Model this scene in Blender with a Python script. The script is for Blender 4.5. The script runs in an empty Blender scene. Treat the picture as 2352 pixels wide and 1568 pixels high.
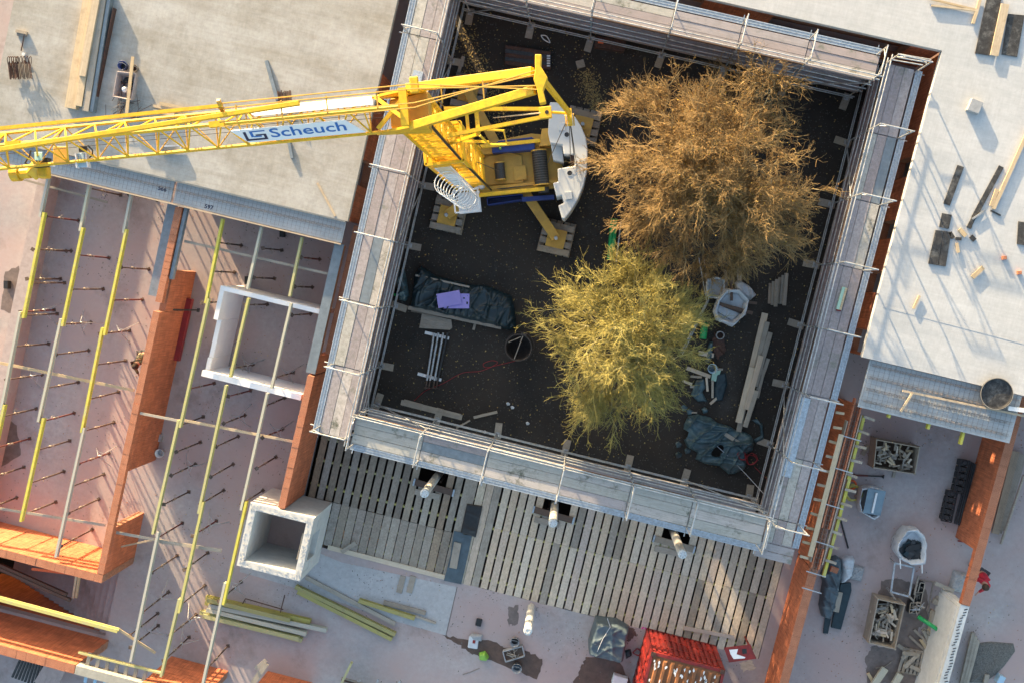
import bpy, bmesh, math, random
import numpy as np
from mathutils import Vector, Matrix
R = math.radians
random.seed(7); RNG = np.random.default_rng(7)
scn = bpy.context.scene; C = scn.collection
# ------------------------------------------------------------------ camera
F_PX, CX, CY, CAMZ = 2350.0, 1176.0, 784.0, 38.0      # the photograph measured on a 2352 x 1568 grid
_n = Vector((1325 - CX, 663.3 - CY, F_PX)).normalized()   # straight down, in camera axes (right, down, forward)
_e = Vector((0, 1, 0)).cross(_n).normalized(); _g = _n.cross(_e)
_y = R(13.6)
WX = _e * math.cos(_y) + _g * math.sin(_y); WY = _e * math.sin(_y) - _g * math.cos(_y)
MW = Matrix((WX, WY, -_n))                             # camera axes -> world (X along the building, Y across, Z up)
cam = bpy.data.cameras.new('camera'); camo = bpy.data.objects.new('camera', cam); C.objects.link(camo)
cam.sensor_width = 36; cam.lens = 36 * F_PX / 2352; cam.clip_end = 2000; cam.clip_start = 0.5
r_, d_, f_ = MW @ Vector((1, 0, 0)), MW @ Vector((0, 1, 0)), MW @ Vector((0, 0, 1))
m = Matrix((r_, -d_, -f_)).transposed().to_4x4(); m.translation = (0, 0, CAMZ); camo.matrix_world = m
scn.camera = camo
scn.render.resolution_x, scn.render.resolution_y = 1024, 682
# ------------------------------------------------------------------ daylight
SUN_EL, SUN_AZ = R(8.0), R(38.5)                       # low sun, light travels to +X and -Y
ldir = Vector((math.sin(SUN_AZ) * math.cos(SUN_EL), -math.cos(SUN_AZ) * math.cos(SUN_EL), -math.sin(SUN_EL)))
sun = bpy.data.lights.new('sun', 'SUN'); suno = bpy.data.objects.new('sun', sun); C.objects.link(suno)
sun.energy = 4.2; sun.angle = R(0.6); sun.color = (1.0, 0.76, 0.46)
suno.rotation_euler = ldir.to_track_quat('-Z', 'Y').to_euler(); suno.location = (-30, 40, 30)
w = bpy.data.worlds.new('World'); scn.world = w; w.use_nodes = True
wn = w.node_tree.nodes; wl = w.node_tree.links; wn.clear()
sky = wn.new('ShaderNodeTexSky'); sky.sky_type = 'NISHITA'; sky.sun_disc = False
sky.sun_elevation = SUN_EL; sky.sun_rotation = math.atan2(-ldir.x, -ldir.y)
sky.air_density = 1.0; sky.dust_density = 2.4; sky.ozone_density = 0.8
bg = wn.new('ShaderNodeBackground'); bg.inputs[1].default_value = 0.15
wo = wn.new('ShaderNodeOutputWorld'); wl.new(sky.outputs[0], bg.inputs[0]); wl.new(bg.outputs[0], wo.inputs[0])
vs = scn.view_settings; vs.view_transform = 'Standard'; vs.look = 'None'; vs.gamma = 1; vs.use_curve_mapping = False
vs.exposure = 2.1
scn.render.engine = 'CYCLES'
# ------------------------------------------------------------------ photo pixel -> place at a known height
def D(x, y, z=0.0):
    q = MW @ Vector((x - CX, y - CY, F_PX)); t = (z - CAMZ) / q.z
    return Vector((q.x * t, q.y * t, z))
def p(T, x, y, z=0.0):                                  # T: one of nine tiles of the photograph, 2351 px wide each
    i = 'abcdefghi'.index(T); k = 1366 / 2351
    return D(((0, 1366, 2730)[i % 3] + x * k) / 1.7415, ((0, 910, 1820)[i // 3] + y * k) / 1.7415, z)
# ------------------------------------------------------------------ mesh helpers
def V(*a): return Vector(a)
class MB:
    def __init__(s): s.v = []; s.f = []
    def add(s, vs, fs):
        o = len(s.v); s.v += [tuple(q) for q in vs]; s.f += [tuple(i + o for i in f) for f in fs]; return s
    def hexa(s, q): return s.add(q, [(3, 2, 1, 0), (4, 5, 6, 7), (0, 1, 5, 4), (1, 2, 6, 5), (2, 3, 7, 6), (3, 0, 4, 7)])
    def box(s, a, b):
        (x0, y0, z0), (x1, y1, z1) = a, b
        return s.hexa([(x0, y0, z0), (x1, y0, z0), (x1, y1, z0), (x0, y1, z0), (x0, y0, z1), (x1, y0, z1), (x1, y1, z1), (x0, y1, z1)])
    def cbox(s, c, sx, sy, sz, rz=0.0):
        u = V(math.cos(rz), math.sin(rz), 0); v = V(-math.sin(rz), math.cos(rz), 0); c = Vector(c); h = V(0, 0, sz / 2)
        b = [c - u * sx / 2 - v * sy / 2, c + u * sx / 2 - v * sy / 2, c + u * sx / 2 + v * sy / 2, c - u * sx / 2 + v * sy / 2]
        return s.hexa([q - h for q in b] + [q + h for q in b])
    def bar(s, a, b, w=0.05, h=None, up=(0, 0, 1)):
        a, b = Vector(a), Vector(b); h = h or w; d = (b - a).normalized(); up = Vector(up)
        if abs(d.dot(up)) > 0.98: up = V(1, 0, 0)
        sd = d.cross(up).normalized() * w / 2; uu = sd.cross(d).normalized() * h / 2
        q = []
        for e in (a, b): q += [e - sd - uu, e + sd - uu, e + sd + uu, e - sd + uu]
        return s.hexa(q)
    def tube(s, pts, r, n=6, cap=True):
        pts = [Vector(q) for q in pts]; rs = r if hasattr(r, '__len__') else [r] * len(pts); o = len(s.v); vs = []; fs = []
        prev = None
        for i, q in enumerate(pts):
            d = (pts[min(i + 1, len(pts) - 1)] - pts[max(i - 1, 0)]).normalized()
            if prev is None: a = d.orthogonal().normalized()
            else:
                a = prev - d * prev.dot(d); a = a.normalized() if a.length > 1e-6 else d.orthogonal().normalized()
            prev = a; b = d.cross(a)
            vs += [q + (a * math.cos(t) + b * math.sin(t)) * rs[i] for t in [2 * math.pi * k / n for k in range(n)]]
        for i in range(len(pts) - 1):
            for k in range(n):
                k2 = (k + 1) % n; fs.append((i * n + k, i * n + k2, (i + 1) * n + k2, (i + 1) * n + k))
        if cap: fs += [tuple(range(n))[::-1], tuple((len(pts) - 1) * n + k for k in range(n))]
        return s.add(vs, fs)
    def prism(s, poly, z0, z1):
        n = len(poly)
        if sum(poly[i][0] * poly[(i + 1) % n][1] - poly[(i + 1) % n][0] * poly[i][1] for i in range(n)) < 0: poly = poly[::-1]
        return s.add([(q[0], q[1], z0) for q in poly] + [(q[0], q[1], z1) for q in poly],
                     [tuple(range(n))[::-1], tuple(range(n, 2 * n))] + [(i, (i + 1) % n, n + (i + 1) % n, n + i) for i in range(n)])
    def lathe(s, c, prof, n=20, sx=1, sy=1, close=False):
        c = Vector(c); vs = []; fs = []; m = len(prof)
        for r, z in prof: vs += [c + V(r * sx * math.cos(2 * math.pi * k / n), r * sy * math.sin(2 * math.pi * k / n), z) for k in range(n)]
        for i in range(m - 1):
            for k in range(n): fs.append((i * n + k, i * n + (k + 1) % n, (i + 1) * n + (k + 1) % n, (i + 1) * n + k))
        if close: fs += [tuple(range(n))[::-1], tuple((m - 1) * n + k for k in range(n))]
        return s.add(vs, fs)
    def grid(s, fn, nu, nv):
        vs = [fn(i / nu, j / nv) for j in range(nv + 1) for i in range(nu + 1)]
        return s.add(vs, [(j * (nu + 1) + i, j * (nu + 1) + i + 1, (j + 1) * (nu + 1) + i + 1, (j + 1) * (nu + 1) + i) for j in range(nv) for i in range(nu)])
    def build(s, name, mat, parent=None, smooth=False, off=None, bevel=0):
        me = bpy.data.meshes.new(name); o = off if off is not None else (parent['_o'] if parent is not None and '_o' in parent else (0, 0, 0))
        me.from_pydata([(a - o[0], b - o[1], c - o[2]) for a, b, c in s.v], [], s.f); me.update()
        me.materials.append(mat)
        if smooth: me.polygons.foreach_set('use_smooth', [True] * len(me.polygons))
        ob = bpy.data.objects.new(name, me); C.objects.link(ob)
        if parent is not None: ob.parent = parent
        elif off is not None: ob.location = off
        if bevel:
            b = ob.modifiers.new('bevel', 'BEVEL'); b.width = bevel; b.segments = 2; b.limit_method = 'ANGLE'
        return ob
def tag(o, label=None, cat=None, group=None, kind=None):
    if label: o['label'] = label
    if cat: o['category'] = cat
    if group: o['group'] = group
    if kind: o['kind'] = kind
    elif cat: o['kind'] = 'thing'
    return o
def thing(name, label, cat, loc=(0, 0, 0), group=None):
    o = bpy.data.objects.new(name, None); C.objects.link(o); o.location = loc; o.empty_display_size = 0.2
    o['_o'] = [float(c) for c in loc]; return tag(o, label, cat, group)
def one(name, mb, mat, label, cat, loc=None, group=None, smooth=False, bevel=0):
    if loc is None:
        a = np.array(mb.v); loc = (float(a[:, 0].mean()), float(a[:, 1].mean()), float(a[:, 2].min()))
    return tag(mb.build(name, mat, None, smooth, off=tuple(loc), bevel=bevel), label, cat, group)
_unit = {}
def unit(mat):
    if mat.name not in _unit:
        me = bpy.data.meshes.new('unit_' + mat.name); b = MB().box((-.5, -.5, -.5), (.5, .5, .5)); me.from_pydata(b.v, [], b.f); me.materials.append(mat); _unit[mat.name] = me
    return _unit[mat.name]
def piece(name, mat, parent, c, size, rz=0.0):            # axis box sharing one mesh per material
    o = bpy.data.objects.new(name, unit(mat)); C.objects.link(o); off = V(0, 0, 0)
    if parent is not None:
        o.parent = parent; off = Vector(parent['_o']) if '_o' in parent else off
    o.location = Vector(c) - off; o.scale = size; o.rotation_euler = (0, 0, rz); return o
def rod(name, mat, parent, a, b, wd, ht, up=(0, 0, 1)):   # box bar a->b sharing one mesh per material
    a, b = Vector(a), Vector(b); d = b - a; L = d.length; d.normalize(); up = Vector(up)
    if abs(d.dot(up)) > 0.98: up = V(1, 0, 0)
    s = up.cross(d).normalized(); u = d.cross(s)
    o = bpy.data.objects.new(name, unit(mat)); C.objects.link(o); off = V(0, 0, 0)
    if parent is not None:
        o.parent = parent; off = Vector(parent['_o']) if '_o' in parent else off
    o.location = (a + b) / 2 - off; o.rotation_euler = Matrix((d, s, u)).transposed().to_euler(); o.scale = (L, wd, ht); return o
def lone(o, label, cat, group=None): return tag(o, label, cat, group)
ORD = ['first', 'second', 'third', 'fourth', 'fifth', 'sixth', 'seventh', 'eighth', 'ninth', 'tenth', 'eleventh', 'twelfth', 'thirteenth', 'fourteenth', 'fifteenth', 'sixteenth', 'seventeenth', 'eighteenth', 'nineteenth', 'twentieth']
ORD += ['twenty-' + q for q in ORD[:9]] + ['thirtieth'] + ['thirty-' + q for q in ORD[:9]]
# ------------------------------------------------------------------ materials
def newmat(name):
    m = bpy.data.materials.new(name); m.use_nodes = True; t = m.node_tree
    return m, t, t.nodes['Principled BSDF']
def nd(t, k, **kw):
    n = t.nodes.new('ShaderNode' + k)
    for a, b in kw.items(): setattr(n, a, b)
    return n
def coords(t, how, scale=(1, 1, 1), rnd=False, rot=(0, 0, 0)):
    mp = nd(t, 'Mapping'); mp.inputs['Scale'].default_value = scale; mp.inputs['Rotation'].default_value = rot
    if how == 'world': t.links.new(nd(t, 'NewGeometry').outputs['Position'], mp.inputs[0])
    else: t.links.new(nd(t, 'TexCoord').outputs['Object'], mp.inputs[0])
    if rnd:
        oi = nd(t, 'ObjectInfo'); mu = nd(t, 'Math', operation='MULTIPLY'); mu.inputs[1].default_value = 57.0
        t.links.new(oi.outputs['Random'], mu.inputs[0]); t.links.new(mu.outputs[0], mp.inputs['Location'])
    return mp.outputs[0]
def noise(t, co, scale, detail=5, rough=.6):
    n = nd(t, 'TexNoise'); n.inputs['Scale'].default_value = scale; n.inputs['Detail'].default_value = detail; n.inputs['Roughness'].default_value = rough
    t.links.new(co, n.inputs['Vector']); return n.outputs['Fac']
def ramp(t, fac, stops):
    r = nd(t, 'ValToRGB'); e = r.color_ramp.elements
    while len(e) < len(stops): e.new(.5)
    for k, (pos, c) in enumerate(stops): e[k].position = pos; e[k].color = (*c, 1) if len(c) == 3 else c
    t.links.new(fac, r.inputs[0]); return r.outputs[0]
def mix(t, fac, a, b, mode='MIX'):
    n = nd(t, 'Mix', data_type='RGBA', blend_type=mode)
    for s, q in ((0, fac), (6, a), (7, b)):
        if isinstance(q, (int, float)): n.inputs[s].default_value = q
        elif isinstance(q, tuple): n.inputs[s].default_value = (*q, 1)
        else: t.links.new(q, n.inputs[s])
    return n.outputs[2]
def bump(t, b, h, strength=.3, dist=.01):
    n = nd(t, 'Bump'); n.inputs['Strength'].default_value = strength; n.inputs['Distance'].default_value = dist
    t.links.new(h, n.inputs['Height']); t.links.new(n.outputs[0], b.inputs['Normal'])
def plain(name, col, rough=.6, metal=0.0, vary=.25, scale=6.0, dirt=None, how='world', bmp=0.0, rnd=.0, spec=None):
    m, t, b = newmat(name); co = coords(t, how); f = noise(t, co, scale, 6, .65)
    lo = tuple(c * (1 - vary) for c in col); hi = tuple(min(1, c * (1 + vary)) for c in col)
    c = ramp(t, f, [(.3, lo), (.7, hi)])
    if dirt:
        f2 = noise(t, co, scale * .37, 8, .75); c = mix(t, ramp(t, f2, [(.5, (0, 0, 0)), (.68, (1, 1, 1))]), c, dirt)
    if rnd:
        oi = nd(t, 'ObjectInfo'); rr = ramp(t, oi.outputs['Random'], [(0, (1 - rnd,) * 3), (1, (1 + rnd,) * 3)]); c = mix(t, 1.0, c, rr, 'MULTIPLY')
    t.links.new(c, b.inputs['Base Color']); b.inputs['Roughness'].default_value = rough; b.inputs['Metallic'].default_value = metal
    if spec is not None: b.inputs['Specular IOR Level'].default_value = spec
    if bmp: bump(t, b, noise(t, co, scale * 6, 4), bmp, .006)
    return m
def wood(name, cols, rough=.75, stain=None, green=None):  # cols: colours that boards of the pile take at random
    m, t, b = newmat(name); oi = nd(t, 'ObjectInfo'); n = len(cols)
    base = ramp(t, oi.outputs['Random'], [(k / max(1, n - 1), c) for k, c in enumerate(cols)])
    co = coords(t, 'object', (1.6, 9, 9), True)
    g = noise(t, co, 2.4, 8, .7); c = mix(t, 1.0, base, ramp(t, g, [(.25, (.62, .6, .58)), (.75, (1.25, 1.25, 1.25))]), 'MULTIPLY')
    wco = coords(t, 'world', (1, 1, 1)); g2 = noise(t, wco, 3.1, 8, .75)
    c = mix(t, ramp(t, g2, [(.48, (0, 0, 0)), (.75, (.75, .75, .75))]), c, stain or (.09, .075, .06))
    if green: c = mix(t, ramp(t, noise(t, wco, 1.3, 8, .8), [(.55, (0, 0, 0)), (.66, (1, 1, 1))]), c, green)
    t.links.new(c, b.inputs['Base Color']); b.inputs['Roughness'].default_value = rough; bump(t, b, g, .25, .004); return m
def concrete(name, a, bcol, c3, brush=None, pink=None, k=.55, spot=(.2, .155, .135), band=None):
    m, t, b = newmat(name); co = coords(t, 'world')
    c = ramp(t, noise(t, co, .55, 9, .68), [(.33, a), (.5, bcol), (.66, c3)])
    c = mix(t, k, c, ramp(t, noise(t, co, 5.5, 10, .75), [(.28, (.5, .5, .5)), (.72, (1.35, 1.35, 1.35))]), 'MULTIPLY')
    c = mix(t, ramp(t, noise(t, co, 22, 3, .5), [(.66, (0, 0, 0)), (.74, (.7, .7, .7))]), c, tuple(q * .45 for q in a))
    if pink:
        c = mix(t, ramp(t, noise(t, co, .26, 5, .6), [(.34, (0, 0, 0)), (.6, (.9, .9, .9))]), c, pink)
        c = mix(t, ramp(t, noise(t, coords(t, 'world', rot=(0, 0, 1)), .38, 9, .7), [(.56, (0, 0, 0)), (.7, (.75, .75, .75))]), c, spot)
    if band: c = mix(t, .75, c, ramp(t, noise(t, coords(t, 'world', (.1, .9, 1)), 1.0, 7, .7), [(.32, band), (.55, (1, 1, 1)), (.72, (1.12, 1.12, 1.12))]), 'MULTIPLY')
    hh = noise(t, co, 14, 8, .7)
    if brush:
        st = noise(t, coords(t, 'world', brush), 1.0, 6, .8)
        c = mix(t, .28, c, ramp(t, st, [(.3, (.72, .72, .72)), (.7, (1.2, 1.2, 1.2))]), 'MULTIPLY')
        s2 = noise(t, coords(t, 'world', (.5, 14, 1)), 1.0, 3, .6); c = mix(t, .15, c, ramp(t, s2, [(.35, (.75, .75, .75)), (.65, (1.15, 1.15, 1.15))]), 'MULTIPLY')
        mm = nd(t, 'Math', operation='ADD'); t.links.new(st, mm.inputs[0]); t.links.new(hh, mm.inputs[1]); hh = mm.outputs[0]
    t.links.new(c, b.inputs['Base Color']); b.inputs['Roughness'].default_value = .88; bump(t, b, hh, .5, .006); return m
M = {}
M['slab'] = concrete('upper_slab_concrete', (.285, .27, .235), (.36, .35, .325), (.41, .405, .385), brush=(16, .8, 1), k=.4, band=(.72, .68, .6))
M['slab_right'] = concrete('right_slab_concrete', (.44, .45, .45), (.47, .475, .475), (.50, .505, .505), brush=(16, .8, 1), k=.25, band=(.86, .88, .9))
M['floor'] = concrete('floor_concrete', (.31, .295, .30), (.36, .335, .335), (.41, .385, .385), pink=(.41, .305, .285), k=.45)
M['precast'] = concrete('precast_concrete', (.33, .355, .37), (.37, .395, .41), (.41, .43, .44), k=.3)
M['topping'] = concrete('fresh_floor_concrete', (.36, .36, .365), (.40, .40, .405), (.44, .435, .435), k=.4)
M['lintel'] = concrete('raw_lintel_concrete', (.25, .24, .21), (.33, .32, .28), (.40, .385, .34))
M['shaft'] = plain('shaft_concrete', (.50, .50, .485), .85, 0, .1, 3, dirt=(.43, .43, .415), bmp=.25)
M['ballast'] = plain('ballast_concrete', (.47, .49, .495), .8, 0, .07, 2.5, dirt=(.40, .42, .43), bmp=.15)
M['grit'] = plain('grey_grit', (.13, .125, .115), .95, 0, .5, 25, bmp=.6)
M['wallwhite'] = concrete('white_wall_concrete', (.52, .51, .48), (.60, .59, .56), (.66, .65, .62), k=.3)
M['joist_grey'] = plain('grey_rendered_concrete', (.22, .24, .26), .8, 0, .3, 3)
def brickmat(name, face, top):
    m, t, b = newmat(name); geo = nd(t, 'NewGeometry'); sep = nd(t, 'SeparateXYZ'); t.links.new(geo.outputs['Normal'], sep.inputs[0])
    isT = nd(t, 'Math', operation='GREATER_THAN'); isT.inputs[1].default_value = .7; t.links.new(sep.outputs['Z'], isT.inputs[0])
    co = coords(t, 'world'); oi = nd(t, 'ObjectInfo')
    f = mix(t, .8, face, ramp(t, noise(t, coords(t, 'world', (28, 28, 1.2)), 1.0, 3, .6), [(.35, (.7, .66, .62)), (.65, (1.2, 1.2, 1.2))]), 'MULTIPLY')
    f = mix(t, .6, f, ramp(t, noise(t, co, 1.7, 7, .7), [(.3, (.7, .68, .66)), (.7, (1.25, 1.2, 1.15))]), 'MULTIPLY')
    f = mix(t, 1.0, f, ramp(t, oi.outputs['Random'], [(0, (.86, .84, .82)), (1, (1.1, 1.08, 1.05))]), 'MULTIPLY')
    ck = nd(t, 'TexBrick'); ck.offset = .5; ck.inputs['Scale'].default_value = 1; ck.inputs['Brick Width'].default_value = .05; ck.inputs['Row Height'].default_value = .027; ck.inputs['Mortar Size'].default_value = .0075
    ck.inputs['Color1'].default_value = (.10, .03, .015, 1); ck.inputs['Color2'].default_value = (.07, .02, .01, 1); ck.inputs['Mortar'].default_value = (*top, 1)
    t.links.new(co, ck.inputs['Vector'])
    tp = mix(t, .45, ck.outputs['Color'], ramp(t, noise(t, co, 3, 6, .7), [(.35, (.6, .5, .45)), (.7, (1.1, 1.1, 1.1))]), 'MULTIPLY')
    c = mix(t, isT.outputs[0], f, tp); t.links.new(c, b.inputs['Base Color']); b.inputs['Roughness'].default_value = .85
    bump(t, b, noise(t, coords(t, 'world', (40, 40, 1)), 1.0, 2), .3, .006); return m
M['brick'] = brickmat('clay_block', (.49, .155, .072), (.56, .235, .13))
M['mortar'] = plain('mortar', (.32, .15, .09), .9, 0, .3, 9)
M['wood_new'] = wood('new_timber', [(.52, .41, .26), (.46, .35, .21), (.55, .45, .31), (.42, .34, .25)], stain=(.3, .22, .14))
M['wood_deck'] = wood('deck_timber', [(.56, .455, .335), (.61, .525, .40), (.50, .415, .325), (.62, .55, .445), (.57, .45, .33), (.49, .425, .38)], stain=(.42, .335, .255))
M['wood_old'] = wood('weathered_timber', [(.24, .20, .155), (.31, .275, .23), (.17, .14, .11), (.34, .315, .285), (.29, .205, .135), (.36, .30, .22)], stain=(.12, .09, .065))
M['wood_mid'] = wood('grey_timber', [(.33, .29, .24), (.39, .35, .29), (.28, .245, .205), (.36, .30, .22)], stain=(.2, .165, .13))
M['wood_dark'] = wood('dark_rusty_timber', [(.10, .055, .035), (.13, .08, .055), (.08, .05, .04)])
M['form_yellow'] = wood('yellow_formwork_beam', [(.46, .43, .16), (.42, .40, .20), (.50, .46, .13), (.44, .42, .25)], stain=(.36, .34, .24))
M['form_grey'] = wood('faded_formwork_beam', [(.46, .45, .36), (.42, .41, .36), (.48, .47, .34)], stain=(.38, .37, .31))
M['form_bright'] = plain('bright_yellow_paint', (.53, .475, .075), .5, 0, .15, 4, dirt=(.46, .43, .19))
M['board'] = wood('scaffold_board', [(.32, .295, .305), (.36, .335, .345), (.28, .25, .26), (.34, .295, .295)], stain=(.21, .195, .19), green=(.16, .165, .14))
M['board_old'] = wood('mossy_scaffold_board', [(.42, .415, .39), (.37, .37, .345), (.45, .42, .405)], stain=(.22, .225, .185), green=(.10, .105, .08))
M['galv'] = plain('galvanised_steel', (.46, .48, .50), .42, .55, .25, 9, dirt=(.30, .27, .22))
M['galv_blue'] = plain('galvanised_plank', (.40, .46, .52), .45, .4, .3, 14)
M['plate_grey'] = plain('steel_sheet', (.20, .235, .26), .4, .3, .2, 5)
M['rust'] = plain('rusty_steel', (.085, .042, .03), .8, .2, .5, 14, dirt=(.06, .035, .03))
M['prop_red'] = plain('red_brown_prop_paint', (.16, .045, .035), .7, .1, .4, 10, dirt=(.07, .045, .04))
M['prop_brown'] = plain('brown_prop_paint', (.10, .065, .05), .7, .2, .45, 10, dirt=(.2, .17, .14))
M['prop_pale'] = plain('worn_prop_steel', (.28, .24, .2), .6, .4, .35, 10)
M['steel_dark'] = plain('dark_steel', (.045, .047, .05), .55, .4, .4, 8)
M['yellow'] = plain('crane_yellow', (.72, .43, .016), .42, 0, .14, 9, dirt=(.46, .27, .03), bmp=.08)
M['ochre'] = plain('weathered_crane_ochre', (.50, .29, .045), .5, 0, .15, 3, dirt=(.38, .22, .045))
M['blue'] = plain('blue_paint', (.012, .032, .16), .4, 0, .25, 4)
M['drum'] = plain('wire_drum', (.035, .036, .033), .5, .5, .4, 12)
M['rope'] = plain('steel_rope', (.09, .085, .08), .5, .5, .2, 20)
M['white'] = plain('white_paint', (.72, .73, .74), .5, 0, .08, 3, dirt=(.55, .56, .56))
M['sign'] = plain('white_sign_sheet', (.72, .77, .80), .35, 0, .04, 2)
M['sign_blue'] = plain('blue_lettering', (.012, .13, .42), .45, 0, .05, 2)
M['sign_dark'] = plain('dark_blue_emblem', (.012, .02, .06), .45, 0, .05, 2)
M['sign_faint'] = plain('show_through_lettering', (.52, .50, .42), .6, 0, .05, 2)
M['paleblue'] = plain('pale_blue_metal', (.38, .55, .68), .35, .1, .1, 4)
M['black'] = plain('black_rubber', (.016, .016, .017), .5, 0, .3, 8)
M['bitumen'] = plain('bitumen_sheet', (.028, .028, .029), .75, 0, .6, 9, dirt=(.13, .13, .125), bmp=.3)
M['tarp'] = plain('dark_teal_tarpaulin', (.012, .028, .036), .38, 0, .35, 5, bmp=.1)
M['tarp_grey'] = plain('grey_blue_tarpaulin', (.075, .105, .125), .45, 0, .2, 4, dirt=(.05, .07, .085))
M['film'] = plain('greenish_plastic_film', (.06, .105, .12), .3, 0, .5, 4, dirt=(.028, .032, .03))
M['bag'] = plain('woven_white_bag', (.52, .55, .58), .6, 0, .12, 5, dirt=(.36, .37, .38), bmp=.15)
M['foam_purple'] = plain('lilac_foam_board', (.30, .25, .60), .6, 0, .06, 3)
M['aac'] = plain('white_aerated_block', (.80, .795, .80), .85, 0, .03, 2, bmp=.05)
M['red_box'] = plain('red_container_paint', (.20, .015, .012), .5, 0, .4, 5, dirt=(.11, .016, .014))
M['rust_roof'] = plain('rusted_roof', (.22, .085, .03), .8, 0, .35, 3, dirt=(.13, .075, .05))
M['red_steel'] = plain('red_lacquered_steel', (.24, .022, .025), .5, 0, .2, 4)
M['green'] = plain('green_plastic', (.012, .30, .085), .4, 0, .12, 4)
M['green_net'] = plain('grass_green_plastic', (.20, .42, .06), .45, 0, .12, 4)
M['tub'] = plain('pinkish_tub_plastic', (.38, .31, .29), .6, 0, .15, 5)
M['orange_pl'] = plain('orange_plastic', (.65, .12, .03), .5, 0, .1, 5)
M['red_cable'] = plain('red_cable', (.30, .015, .02), .5, 0, .1, 5)
M['pvc'] = plain('grey_plastic', (.30, .31, .32), .5, 0, .2, 5)
M['col'] = plain('column_concrete', (.52, .51, .48), .8, 0, .12, 5, dirt=(.44, .43, .40), bmp=.2)
M['colwrap'] = plain('column_top_film', (.50, .55, .58), .25, 0, .3, 30)
M['lightgreen'] = plain('pale_green_board', (.36, .55, .44), .6, 0, .1, 5)
M['magenta'] = plain('pink_marking_spray', (.65, .03, .28), .6, 0, .2, 20)
M['skin'] = plain('skin', (.38, .2, .14), .6)
M['jacket'] = plain('dark_workwear', (.05, .042, .03), .8, 0, .4, 14, dirt=(.35, .32, .12))
M['trousers'] = plain('work_trousers', (.045, .045, .05), .85)
M['red_jacket'] = plain('red_jacket', (.42, .012, .03), .75, 0, .15, 10)
M['cap'] = plain('brown_hair', (.035, .02, .012), .8)
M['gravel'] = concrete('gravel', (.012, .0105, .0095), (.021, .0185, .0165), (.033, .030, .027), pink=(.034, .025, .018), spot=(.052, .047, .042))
M['pebble'] = plain('pebbles', (.07, .064, .058), .9, 0, .6, 30)
M['wet'] = plain('wet_stain', (.10, .060, .042), .35, 0, .3, 4)
M['wetgrey'] = plain('damp_patch', (.16, .125, .11), .4, 0, .3, 4)
M['rebar'] = plain('rebar', (.19, .155, .135), .7, .3, .4, 20)
def leafmat(name, cols, tr=.35):
    m, t, b = newmat(name); geo = nd(t, 'NewGeometry'); n = len(cols)
    c = ramp(t, geo.outputs['Random Per Island'], [(k / (n - 1), q) for k, q in enumerate(cols)])
    t.links.new(c, b.inputs['Base Color']); b.inputs['Roughness'].default_value = .7
    ts = nd(t, 'BsdfTranslucent'); t.links.new(c, ts.inputs[0]); mx = nd(t, 'MixShader'); mx.inputs[0].default_value = tr
    t.links.new(b.outputs[0], mx.inputs[1]); t.links.new(ts.outputs[0], mx.inputs[2]); t.links.new(mx.outputs[0], t.nodes['Material Output'].inputs[0]); return m
M['leaf_brown'] = leafmat('brown_autumn_leaves', [(.23, .095, .022), (.36, .185, .035), (.15, .07, .022), (.52, .38, .06), (.28, .12, .025)])
M['leaf_yellow'] = leafmat('yellow_green_leaves', [(.36, .30, .04), (.24, .23, .045), (.52, .42, .045), (.30, .22, .05), (.18, .17, .045)])
M['skip'] = plain('dark_bucket_steel', (.05, .04, .035), .7, .2, .4, 9)
M['sheet_blue'] = plain('blue_grey_sheet', (.16, .235, .29), .5, 0, .15, 4)
M['form_olive'] = wood('mossy_formwork_beam', [(.36, .32, .10), (.31, .29, .14), (.40, .36, .09), (.33, .31, .19)], stain=(.2, .185, .11))
M['twig_brown'] = plain('reddish_twigs', (.26, .172, .07), .85, 0, .4, 2.5)
M['twig_yellow'] = plain('yellow_olive_twigs', (.30, .26, .075), .85, 0, .35, 2.5)
M['bark'] = plain('bark', (.27, .225, .13), .85, 0, .35, 8)
M['bark_green'] = plain('lichen_bark', (.34, .31, .16), .85, 0, .3, 8)
M['litter'] = leafmat('fallen_leaves', [(.24, .15, .05), (.36, .26, .08), (.12, .08, .04), (.42, .33, .12)], .1)
_cyl = {}
def pole(name, mat, parent, a, b, r):                     # round bar a->b sharing one mesh per material
    if mat.name not in _cyl:
        me = bpy.data.meshes.new('pole_' + mat.name); t = MB().tube([(0, 0, -.5), (0, 0, .5)], 1.0, 8); me.from_pydata(t.v, [], t.f); me.materials.append(mat)
        me.polygons.foreach_set('use_smooth', [len(q.vertices) == 4 for q in me.polygons]); _cyl[mat.name] = me
    a, b = Vector(a), Vector(b); d = b - a
    o = bpy.data.objects.new(name, _cyl[mat.name]); C.objects.link(o); off = V(0, 0, 0)
    if parent is not None:
        o.parent = parent; off = Vector(parent['_o']) if '_o' in parent else off
    o.location = (a + b) / 2 - off; o.rotation_euler = d.to_track_quat('Z', 'Y').to_euler(); o.scale = (r, r, d.length); return o
def struct(name, mb, mat, **k): return tag(mb.build(name, mat, **k), kind='structure')
GZ = -0.15
# ------------------------------------------------------------------ the setting
struct('ground', MB().box((-400, -400, -3.6), (400, 400, -3.3)), M['gravel'])
b = MB()
for q in [((-60, -14.3, -.3), (-8.24, 60, 0)), ((-60, -60, -.3), (-20.8, -14.3, 0)), ((-20.8, -60, -.3), (-14.62, -17.3, 0)), ((-14.62, -60, -.3), (-8.24, -14.3, 0)),
          ((-8.24, -60, -.3), (9.82, -11.8, 0)), ((9.82, -60, -.3), (60, 60, 0)), ((-8.24, 10.4, -.3), (9.82, 60, 0))]: b.box(*q)
struct('floor', b, M['floor'])
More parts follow.
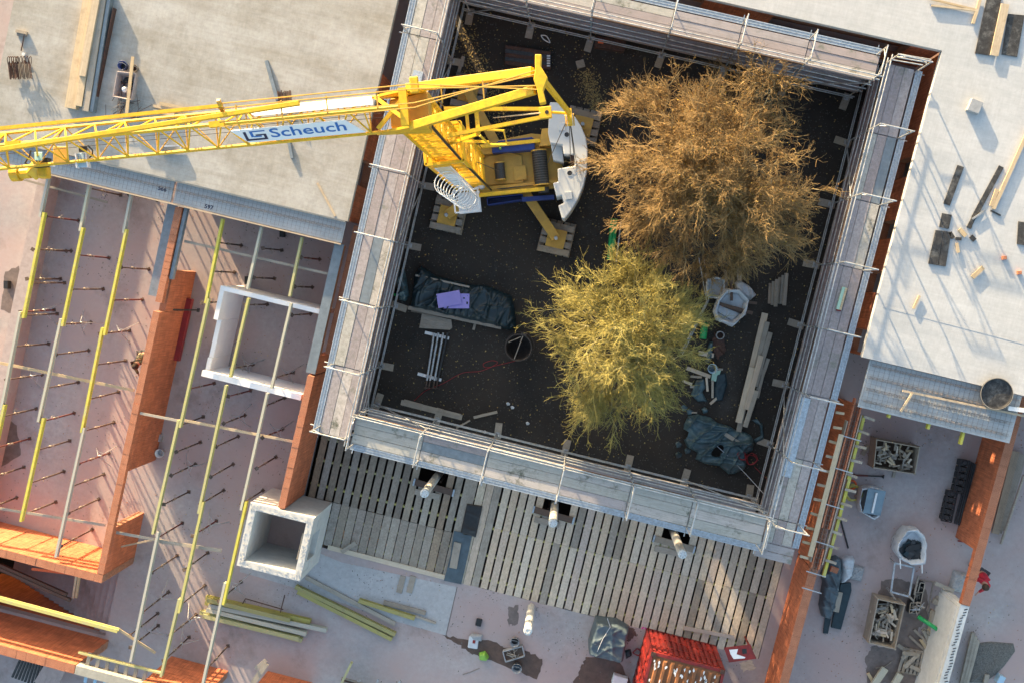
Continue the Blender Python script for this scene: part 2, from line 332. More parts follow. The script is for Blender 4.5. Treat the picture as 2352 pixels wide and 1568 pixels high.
# courtyard ground with low lumps
rng = np.random.default_rng(3); bumps = rng.uniform((-9, -8, .3), (10, 11, 1.6), (60, 3)); bh = rng.uniform(-.03, .05, 60)
def cz(x, y): return GZ + float(np.sum(bh * np.exp(-((bumps[:, 0] - x) ** 2 + (bumps[:, 1] - y) ** 2) / bumps[:, 2] ** 2)))
struct('courtyard_ground', MB().grid(lambda u, v: (-8.3 + 18.2 * u, -7.5 + 18.0 * v, cz(-8.3 + 18.2 * u, -7.5 + 18.0 * v)), 60, 60), M['gravel'], smooth=True)
b = MB(); b.box((-8.3, -7.7, -3.3), (9.9, -7.45, -.32)); b.box((-8.3, -12.1, -3.3), (9.9, -11.86, -.31))
struct('pit_wall', b, M['floor'])
# upper slabs
b = MB().box((-21.38, .42, 2.75), (-8.22, 19, 3.0)); struct('upper_slab', b, M['slab'])
b = MB(); b.box((9.85, 0.0, 2.75), (45, 10.40, 3.0)); b.box((-8.18, 10.40, 2.752), (45, 19, 3.0)); struct('right_slab', b, M['slab_right'])
struct('slab_edge_joint', MB().box((-8.215, 10.42, 2.76), (-8.185, 19, 2.99)), M['joist_grey'])
# precast lips below the slab edge, with their mesh reinforcement
def precast(name, label, x0, x1, y0, y1, z, seams=(), girders=3, step=.15, mesh_mat='rebar'):
    t = thing(name, label, 'precast slab', ((x0 + x1) / 2, (y0 + y1) / 2, z - .07))
    xs = [x0] + list(seams) + [x1]
    for a, c in zip(xs[:-1], xs[1:]): MB().box((a + .004, y0, z - .07), (c - (.09 if c != x1 else 0), y1, z)).build('panel', M['precast'], t, bevel=.006)
    mm = MB(); x = x0 + .06
    while x < x1 - .03:
        mm.bar((x, y0 + .06 + random.uniform(0, .05), z + .02), (x, y1 - .02, z + .02), .0055); x += step
    y = y0 + .09
    while y < y1 - .04: mm.bar((x0 + .03, y, z + .035), (x1 - .03, y, z + .035), .0045); y += step * .9
    tag(mm.build('reinforcement_mesh', M[mesh_mat], t), kind='stuff')
    for k in range(girders):
        yy = y0 + (k + .6) * (y1 - y0) / girders; g = MB()
        for dy, zz in ((-.04, .03), (.04, .03), (0, .12)): g.bar((x0 + .1, yy + dy, z + zz), (x1 - .1, yy + dy, z + zz), .008)
        x = x0 + .1
        while x < x1 - .3:
            for s in (-1, 1): g.bar((x, yy + .04 * s, z + .03), (x + .1, yy, z + .12), .006); g.bar((x + .1, yy, z + .12), (x + .2, yy + .04 * s, z + .03), .006)
            x += .2
        g.build('lattice_girder', M[mesh_mat], t)
    return t
lipL = precast('precast_plate', 'blue-grey precast slab edge strip numbered 566 and 597 above the pink floor', -21.3, -8.3, -.36, .40, 2.84, seams=(-14.42,), girders=1)
lipR = precast('precast_plate', 'wet pale blue precast plate with bent rebar below the right slab', 10.16, 15.32, -1.66, -.02, 2.86, girders=4, step=.17)
rod('edge_board', M['wood_new'], lipL, (-20.6, -.40, 2.83), (-8.3, -.40, 2.83), .05, .11)
rod('edge_batten', M['wood_mid'], lipL, (-17.2, .40, 2.94), (-8.3, .40, 2.94), .06, .1)
# ------------------------------------------------------------------ clay block walls
BL, BH = .373, .238
def brick_wall(name, label, x0, x1, y0, y1, z0=0.0, z1=2.65, openings=(), axis='x', maxp=290, cat='wall', parent=None):
    t = thing(name, label, cat, ((x0 + x1) / 2, (y0 + y1) / 2, z0)) if parent is None else parent
    a0, a1 = (x0, x1) if axis == 'x' else (y0, y1); n = round((z1 - z0) / BH); ch = (z1 - z0) / n; bl = []
    for k in range(n):
        zb = z0 + k * ch; a = a0 - (BL / 2 if k % 2 else 0)
        while a < a1 - .02:
            s, e = max(a, a0), min(a + BL, a1); segs = [(s, e)]
            for o0, o1, oz0, oz1 in openings:
                if zb + ch > oz0 + .02 and zb < oz1 - .02:
                    ns = []
                    for q, r in segs:
                        if r <= o0 or q >= o1: ns.append((q, r)); continue
                        if q < o0: ns.append((q, o0))
                        if r > o1: ns.append((o1, r))
                    segs = ns
            bl += [(k, q, r, zb) for q, r in segs if r - q > .03]; a += BL
    bl.sort(key=lambda q: -q[0]); rest = MB(); core = MB()
    for i, (k, q, r, zb) in enumerate(bl):
        j = random.uniform(-.003, .003); jz = random.uniform(-.006, .006) if k == n - 1 else 0
        c = ((q + r) / 2, (y0 + y1) / 2 + j, zb + ch / 2 + jz); s = (r - q - .008, y1 - y0, ch - .006)
        if axis == 'y': c = ((x0 + x1) / 2 + j, (q + r) / 2, c[2]); s = (x1 - x0, r - q - .008, ch - .006)
        if i < maxp: piece('brick', M['brick'], t, c, s)
        else: rest.cbox(c, *s)
        ins = .012
        if axis == 'x': core.box((q - .001, y0 + ins, zb - .001), (r + .001, y1 - ins, zb + ch - .012))
        else: core.box((x0 + ins, q - .001, zb - .001), (x1 - ins, r + .001, zb + ch - .012))
    if rest.v: tag(rest.build('brick_courses', M['brick'], t), kind='stuff')
    core.build('mortar', M['mortar'], t); return t
w1 = brick_wall('brick_wall', 'long orange clay block wall with a doorway beside the working person', -14.38, -14.14, -13.93, -4.22, openings=[(-12.2, -10.1, 0, 2.4)], axis='y')
brick_wall('brick_wall', '', -14.375, -14.145, -4.215, -2.72, z1=2.18, axis='y', parent=w1)
w1b = brick_wall('brick_wall', 'sunlit clay block wall running from the doorway wall above the stairs', -26, -14.14, -14.24, -13.94, openings=[], axis='x')
brick_wall('brick_wall', 'lower left clay block wall beyond the stairs ending in a concrete lintel', -26, -14.42, -17.76, -17.42, axis='x')
brick_wall('brick_wall', 'short clay block wall right of the concrete lintel at the bottom edge', -11.9, -9.6, -17.70, -17.40, axis='x')
brick_wall('brick_wall', 'clay block wall between the white box room and the courtyard scaffold', -8.48, -8.24, -9.97, -5.1, axis='y')
w6 = brick_wall('brick_wall', 'clay block wall glowing in low sun beside the plank deck', 10.24, 10.55, -17, -7.6, z1=1.9, axis='y')
brick_wall('brick_wall', 'orange clay block wall with dark formwork leaning on it at far right', 15.58, 15.88, -7.55, -.05, z1=1.95, axis='y', openings=[(-7.56, -5.6, 0, 1.6)])
brick_wall('brick_wall', 'low clay block wall with a plank on it at the bottom edge', -8.1, -6.3, -17.3, -17.0, z1=1.9, axis='x')
# lower facades under the slabs around the courtyard
brick_wall('brick_facade', 'shaded clay block facade under the left slab behind the scaffold', -8.62, -8.30, .45, 10.9, z1=2.74, axis='y', openings=[(5.7, 10.95, 0, 2.45), (1.75, 2.65, .8, 2.45)], maxp=200, cat='facade')
brick_wall('brick_facade', 'clay block facade under the right slab catching sun along its top', 9.98, 10.28, .05, 10.3, z1=2.74, axis='y', openings=[(2.25, 3.0, .8, 2.6), (.15, .95, .8, 2.6), (6.3, 7.0, .8, 2.6), (4.15, 4.8, .8, 2.6)], maxp=290, cat='facade')
brick_wall('brick_facade', 'dark clay block facade under the upper slab behind the top scaffold', -8.0, 9.96, 10.52, 10.82, z1=2.74, axis='x', openings=[(4.3, 9.0, .3, 2.55), (-.4, 1.9, .0, 2.5), (-6, -5.2, 0, 2.4)], maxp=290, cat='facade')
# unseen walls added under the slabs, blocking low sun except through one slit
b = MB(); b.box((-14.40, -.02, 0), (-14.12, 12, 2.748)); b.box((-14.12, 11.1, 0), (-9.05, 11.4, 2.748)); b.box((-8.35, 11.1, 0), (9.9, 11.4, 2.748))
b.box((10.3, 10.5, 0), (45, 10.8, 2.748)); b.box((15.58, .0, 0), (15.88, 10, 2.748))
struct('added_sun_block_wall', b, M['mortar'])
# left parapet of the open floor: its sill keeps the far floor in shade
t = thing('parapet_wall', 'pinkish low parapet wall along the left edge of the floor', 'wall', (-20.2, -4, 0))
MB().box((-20.38, -26, 0), (-20.02, 14, .80)).build('wall', M['floor'], t); MB().box((-20.42, -26, .803), (-19.98, 14, .86)).build('coping', M['tub'], t)
# grey sheet formwork on the wall heads
t = thing('lintel_formwork', 'grey sheet formwork with red lintel shells bridging the wall gap below the left slab', 'formwork', (-14.3, -2.2, 2.3))
MB().box((-14.78, -3.75, 2.35), (-14.42, -.42, 2.40)).build('sheet', M['plate_grey'], t); MB().box((-14.10, -3.0, 2.35), (-13.98, -.42, 2.56)).build('sheet', M['plate_grey'], t)
y = -3.9
while y < -.6: piece('lintel_shell', M['brick'], t, (-14.26, y + .12, 2.52), (.24, .235, .24)); y += .245
MB().box((-14.37, -3.9, 2.33), (-14.15, -.45, 2.398)).build('lintel_base', M['mortar'], t)
t = thing('wall_head_sheet', 'long grey sheet strip on the wall head beside the left scaffold', 'formwork', (-8.4, -2.7, 2.4))
MB().box((-8.60, -5.05, 2.5), (-8.26, -.40, 2.545)).build('sheet', M['plate_grey'], t); MB().box((-8.47, -5.06, 0), (-8.25, -4.4, 2.497)).build('pier', M['brick'], t); MB().box((-8.44, -4.39, 2.2), (-8.27, -.42, 2.497)).build('lintel', M['mortar'], t)
brick_wall('brick_wall', 'low clay block stub wall beside the scaffold at the slab corner', -8.16, -7.96, -4.3, .35, z1=2.18, axis='y')
# concrete lintel at the bottom left
t = thing('concrete_lintel', 'rough grey concrete lintel with timber battens in the lower left wall', 'lintel', (-13.1, -17.6, 2.3))
MB().box((-14.41, -17.76, 2.3), (-11.91, -17.42, 2.66)).build('lintel', M['lintel'], t, bevel=.01)
for k in range(7): piece('batten', M['wood_mid'], t, (-14.1 + k * .36, -17.2, 2.42), (.13, .5, .05), random.uniform(-.05, .05)); piece('batten', M['paleblue'] if k < 3 else M['steel_dark'], t, (-14.1 + k * .36, -17.98, 2.3), (.11, .3, .04))
rod('edge_rail', M['form_yellow'], t, (-14.5, -17.02, 2.45), (-11.3, -16.98, 2.45), .07, .12)
# white far right wall
t = thing('concrete_wall', 'white concrete wall continuing the right clay block wall', 'wall', (15.5, -12, 0))
MB().box((15.58, -20, 0), (15.89, -7.57, 1.9)).build('wall', M['wallwhite'], t); MB().box((15.54, -20, 0), (15.577, -7.7, 1.7)).build('plaster_face', M['wallwhite'], t)
b = MB()
for k in range(60): b.cbox((15.75 + random.uniform(-.05, .05), -7.7 - k * .11, 1.907), .12, .03, .01, .5)
tag(b.build('lifting_loop', M['steel_dark'], t), kind='stuff')
# ------------------------------------------------------------------ white room of aerated blocks
t = thing('white_block_room', 'small open room of bright white aerated blocks on the left floor', 'room', (-10.4, -4.4, 0))
def aac(x0, x1, y0, y1, z1, ax):
    z = 0; k = 0
    while z < z1 - .02:
        h = min(.5, z1 - z); a0, a1 = (x0, x1) if ax == 'x' else (y0, y1); a = a0 - (.31 if k % 2 else 0)
        while a < a1 - .01:
            s, e = max(a, a0), min(a + .62, a1)
            if e - s > .02:
                c = ((s + e) / 2, (y0 + y1) / 2, z + h / 2); sz = (e - s - .004, y1 - y0, h - .004)
                if ax == 'y': c = ((x0 + x1) / 2, (s + e) / 2, z + h / 2); sz = (x1 - x0, e - s - .004, h - .004)
                piece('block', M['aac'], t, c, sz)
            a += .62
        z += h; k += 1
aac(-12.32, -8.62, -2.98, -2.82, 2.3, 'x'); aac(-12.32, -12.16, -4.05, -2.985, 2.3, 'y'); aac(-12.32, -12.16, -5.45, -4.055, 1.9, 'y'); aac(-12.32, -12.16, -5.9, -5.455, 2.0, 'y'); aac(-12.32, -8.62, -6.12, -5.905, 2.3, 'x')
# ------------------------------------------------------------------ square shaft
t = thing('concrete_shaft', 'square hollow grey-white concrete shaft with a rough open top', 'shaft', (-8.3, -11.2, 0))
X0, X1, Y0, Y1, w_ = -9.47, -7.12, -12.36, -10.02, .24
b = MB(); z = 0
zs = [0, .62, 1.2, 1.78, 2.3, 2.68]
for i in range(5):
    a, c = zs[i] + .006, zs[i + 1] - .006; e = .012 * (i % 2)
    for q0, q1 in (((X0, Y0), (X1, Y0 + w_)), ((X0, Y1 - w_), (X1, Y1)), ((X0, Y0 + w_ + .002), (X0 + w_, Y1 - w_ - .002)), ((X1 - w_, Y0 + w_ + .002), (X1, Y1 - w_ - .002))):
        if i in (2, 3) and q0[0] == X1 - w_:
            for ya, yb in ((Y0 + w_ + .002, -11.75), (-10.75, Y1 - w_ - .002)): MB().box((q0[0] + e, ya, a), (q1[0] - e, yb, c)).build('panel', M['shaft'], t)
        else: MB().box((*q0, a), (*q1, c)).build('panel', M['shaft'], t)
b = MB()
for k in range(300):
    s = random.choice((0, 1, 2, 3)); f = random.random(); g = random.uniform(.02, .22)
    x, y = ((X0 + f * 2.3, Y0 + g), (X0 + f * 2.3, Y1 - g), (X0 + g, Y0 + f * 2.3), (X1 - g, Y0 + f * 2.3))[s]
    b.cbox((x, y, 2.68 + random.uniform(0, .01)), random.uniform(.02, .05), random.uniform(.01, .03), .012, random.uniform(0, 3))
tag(b.build('rough_edge', M['shaft'], t), kind='stuff')
MB().box((X0 + w_, Y0 + w_, .02), (X1 - w_, Y1 - w_, .06)).build('shaft_floor', M['floor'], t)
MB().box((-7.5, -11.74, 1.2), (-7.46, -10.76, 2.28)).build('opening_board', M['wood_mid'], t)
# ------------------------------------------------------------------ plank deck over the pit
t = thing('plank_deck', 'wide formwork deck of pale planks with dark gaps below the courtyard', 'deck', (.8, -9.6, -.1))
cols = [p('h', 570, 262, 2.7), p('h', 1455, 467, 2.7), p('i', 0, 682, 2.7), p('h', 1283, 1210, 2.7)]
def plank(mat, x, wd, y0, y1, z=.0):
    for c in cols[:3]:
        if abs(x - c.x) < .52 and y1 > c.y - .1: y1 = c.y - .38
    if y1 - y0 > .2: piece('plank', M[mat], t, (x, (y0 + y1) / 2, z - .02 + random.uniform(-.004, .004)), (wd, y1 - y0, .04), random.uniform(-.003, .003))
x = -.77; k = 0
while x < 9.85:
    e = random.uniform(-.03, .03)
    plank('wood_deck' if random.random() < .86 else 'wood_mid', x, .262, -11.80 + e, -9.45, 0); plank('wood_deck', x, .262, -9.44, -7.42, 0) if random.random() < .75 else plank('wood_mid', x, .262, -9.44, -7.42, 0); x += .326
x = -7.95; k = 0
while x < -2.2:
    plank('wood_old' if random.random() < .7 else 'wood_mid', x, .25, -10.0 + random.uniform(-.02, .02), -7.42); plank('wood_mid' if random.random() < .45 else 'wood_old', x + .01, .305, -11.68, -10.01); x += .335
for x, mt in ((-2.05, 'wood_mid'), (-1.72, 'wood_deck'), (-1.42, 'wood_deck'), (-1.12, 'wood_mid')): plank(mt, x, .28, -11.82, -7.45)
rod('front_board', M['wood_deck'], t, (-6.9, -11.72, .02), (-2.3, -11.74, .02), .18, .03)
for y in (-7.7, -8.55, -9.5, -10.55, -11.45): rod('joist', M['form_yellow'], t, (-8.1, y, -.14), (9.8, y, -.14), .08, .2)
for k in range(9):
    for y in (-8.3, -10.8): pole('prop', M['prop_brown'], t, (-7.5 + 2.1 * k, y, -3.3), (-7.5 + 2.1 * k, y, -.24), .04)
# concrete columns
lab = ['round concrete column nearest the shaft rising through the plank deck', 'middle round concrete column rising through the plank deck', 'round concrete column nearest the courtyard corner rising through the deck', 'free standing round concrete column on the pink floor in front of the deck']
for i, c in enumerate(cols):
    zb = -3.2 if i < 3 else 0.0
    o = thing('concrete_column', lab[i], 'column', (c.x, c.y, zb)); r = .15
    MB().lathe((c.x, c.y, 0), [(r, zb), (r, .9), (r * 1.005, .92), (r, .94), (r, 2.55)], 24).build('shaft', M['col'], o, True)
    MB().lathe((c.x, c.y, 0), [(r * 1.03, 2.45), (r * 1.06, 2.62), (r * .98, 2.7), (r * .6, 2.71), (.001, 2.69)], 24).build('film_cap', M['colwrap'], o, True)
    if i < 3: MB().lathe((c.x, c.y, 0), [(r * 1.03, 1.62), (r * 1.03, 1.68)], 24).build('band', M['prop_pale'], o, True)
    for k in range(5): a = k * 1.256; pole('rebar', M['rebar'], o, (c.x + .09 * math.cos(a), c.y + .09 * math.sin(a), 2.6), (c.x + .09 * math.cos(a), c.y + .09 * math.sin(a), 2.82), .008)
for i, (c, wd) in enumerate(zip(cols[:3], ('left', 'middle', 'right'))):
    o = thing('trim_board', 'reddish brown boards laid beside the %s deck column' % wd, 'board', (c.x, c.y - .45, .0))
    piece('board', M['wood_dark'] if i < 2 else M['wood_mid'], o, (c.x + .05, c.y - .30 + .0, .035), (1.5, .24, .05), -.03); piece('board', M['wood_mid'], o, (c.x - .15, c.y - .62, .03), (.95, .22, .045), .02)
    for s in (-.74, .8): piece('end_cap', M['galv_blue'], o, (c.x + s, c.y - .3 - s * .03, .05), (.06, .27, .06), -.03)
# ------------------------------------------------------------------ scaffolds
def scaffold(name, label, org, along, out, frames, s0, s1, dw, board, pl0, diag, DZ=2.93):
    org, al, ou = Vector(org), Vector(along), Vector(out)
    W = lambda s, t, z: org + al * s + ou * t + V(0, 0, z)
    t = thing('scaffold', label, 'scaffold', W((s0 + s1) / 2, .5, GZ)); bw = dw / 3
    fr = sorted(frames); ed = [s0] + [f for f in fr if s0 + .5 < f < s1 - .5] + [s1]
    for f in fr:
        for tt in (0, dw + .08):
            pole('standard', M['galv'], t, W(f, tt, GZ + .1), W(f, tt, 4.15), .026)
            pole('base_jack', M['rust'], t, W(f, tt, GZ), W(f, tt, GZ + .28), .02)
            piece('base_plate', M['galv'], t, W(f, tt, GZ + .055), (.16, .16, .015))
        c = W(f, .02, GZ + .02); piece('sole_board', M['wood_mid'], t, c - ou * .15, (abs(al.x) * .26 + abs(ou.x) * .6, abs(al.y) * .26 + abs(ou.y) * .6, .045), random.uniform(-.12, .12))
        for z, q in ((4.13, .035), (DZ - .06, .05), (.92, .05)): pole('transom', M['galv'], t, W(f, -.03, z), W(f, dw + .12, z), .024)
        pole('bracket', M['galv'], t, W(f, dw + .08, DZ - .06), W(f, dw + .42, DZ - .06), .02)
        pole('brace', M['galv'], t, W(f, 0, 3.75), W(f, .35, 4.13), .018); pole('brace', M['galv'], t, W(f, dw + .08, 3.75), W(f, dw - .28, 4.13), .018)
    for a, c in zip(ed[:-1], ed[1:]):
        L = c - a - .03
        for k in range(3):
            tt = .05 + (k + .5) * bw; mt = M[board if random.random() < .8 else ('board_old' if board == 'board' else 'board')]
            if random.random() < .07: mt = M['plate_grey']
            piece('deck_board', mt, t, W((a + c) / 2, tt, DZ + random.uniform(-.008, .008)), (abs(al.x) * L + abs(ou.x) * (bw - .014), abs(al.y) * L + abs(ou.y) * (bw - .014), .055))
            piece('deck_board', M['board'], t, W((a + c) / 2, tt, .96), (abs(al.x) * L + abs(ou.x) * (bw - .014), abs(al.y) * L + abs(ou.y) * (bw - .014), .055))
        for k in range(5):                                  # narrow perforated plank on brackets
            tt = pl0 + k * .045
            piece('plank_rib', M['galv_blue'], t, W((a + c) / 2, tt, DZ + (.0 if k % 2 else .012)), (abs(al.x) * L + abs(ou.x) * .034, abs(al.y) * L + abs(ou.y) * .034, .05))
        piece('toe_board', M['wood_dark' if random.random() < .5 else 'board'], t, W((a + c) / 2, .015, DZ + .1), (abs(al.x) * L + abs(ou.x) * .03, abs(al.y) * L + abs(ou.y) * .03, .15))
        for z in (DZ + .52, DZ + .99, .45, 1.45, 1.92, 2.55): pole('guard_rail', M['galv'], t, W(a - .05, -.03, z), W(c + .05, -.03, z), .021)
        piece('toe_board', M['board'], t, W((a + c) / 2, .015, 1.06), (abs(al.x) * L + abs(ou.x) * .03, abs(al.y) * L + abs(ou.y) * .03, .15))
        pole('ledger', M['galv'], t, W(a - .05, -.03, GZ + .35), W(c + .05, -.03, GZ + .35), .02)
        if random.random() < .5: pole('ledger', M['galv'], t, W(a, dw + .1, 2.2), W(c, dw + .1, 2.2), .02)
    for a, c in diag: pole('diagonal', M['galv'], t, W(a, -.07, GZ + .4), W(c, -.07, 2.9), .021)
    for f in fr:
        for z in (DZ + .52, DZ + .99, DZ - .03, 1.45): piece('coupler', M['galv'], t, W(f, -.02, z), (.07, .07, .08))
    return t
scL = scaffold('scaffold', 'left scaffold run with worn boards between left slab and courtyard', (-6.45, 0, 0), (0, 1, 0), (-1, 0, 0), [9.45, 7.1, 4.77, 2.42, .12, -2.2, -4.5, -6.75], -6.95, 10.3, 1.08, 'board', 1.16, [(-6.7, -4.5), (2.42, .12), (7.1, 4.77)])
scR = scaffold('scaffold', 'right scaffold run along the sunlit facade of the right slab', (8.24, 0, 0), (0, 1, 0), (1, 0, 0), [9.65, 7.4, 5.12, 2.85, .61, -1.65, -3.9, -6.1], -6.95, 9.75, .98, 'board', 1.10, [(-1.65, -3.9), (7.4, 5.12)], 2.48)
scT = scaffold('scaffold', 'top scaffold run below the upper slab edge behind the bare trees', (0, 8.95, 0), (1, 0, 0), (0, 1, 0), [-6.2, -3.9, -1.66, .99, 3.3, 5.57, 7.84], -6.35, 7.95, .80, 'board', .90, [(-6.2, -3.9), (5.57, 7.84)])
scB = scaffold('scaffold', 'bottom scaffold run with mossy boards above the plank deck', (0, -5.98, 0), (1, 0, 0), (0, -1, 0), [-6.3, -3.95, -1.62, 1.0, 3.41, 5.57, 8.0], -6.4, 8.15, 1.0, 'board_old', 1.08, [(-6.3, -3.95), (5.57, 8.0)])
for o, q in ((scL, (-6.98, 5.6, 2.975)), ): piece('hatch', M['galv_blue'], o, q, (.34, .7, .02))
MB().box((8.36, -4.6, 2.515), (8.66, -1.8, 2.535)).build('sheet_cover', M['galv_blue'], scR)
MB().box((8.34, -5.8, 2.515), (8.46, -4.9, 2.57)).build('loose_tube', M['galv'], scR)
# corner pieces of the scaffold ring
for sc, a, b_ in ((scR, (8.2, 9.78, 2.93), (9.3, 10.35, 2.95)), (scB, (8.2, -7.0, 2.90), (9.35, -6.98 + .02, 2.95))): pass
for k in range(3): piece('deck_board', M['board'], scR, (8.78, -7.05 - .28 * k + .2, 2.45), (1.3, .26, .05))
for k in range(3): pole('corner_rail', M['galv'], scR, (8.24, 9.7, 3.2 + .4 * k), (9.3, 9.75, 3.2 + .4 * k), .02)
o = thing('paint_roller_box', 'pale yellow level box lying on the right scaffold boards', 'tool', p('f', 1095, 490, 2.51)); c = p('f', 1095, 490, 2.56)
MB().cbox(c, .17, .78, .09, -.02).build('case', M['lightgreen'], o, bevel=.01); MB().cbox(c + V(.05, 0, .05), .07, .76, .02, -.02).build('lid', M['wood_new'], o); MB().cbox(c + V(0, -.41, 0), .15, .06, .08).build('end', M['red_box'], o)
# ------------------------------------------------------------------ ring beam trough on the right wall
t = thing('ring_beam', 'red trough bricks with rebar cage and timber formwork on the wall beside the right scaffold', 'ring beam', (10.2, -4.5, 2.2))
y = -7.5
while y < -1.55:
    if not -6.9 < y < -6.2:
        for x in (10.06, 10.31): piece('trough_brick', M['brick'], t, (x, y + .12, 2.56), (.05, .236, .24))
    y += .245
MB().box((10.04, -7.52, 2.3), (10.33, -1.55, 2.435)).build('trough_base', M['brick'], t); MB().box((10.05, -7.5, 0), (10.32, -1.6, 2.297)).build('wall_below', M['brick'], t)
for x in (10.13, 10.24):
    for z in (2.5, 2.64): pole('rebar', M['rebar'], t, (x, -7.7, z), (x, -1.5, z), .009)
b = MB(); y = -7.6
while y < -1.5: b.bar((10.11, y, 2.65), (10.26, y, 2.65), .012); b.bar((10.11, y, 2.47), (10.11, y, 2.65), .012); b.bar((10.26, y, 2.47), (10.26, y, 2.65), .012); y += .17
tag(b.build('stirrup', M['rebar'], t), kind='stuff')
rod('form_board', M['wood_new'], t, (9.90, -7.1, 2.7), (9.88, -2.7, 2.7), .17, .03); rod('form_side', M['wood_mid'], t, (9.99, -7.3, 2.5), (9.99, -2.2, 2.5), .035, .3)
rod('form_board', M['wood_mid'], t, (10.40, -7.3, 2.5), (10.40, -1.9, 2.5), .035, .3)
rod('waler', M['form_bright'], t, (10.62, -7.75, 2.36), (10.62, -4.0, 2.36), .10, .16); rod('waler', M['form_bright'], t, (10.58, -4.2, 2.38), (10.55, -1.9, 2.38), .10, .16)
for k in range(11):
    y = -7.2 + k * .52; piece('batten', M['wood_new'], t, (9.70 + random.uniform(-.04, .04), y, 2.6), (.30, .09, .045), random.uniform(-.1, .1)); piece('batten', M['wood_mid'], t, (10.68 + random.uniform(-.05, .05), y + .05, 2.49), (.40, .09, .04), -.06 + random.uniform(-.08, .08))
for y in (-8.25, -7.65, -6.55, -5.2, -3.9, -2.75): piece('clamp', M['galv'], t, (10.25, y, 2.70), (.7, .035, .03), -.05)
t.location = (10.37, -4.55, 1.7)
# ------------------------------------------------------------------ yellow beams on steel props over the left floor
BX = [-19.06, -17.55, -16.02, -12.6, -11.2, -9.7]
runs = {0: [(-.3, -1.95, 'g'), (-1.75, -5.6, 'y'), (-5.4, -9.0, 'g'), (-8.8, -12.6, 'y'), (-12.4, -13.9, 'g')], 1: [(-.34, -2.1, 'g'), (-1.95, -5.55, 'y'), (-5.3, -9.1, 'g'), (-8.93, -12.8, 'y')],
        2: [(-.4, -1.8, 'g'), (-1.65, -5.5, 'y'), (-5.25, -9.1, 'y'), (-8.9, -13.75, 'g')], 3: [(-.5, -3.54, 'y'), (-3.35, -8.05, 'm'), (-7.8, -12.04, 'm'), (-11.9, -16.8, 'g')],
        4: [(-.45, -2.7, 'g'), (-3.0, -5.86, 'm'), (-6.18, -10.9, 'm'), (-10.45, -14.6, 'm'), (-14.1, -17.05, 'm')], 5: [(-.48, -2.6, 'm'), (-2.82, -5.9, 'g'), (-6.1, -10.4, 'g'), (-10.05, -13.9, 'y'), (-13.1, -17.6, 'g')]}
RN = ['leftmost', 'second', 'third', 'fourth', 'fifth', 'rightmost']; cn = {'g': 'faded grey', 'y': 'bright yellow', 'm': 'dull yellow'}; mtm = {'g': 'form_grey', 'y': 'form_bright', 'm': 'form_yellow'}
def hbeam(name, mat, label, a, b_, grp=None, w=.085, h=.19):
    a, b_ = Vector(a), Vector(b_); o = thing(name, label, 'beam', (a + b_) / 2 - V(0, 0, h / 2), grp)
    d = V(0, 0, h / 2 - .02)
    rod('top_flange', M[mat], o, a + d, b_ + d, w, .04); rod('bottom_flange', M[mat], o, a - d, b_ - d, w, .04); rod('web', M[mat], o, a, b_, .03, h - .08); return o
for r, lst in runs.items():
    for i, (y0, y1, c) in enumerate(lst):
        dx = (.055 if i % 2 else -.05) + random.uniform(-.02, .02)
        hbeam('formwork_beam', mtm[c], '%s formwork beam, %s from the slab edge in the %s beam row' % (cn[c], ORD[i], RN[r]), (BX[r] + dx, y0, 2.55), (BX[r] + dx + random.uniform(-.05, .05), y1, 2.55))
hbeam('formwork_beam', 'form_yellow', 'pale yellow double beam spanning the stairwell at lower left', p('g', -300, 905, 2.6), p('g', 815, 1205, 2.6), w=.13)
def make_prop():
    o = thing('steel_prop', 'x', 'prop', (0, 0, 0)); 
    pole('outer_tube', M['prop_brown'], o, (0, 0, 0), (0, 0, 1.45), .031); pole('inner_tube', M['prop_brown'], o, (0, 0, 1.4), (0, 0, 2.42), .024)
    piece('base_plate', M['prop_brown'], o, (0, 0, .008), (.13, .13, .016)); piece('head_plate', M['prop_brown'], o, (0, 0, 2.43), (.13, .13, .016))
    cn_ = MB().lathe((0, 0, 1.40), [(.032, 0), (.05, .01), (.05, .09), (.032, .1)], 10).build('collar_nut', M['prop_pale'], o, True); MB().tube([(.05, 0, 1.45), (.13, .03, 1.43), (.16, 0, 1.38), (.12, -.04, 1.36)], .008, 5).build('handle', M['prop_pale'], cn_); MB().lathe((0, 0, 1.2), [(.033, 0), (.036, .02), (.033, .12)], 8).build('thread', M['prop_pale'], o, True)
    return o
def copy_tree(o, parent=None):
    c = o.copy(); C.objects.link(c); c.parent = parent
    for ch in o.children: copy_tree(ch, c)
    return c
PB = {'d': [(490, 162), (750, 210), (1025, 288), (445, 382), (710, 425), (980, 497), (395, 595), (610, 650), (870, 705), (335, 800), (610, 845), (865, 915), (290, 1010), (530, 1060), (815, 1130), (250, 1245), (510, 1275), (785, 1340), (205, 1450), (480, 1465), (750, 1550), (215, 105), (190, 300), (95, 500),
            (1660, 125), (1940, 158), (2200, 220), (1615, 310), (1890, 352), (2150, 412), (1550, 510), (1840, 530), (2140, 595), (1475, 1070), (1725, 1120), (1960, 1170), (1400, 1300), (1685, 1290), (1945, 1385), (1380, 1475), (1640, 1435), (1740, 940), (2020, 995)],
      'g': [(165, 80), (440, 110), (715, 130), (115, 290), (385, 320), (680, 300), (635, 510), (1345, 60), (1605, 60), (1900, 10), (1300, 250), (1540, 240), (1810, 240), (1255, 465), (1490, 450), (1220, 690), (1430, 670), (1160, 940), (1410, 895), (1660, 870), (945, 1050), (1350, 1095), (1090, 1170), (1300, 1250), (1570, 1310)],
      'a': [(830, 1345), (1020, 1365), (540, 1520)]}
pts = []
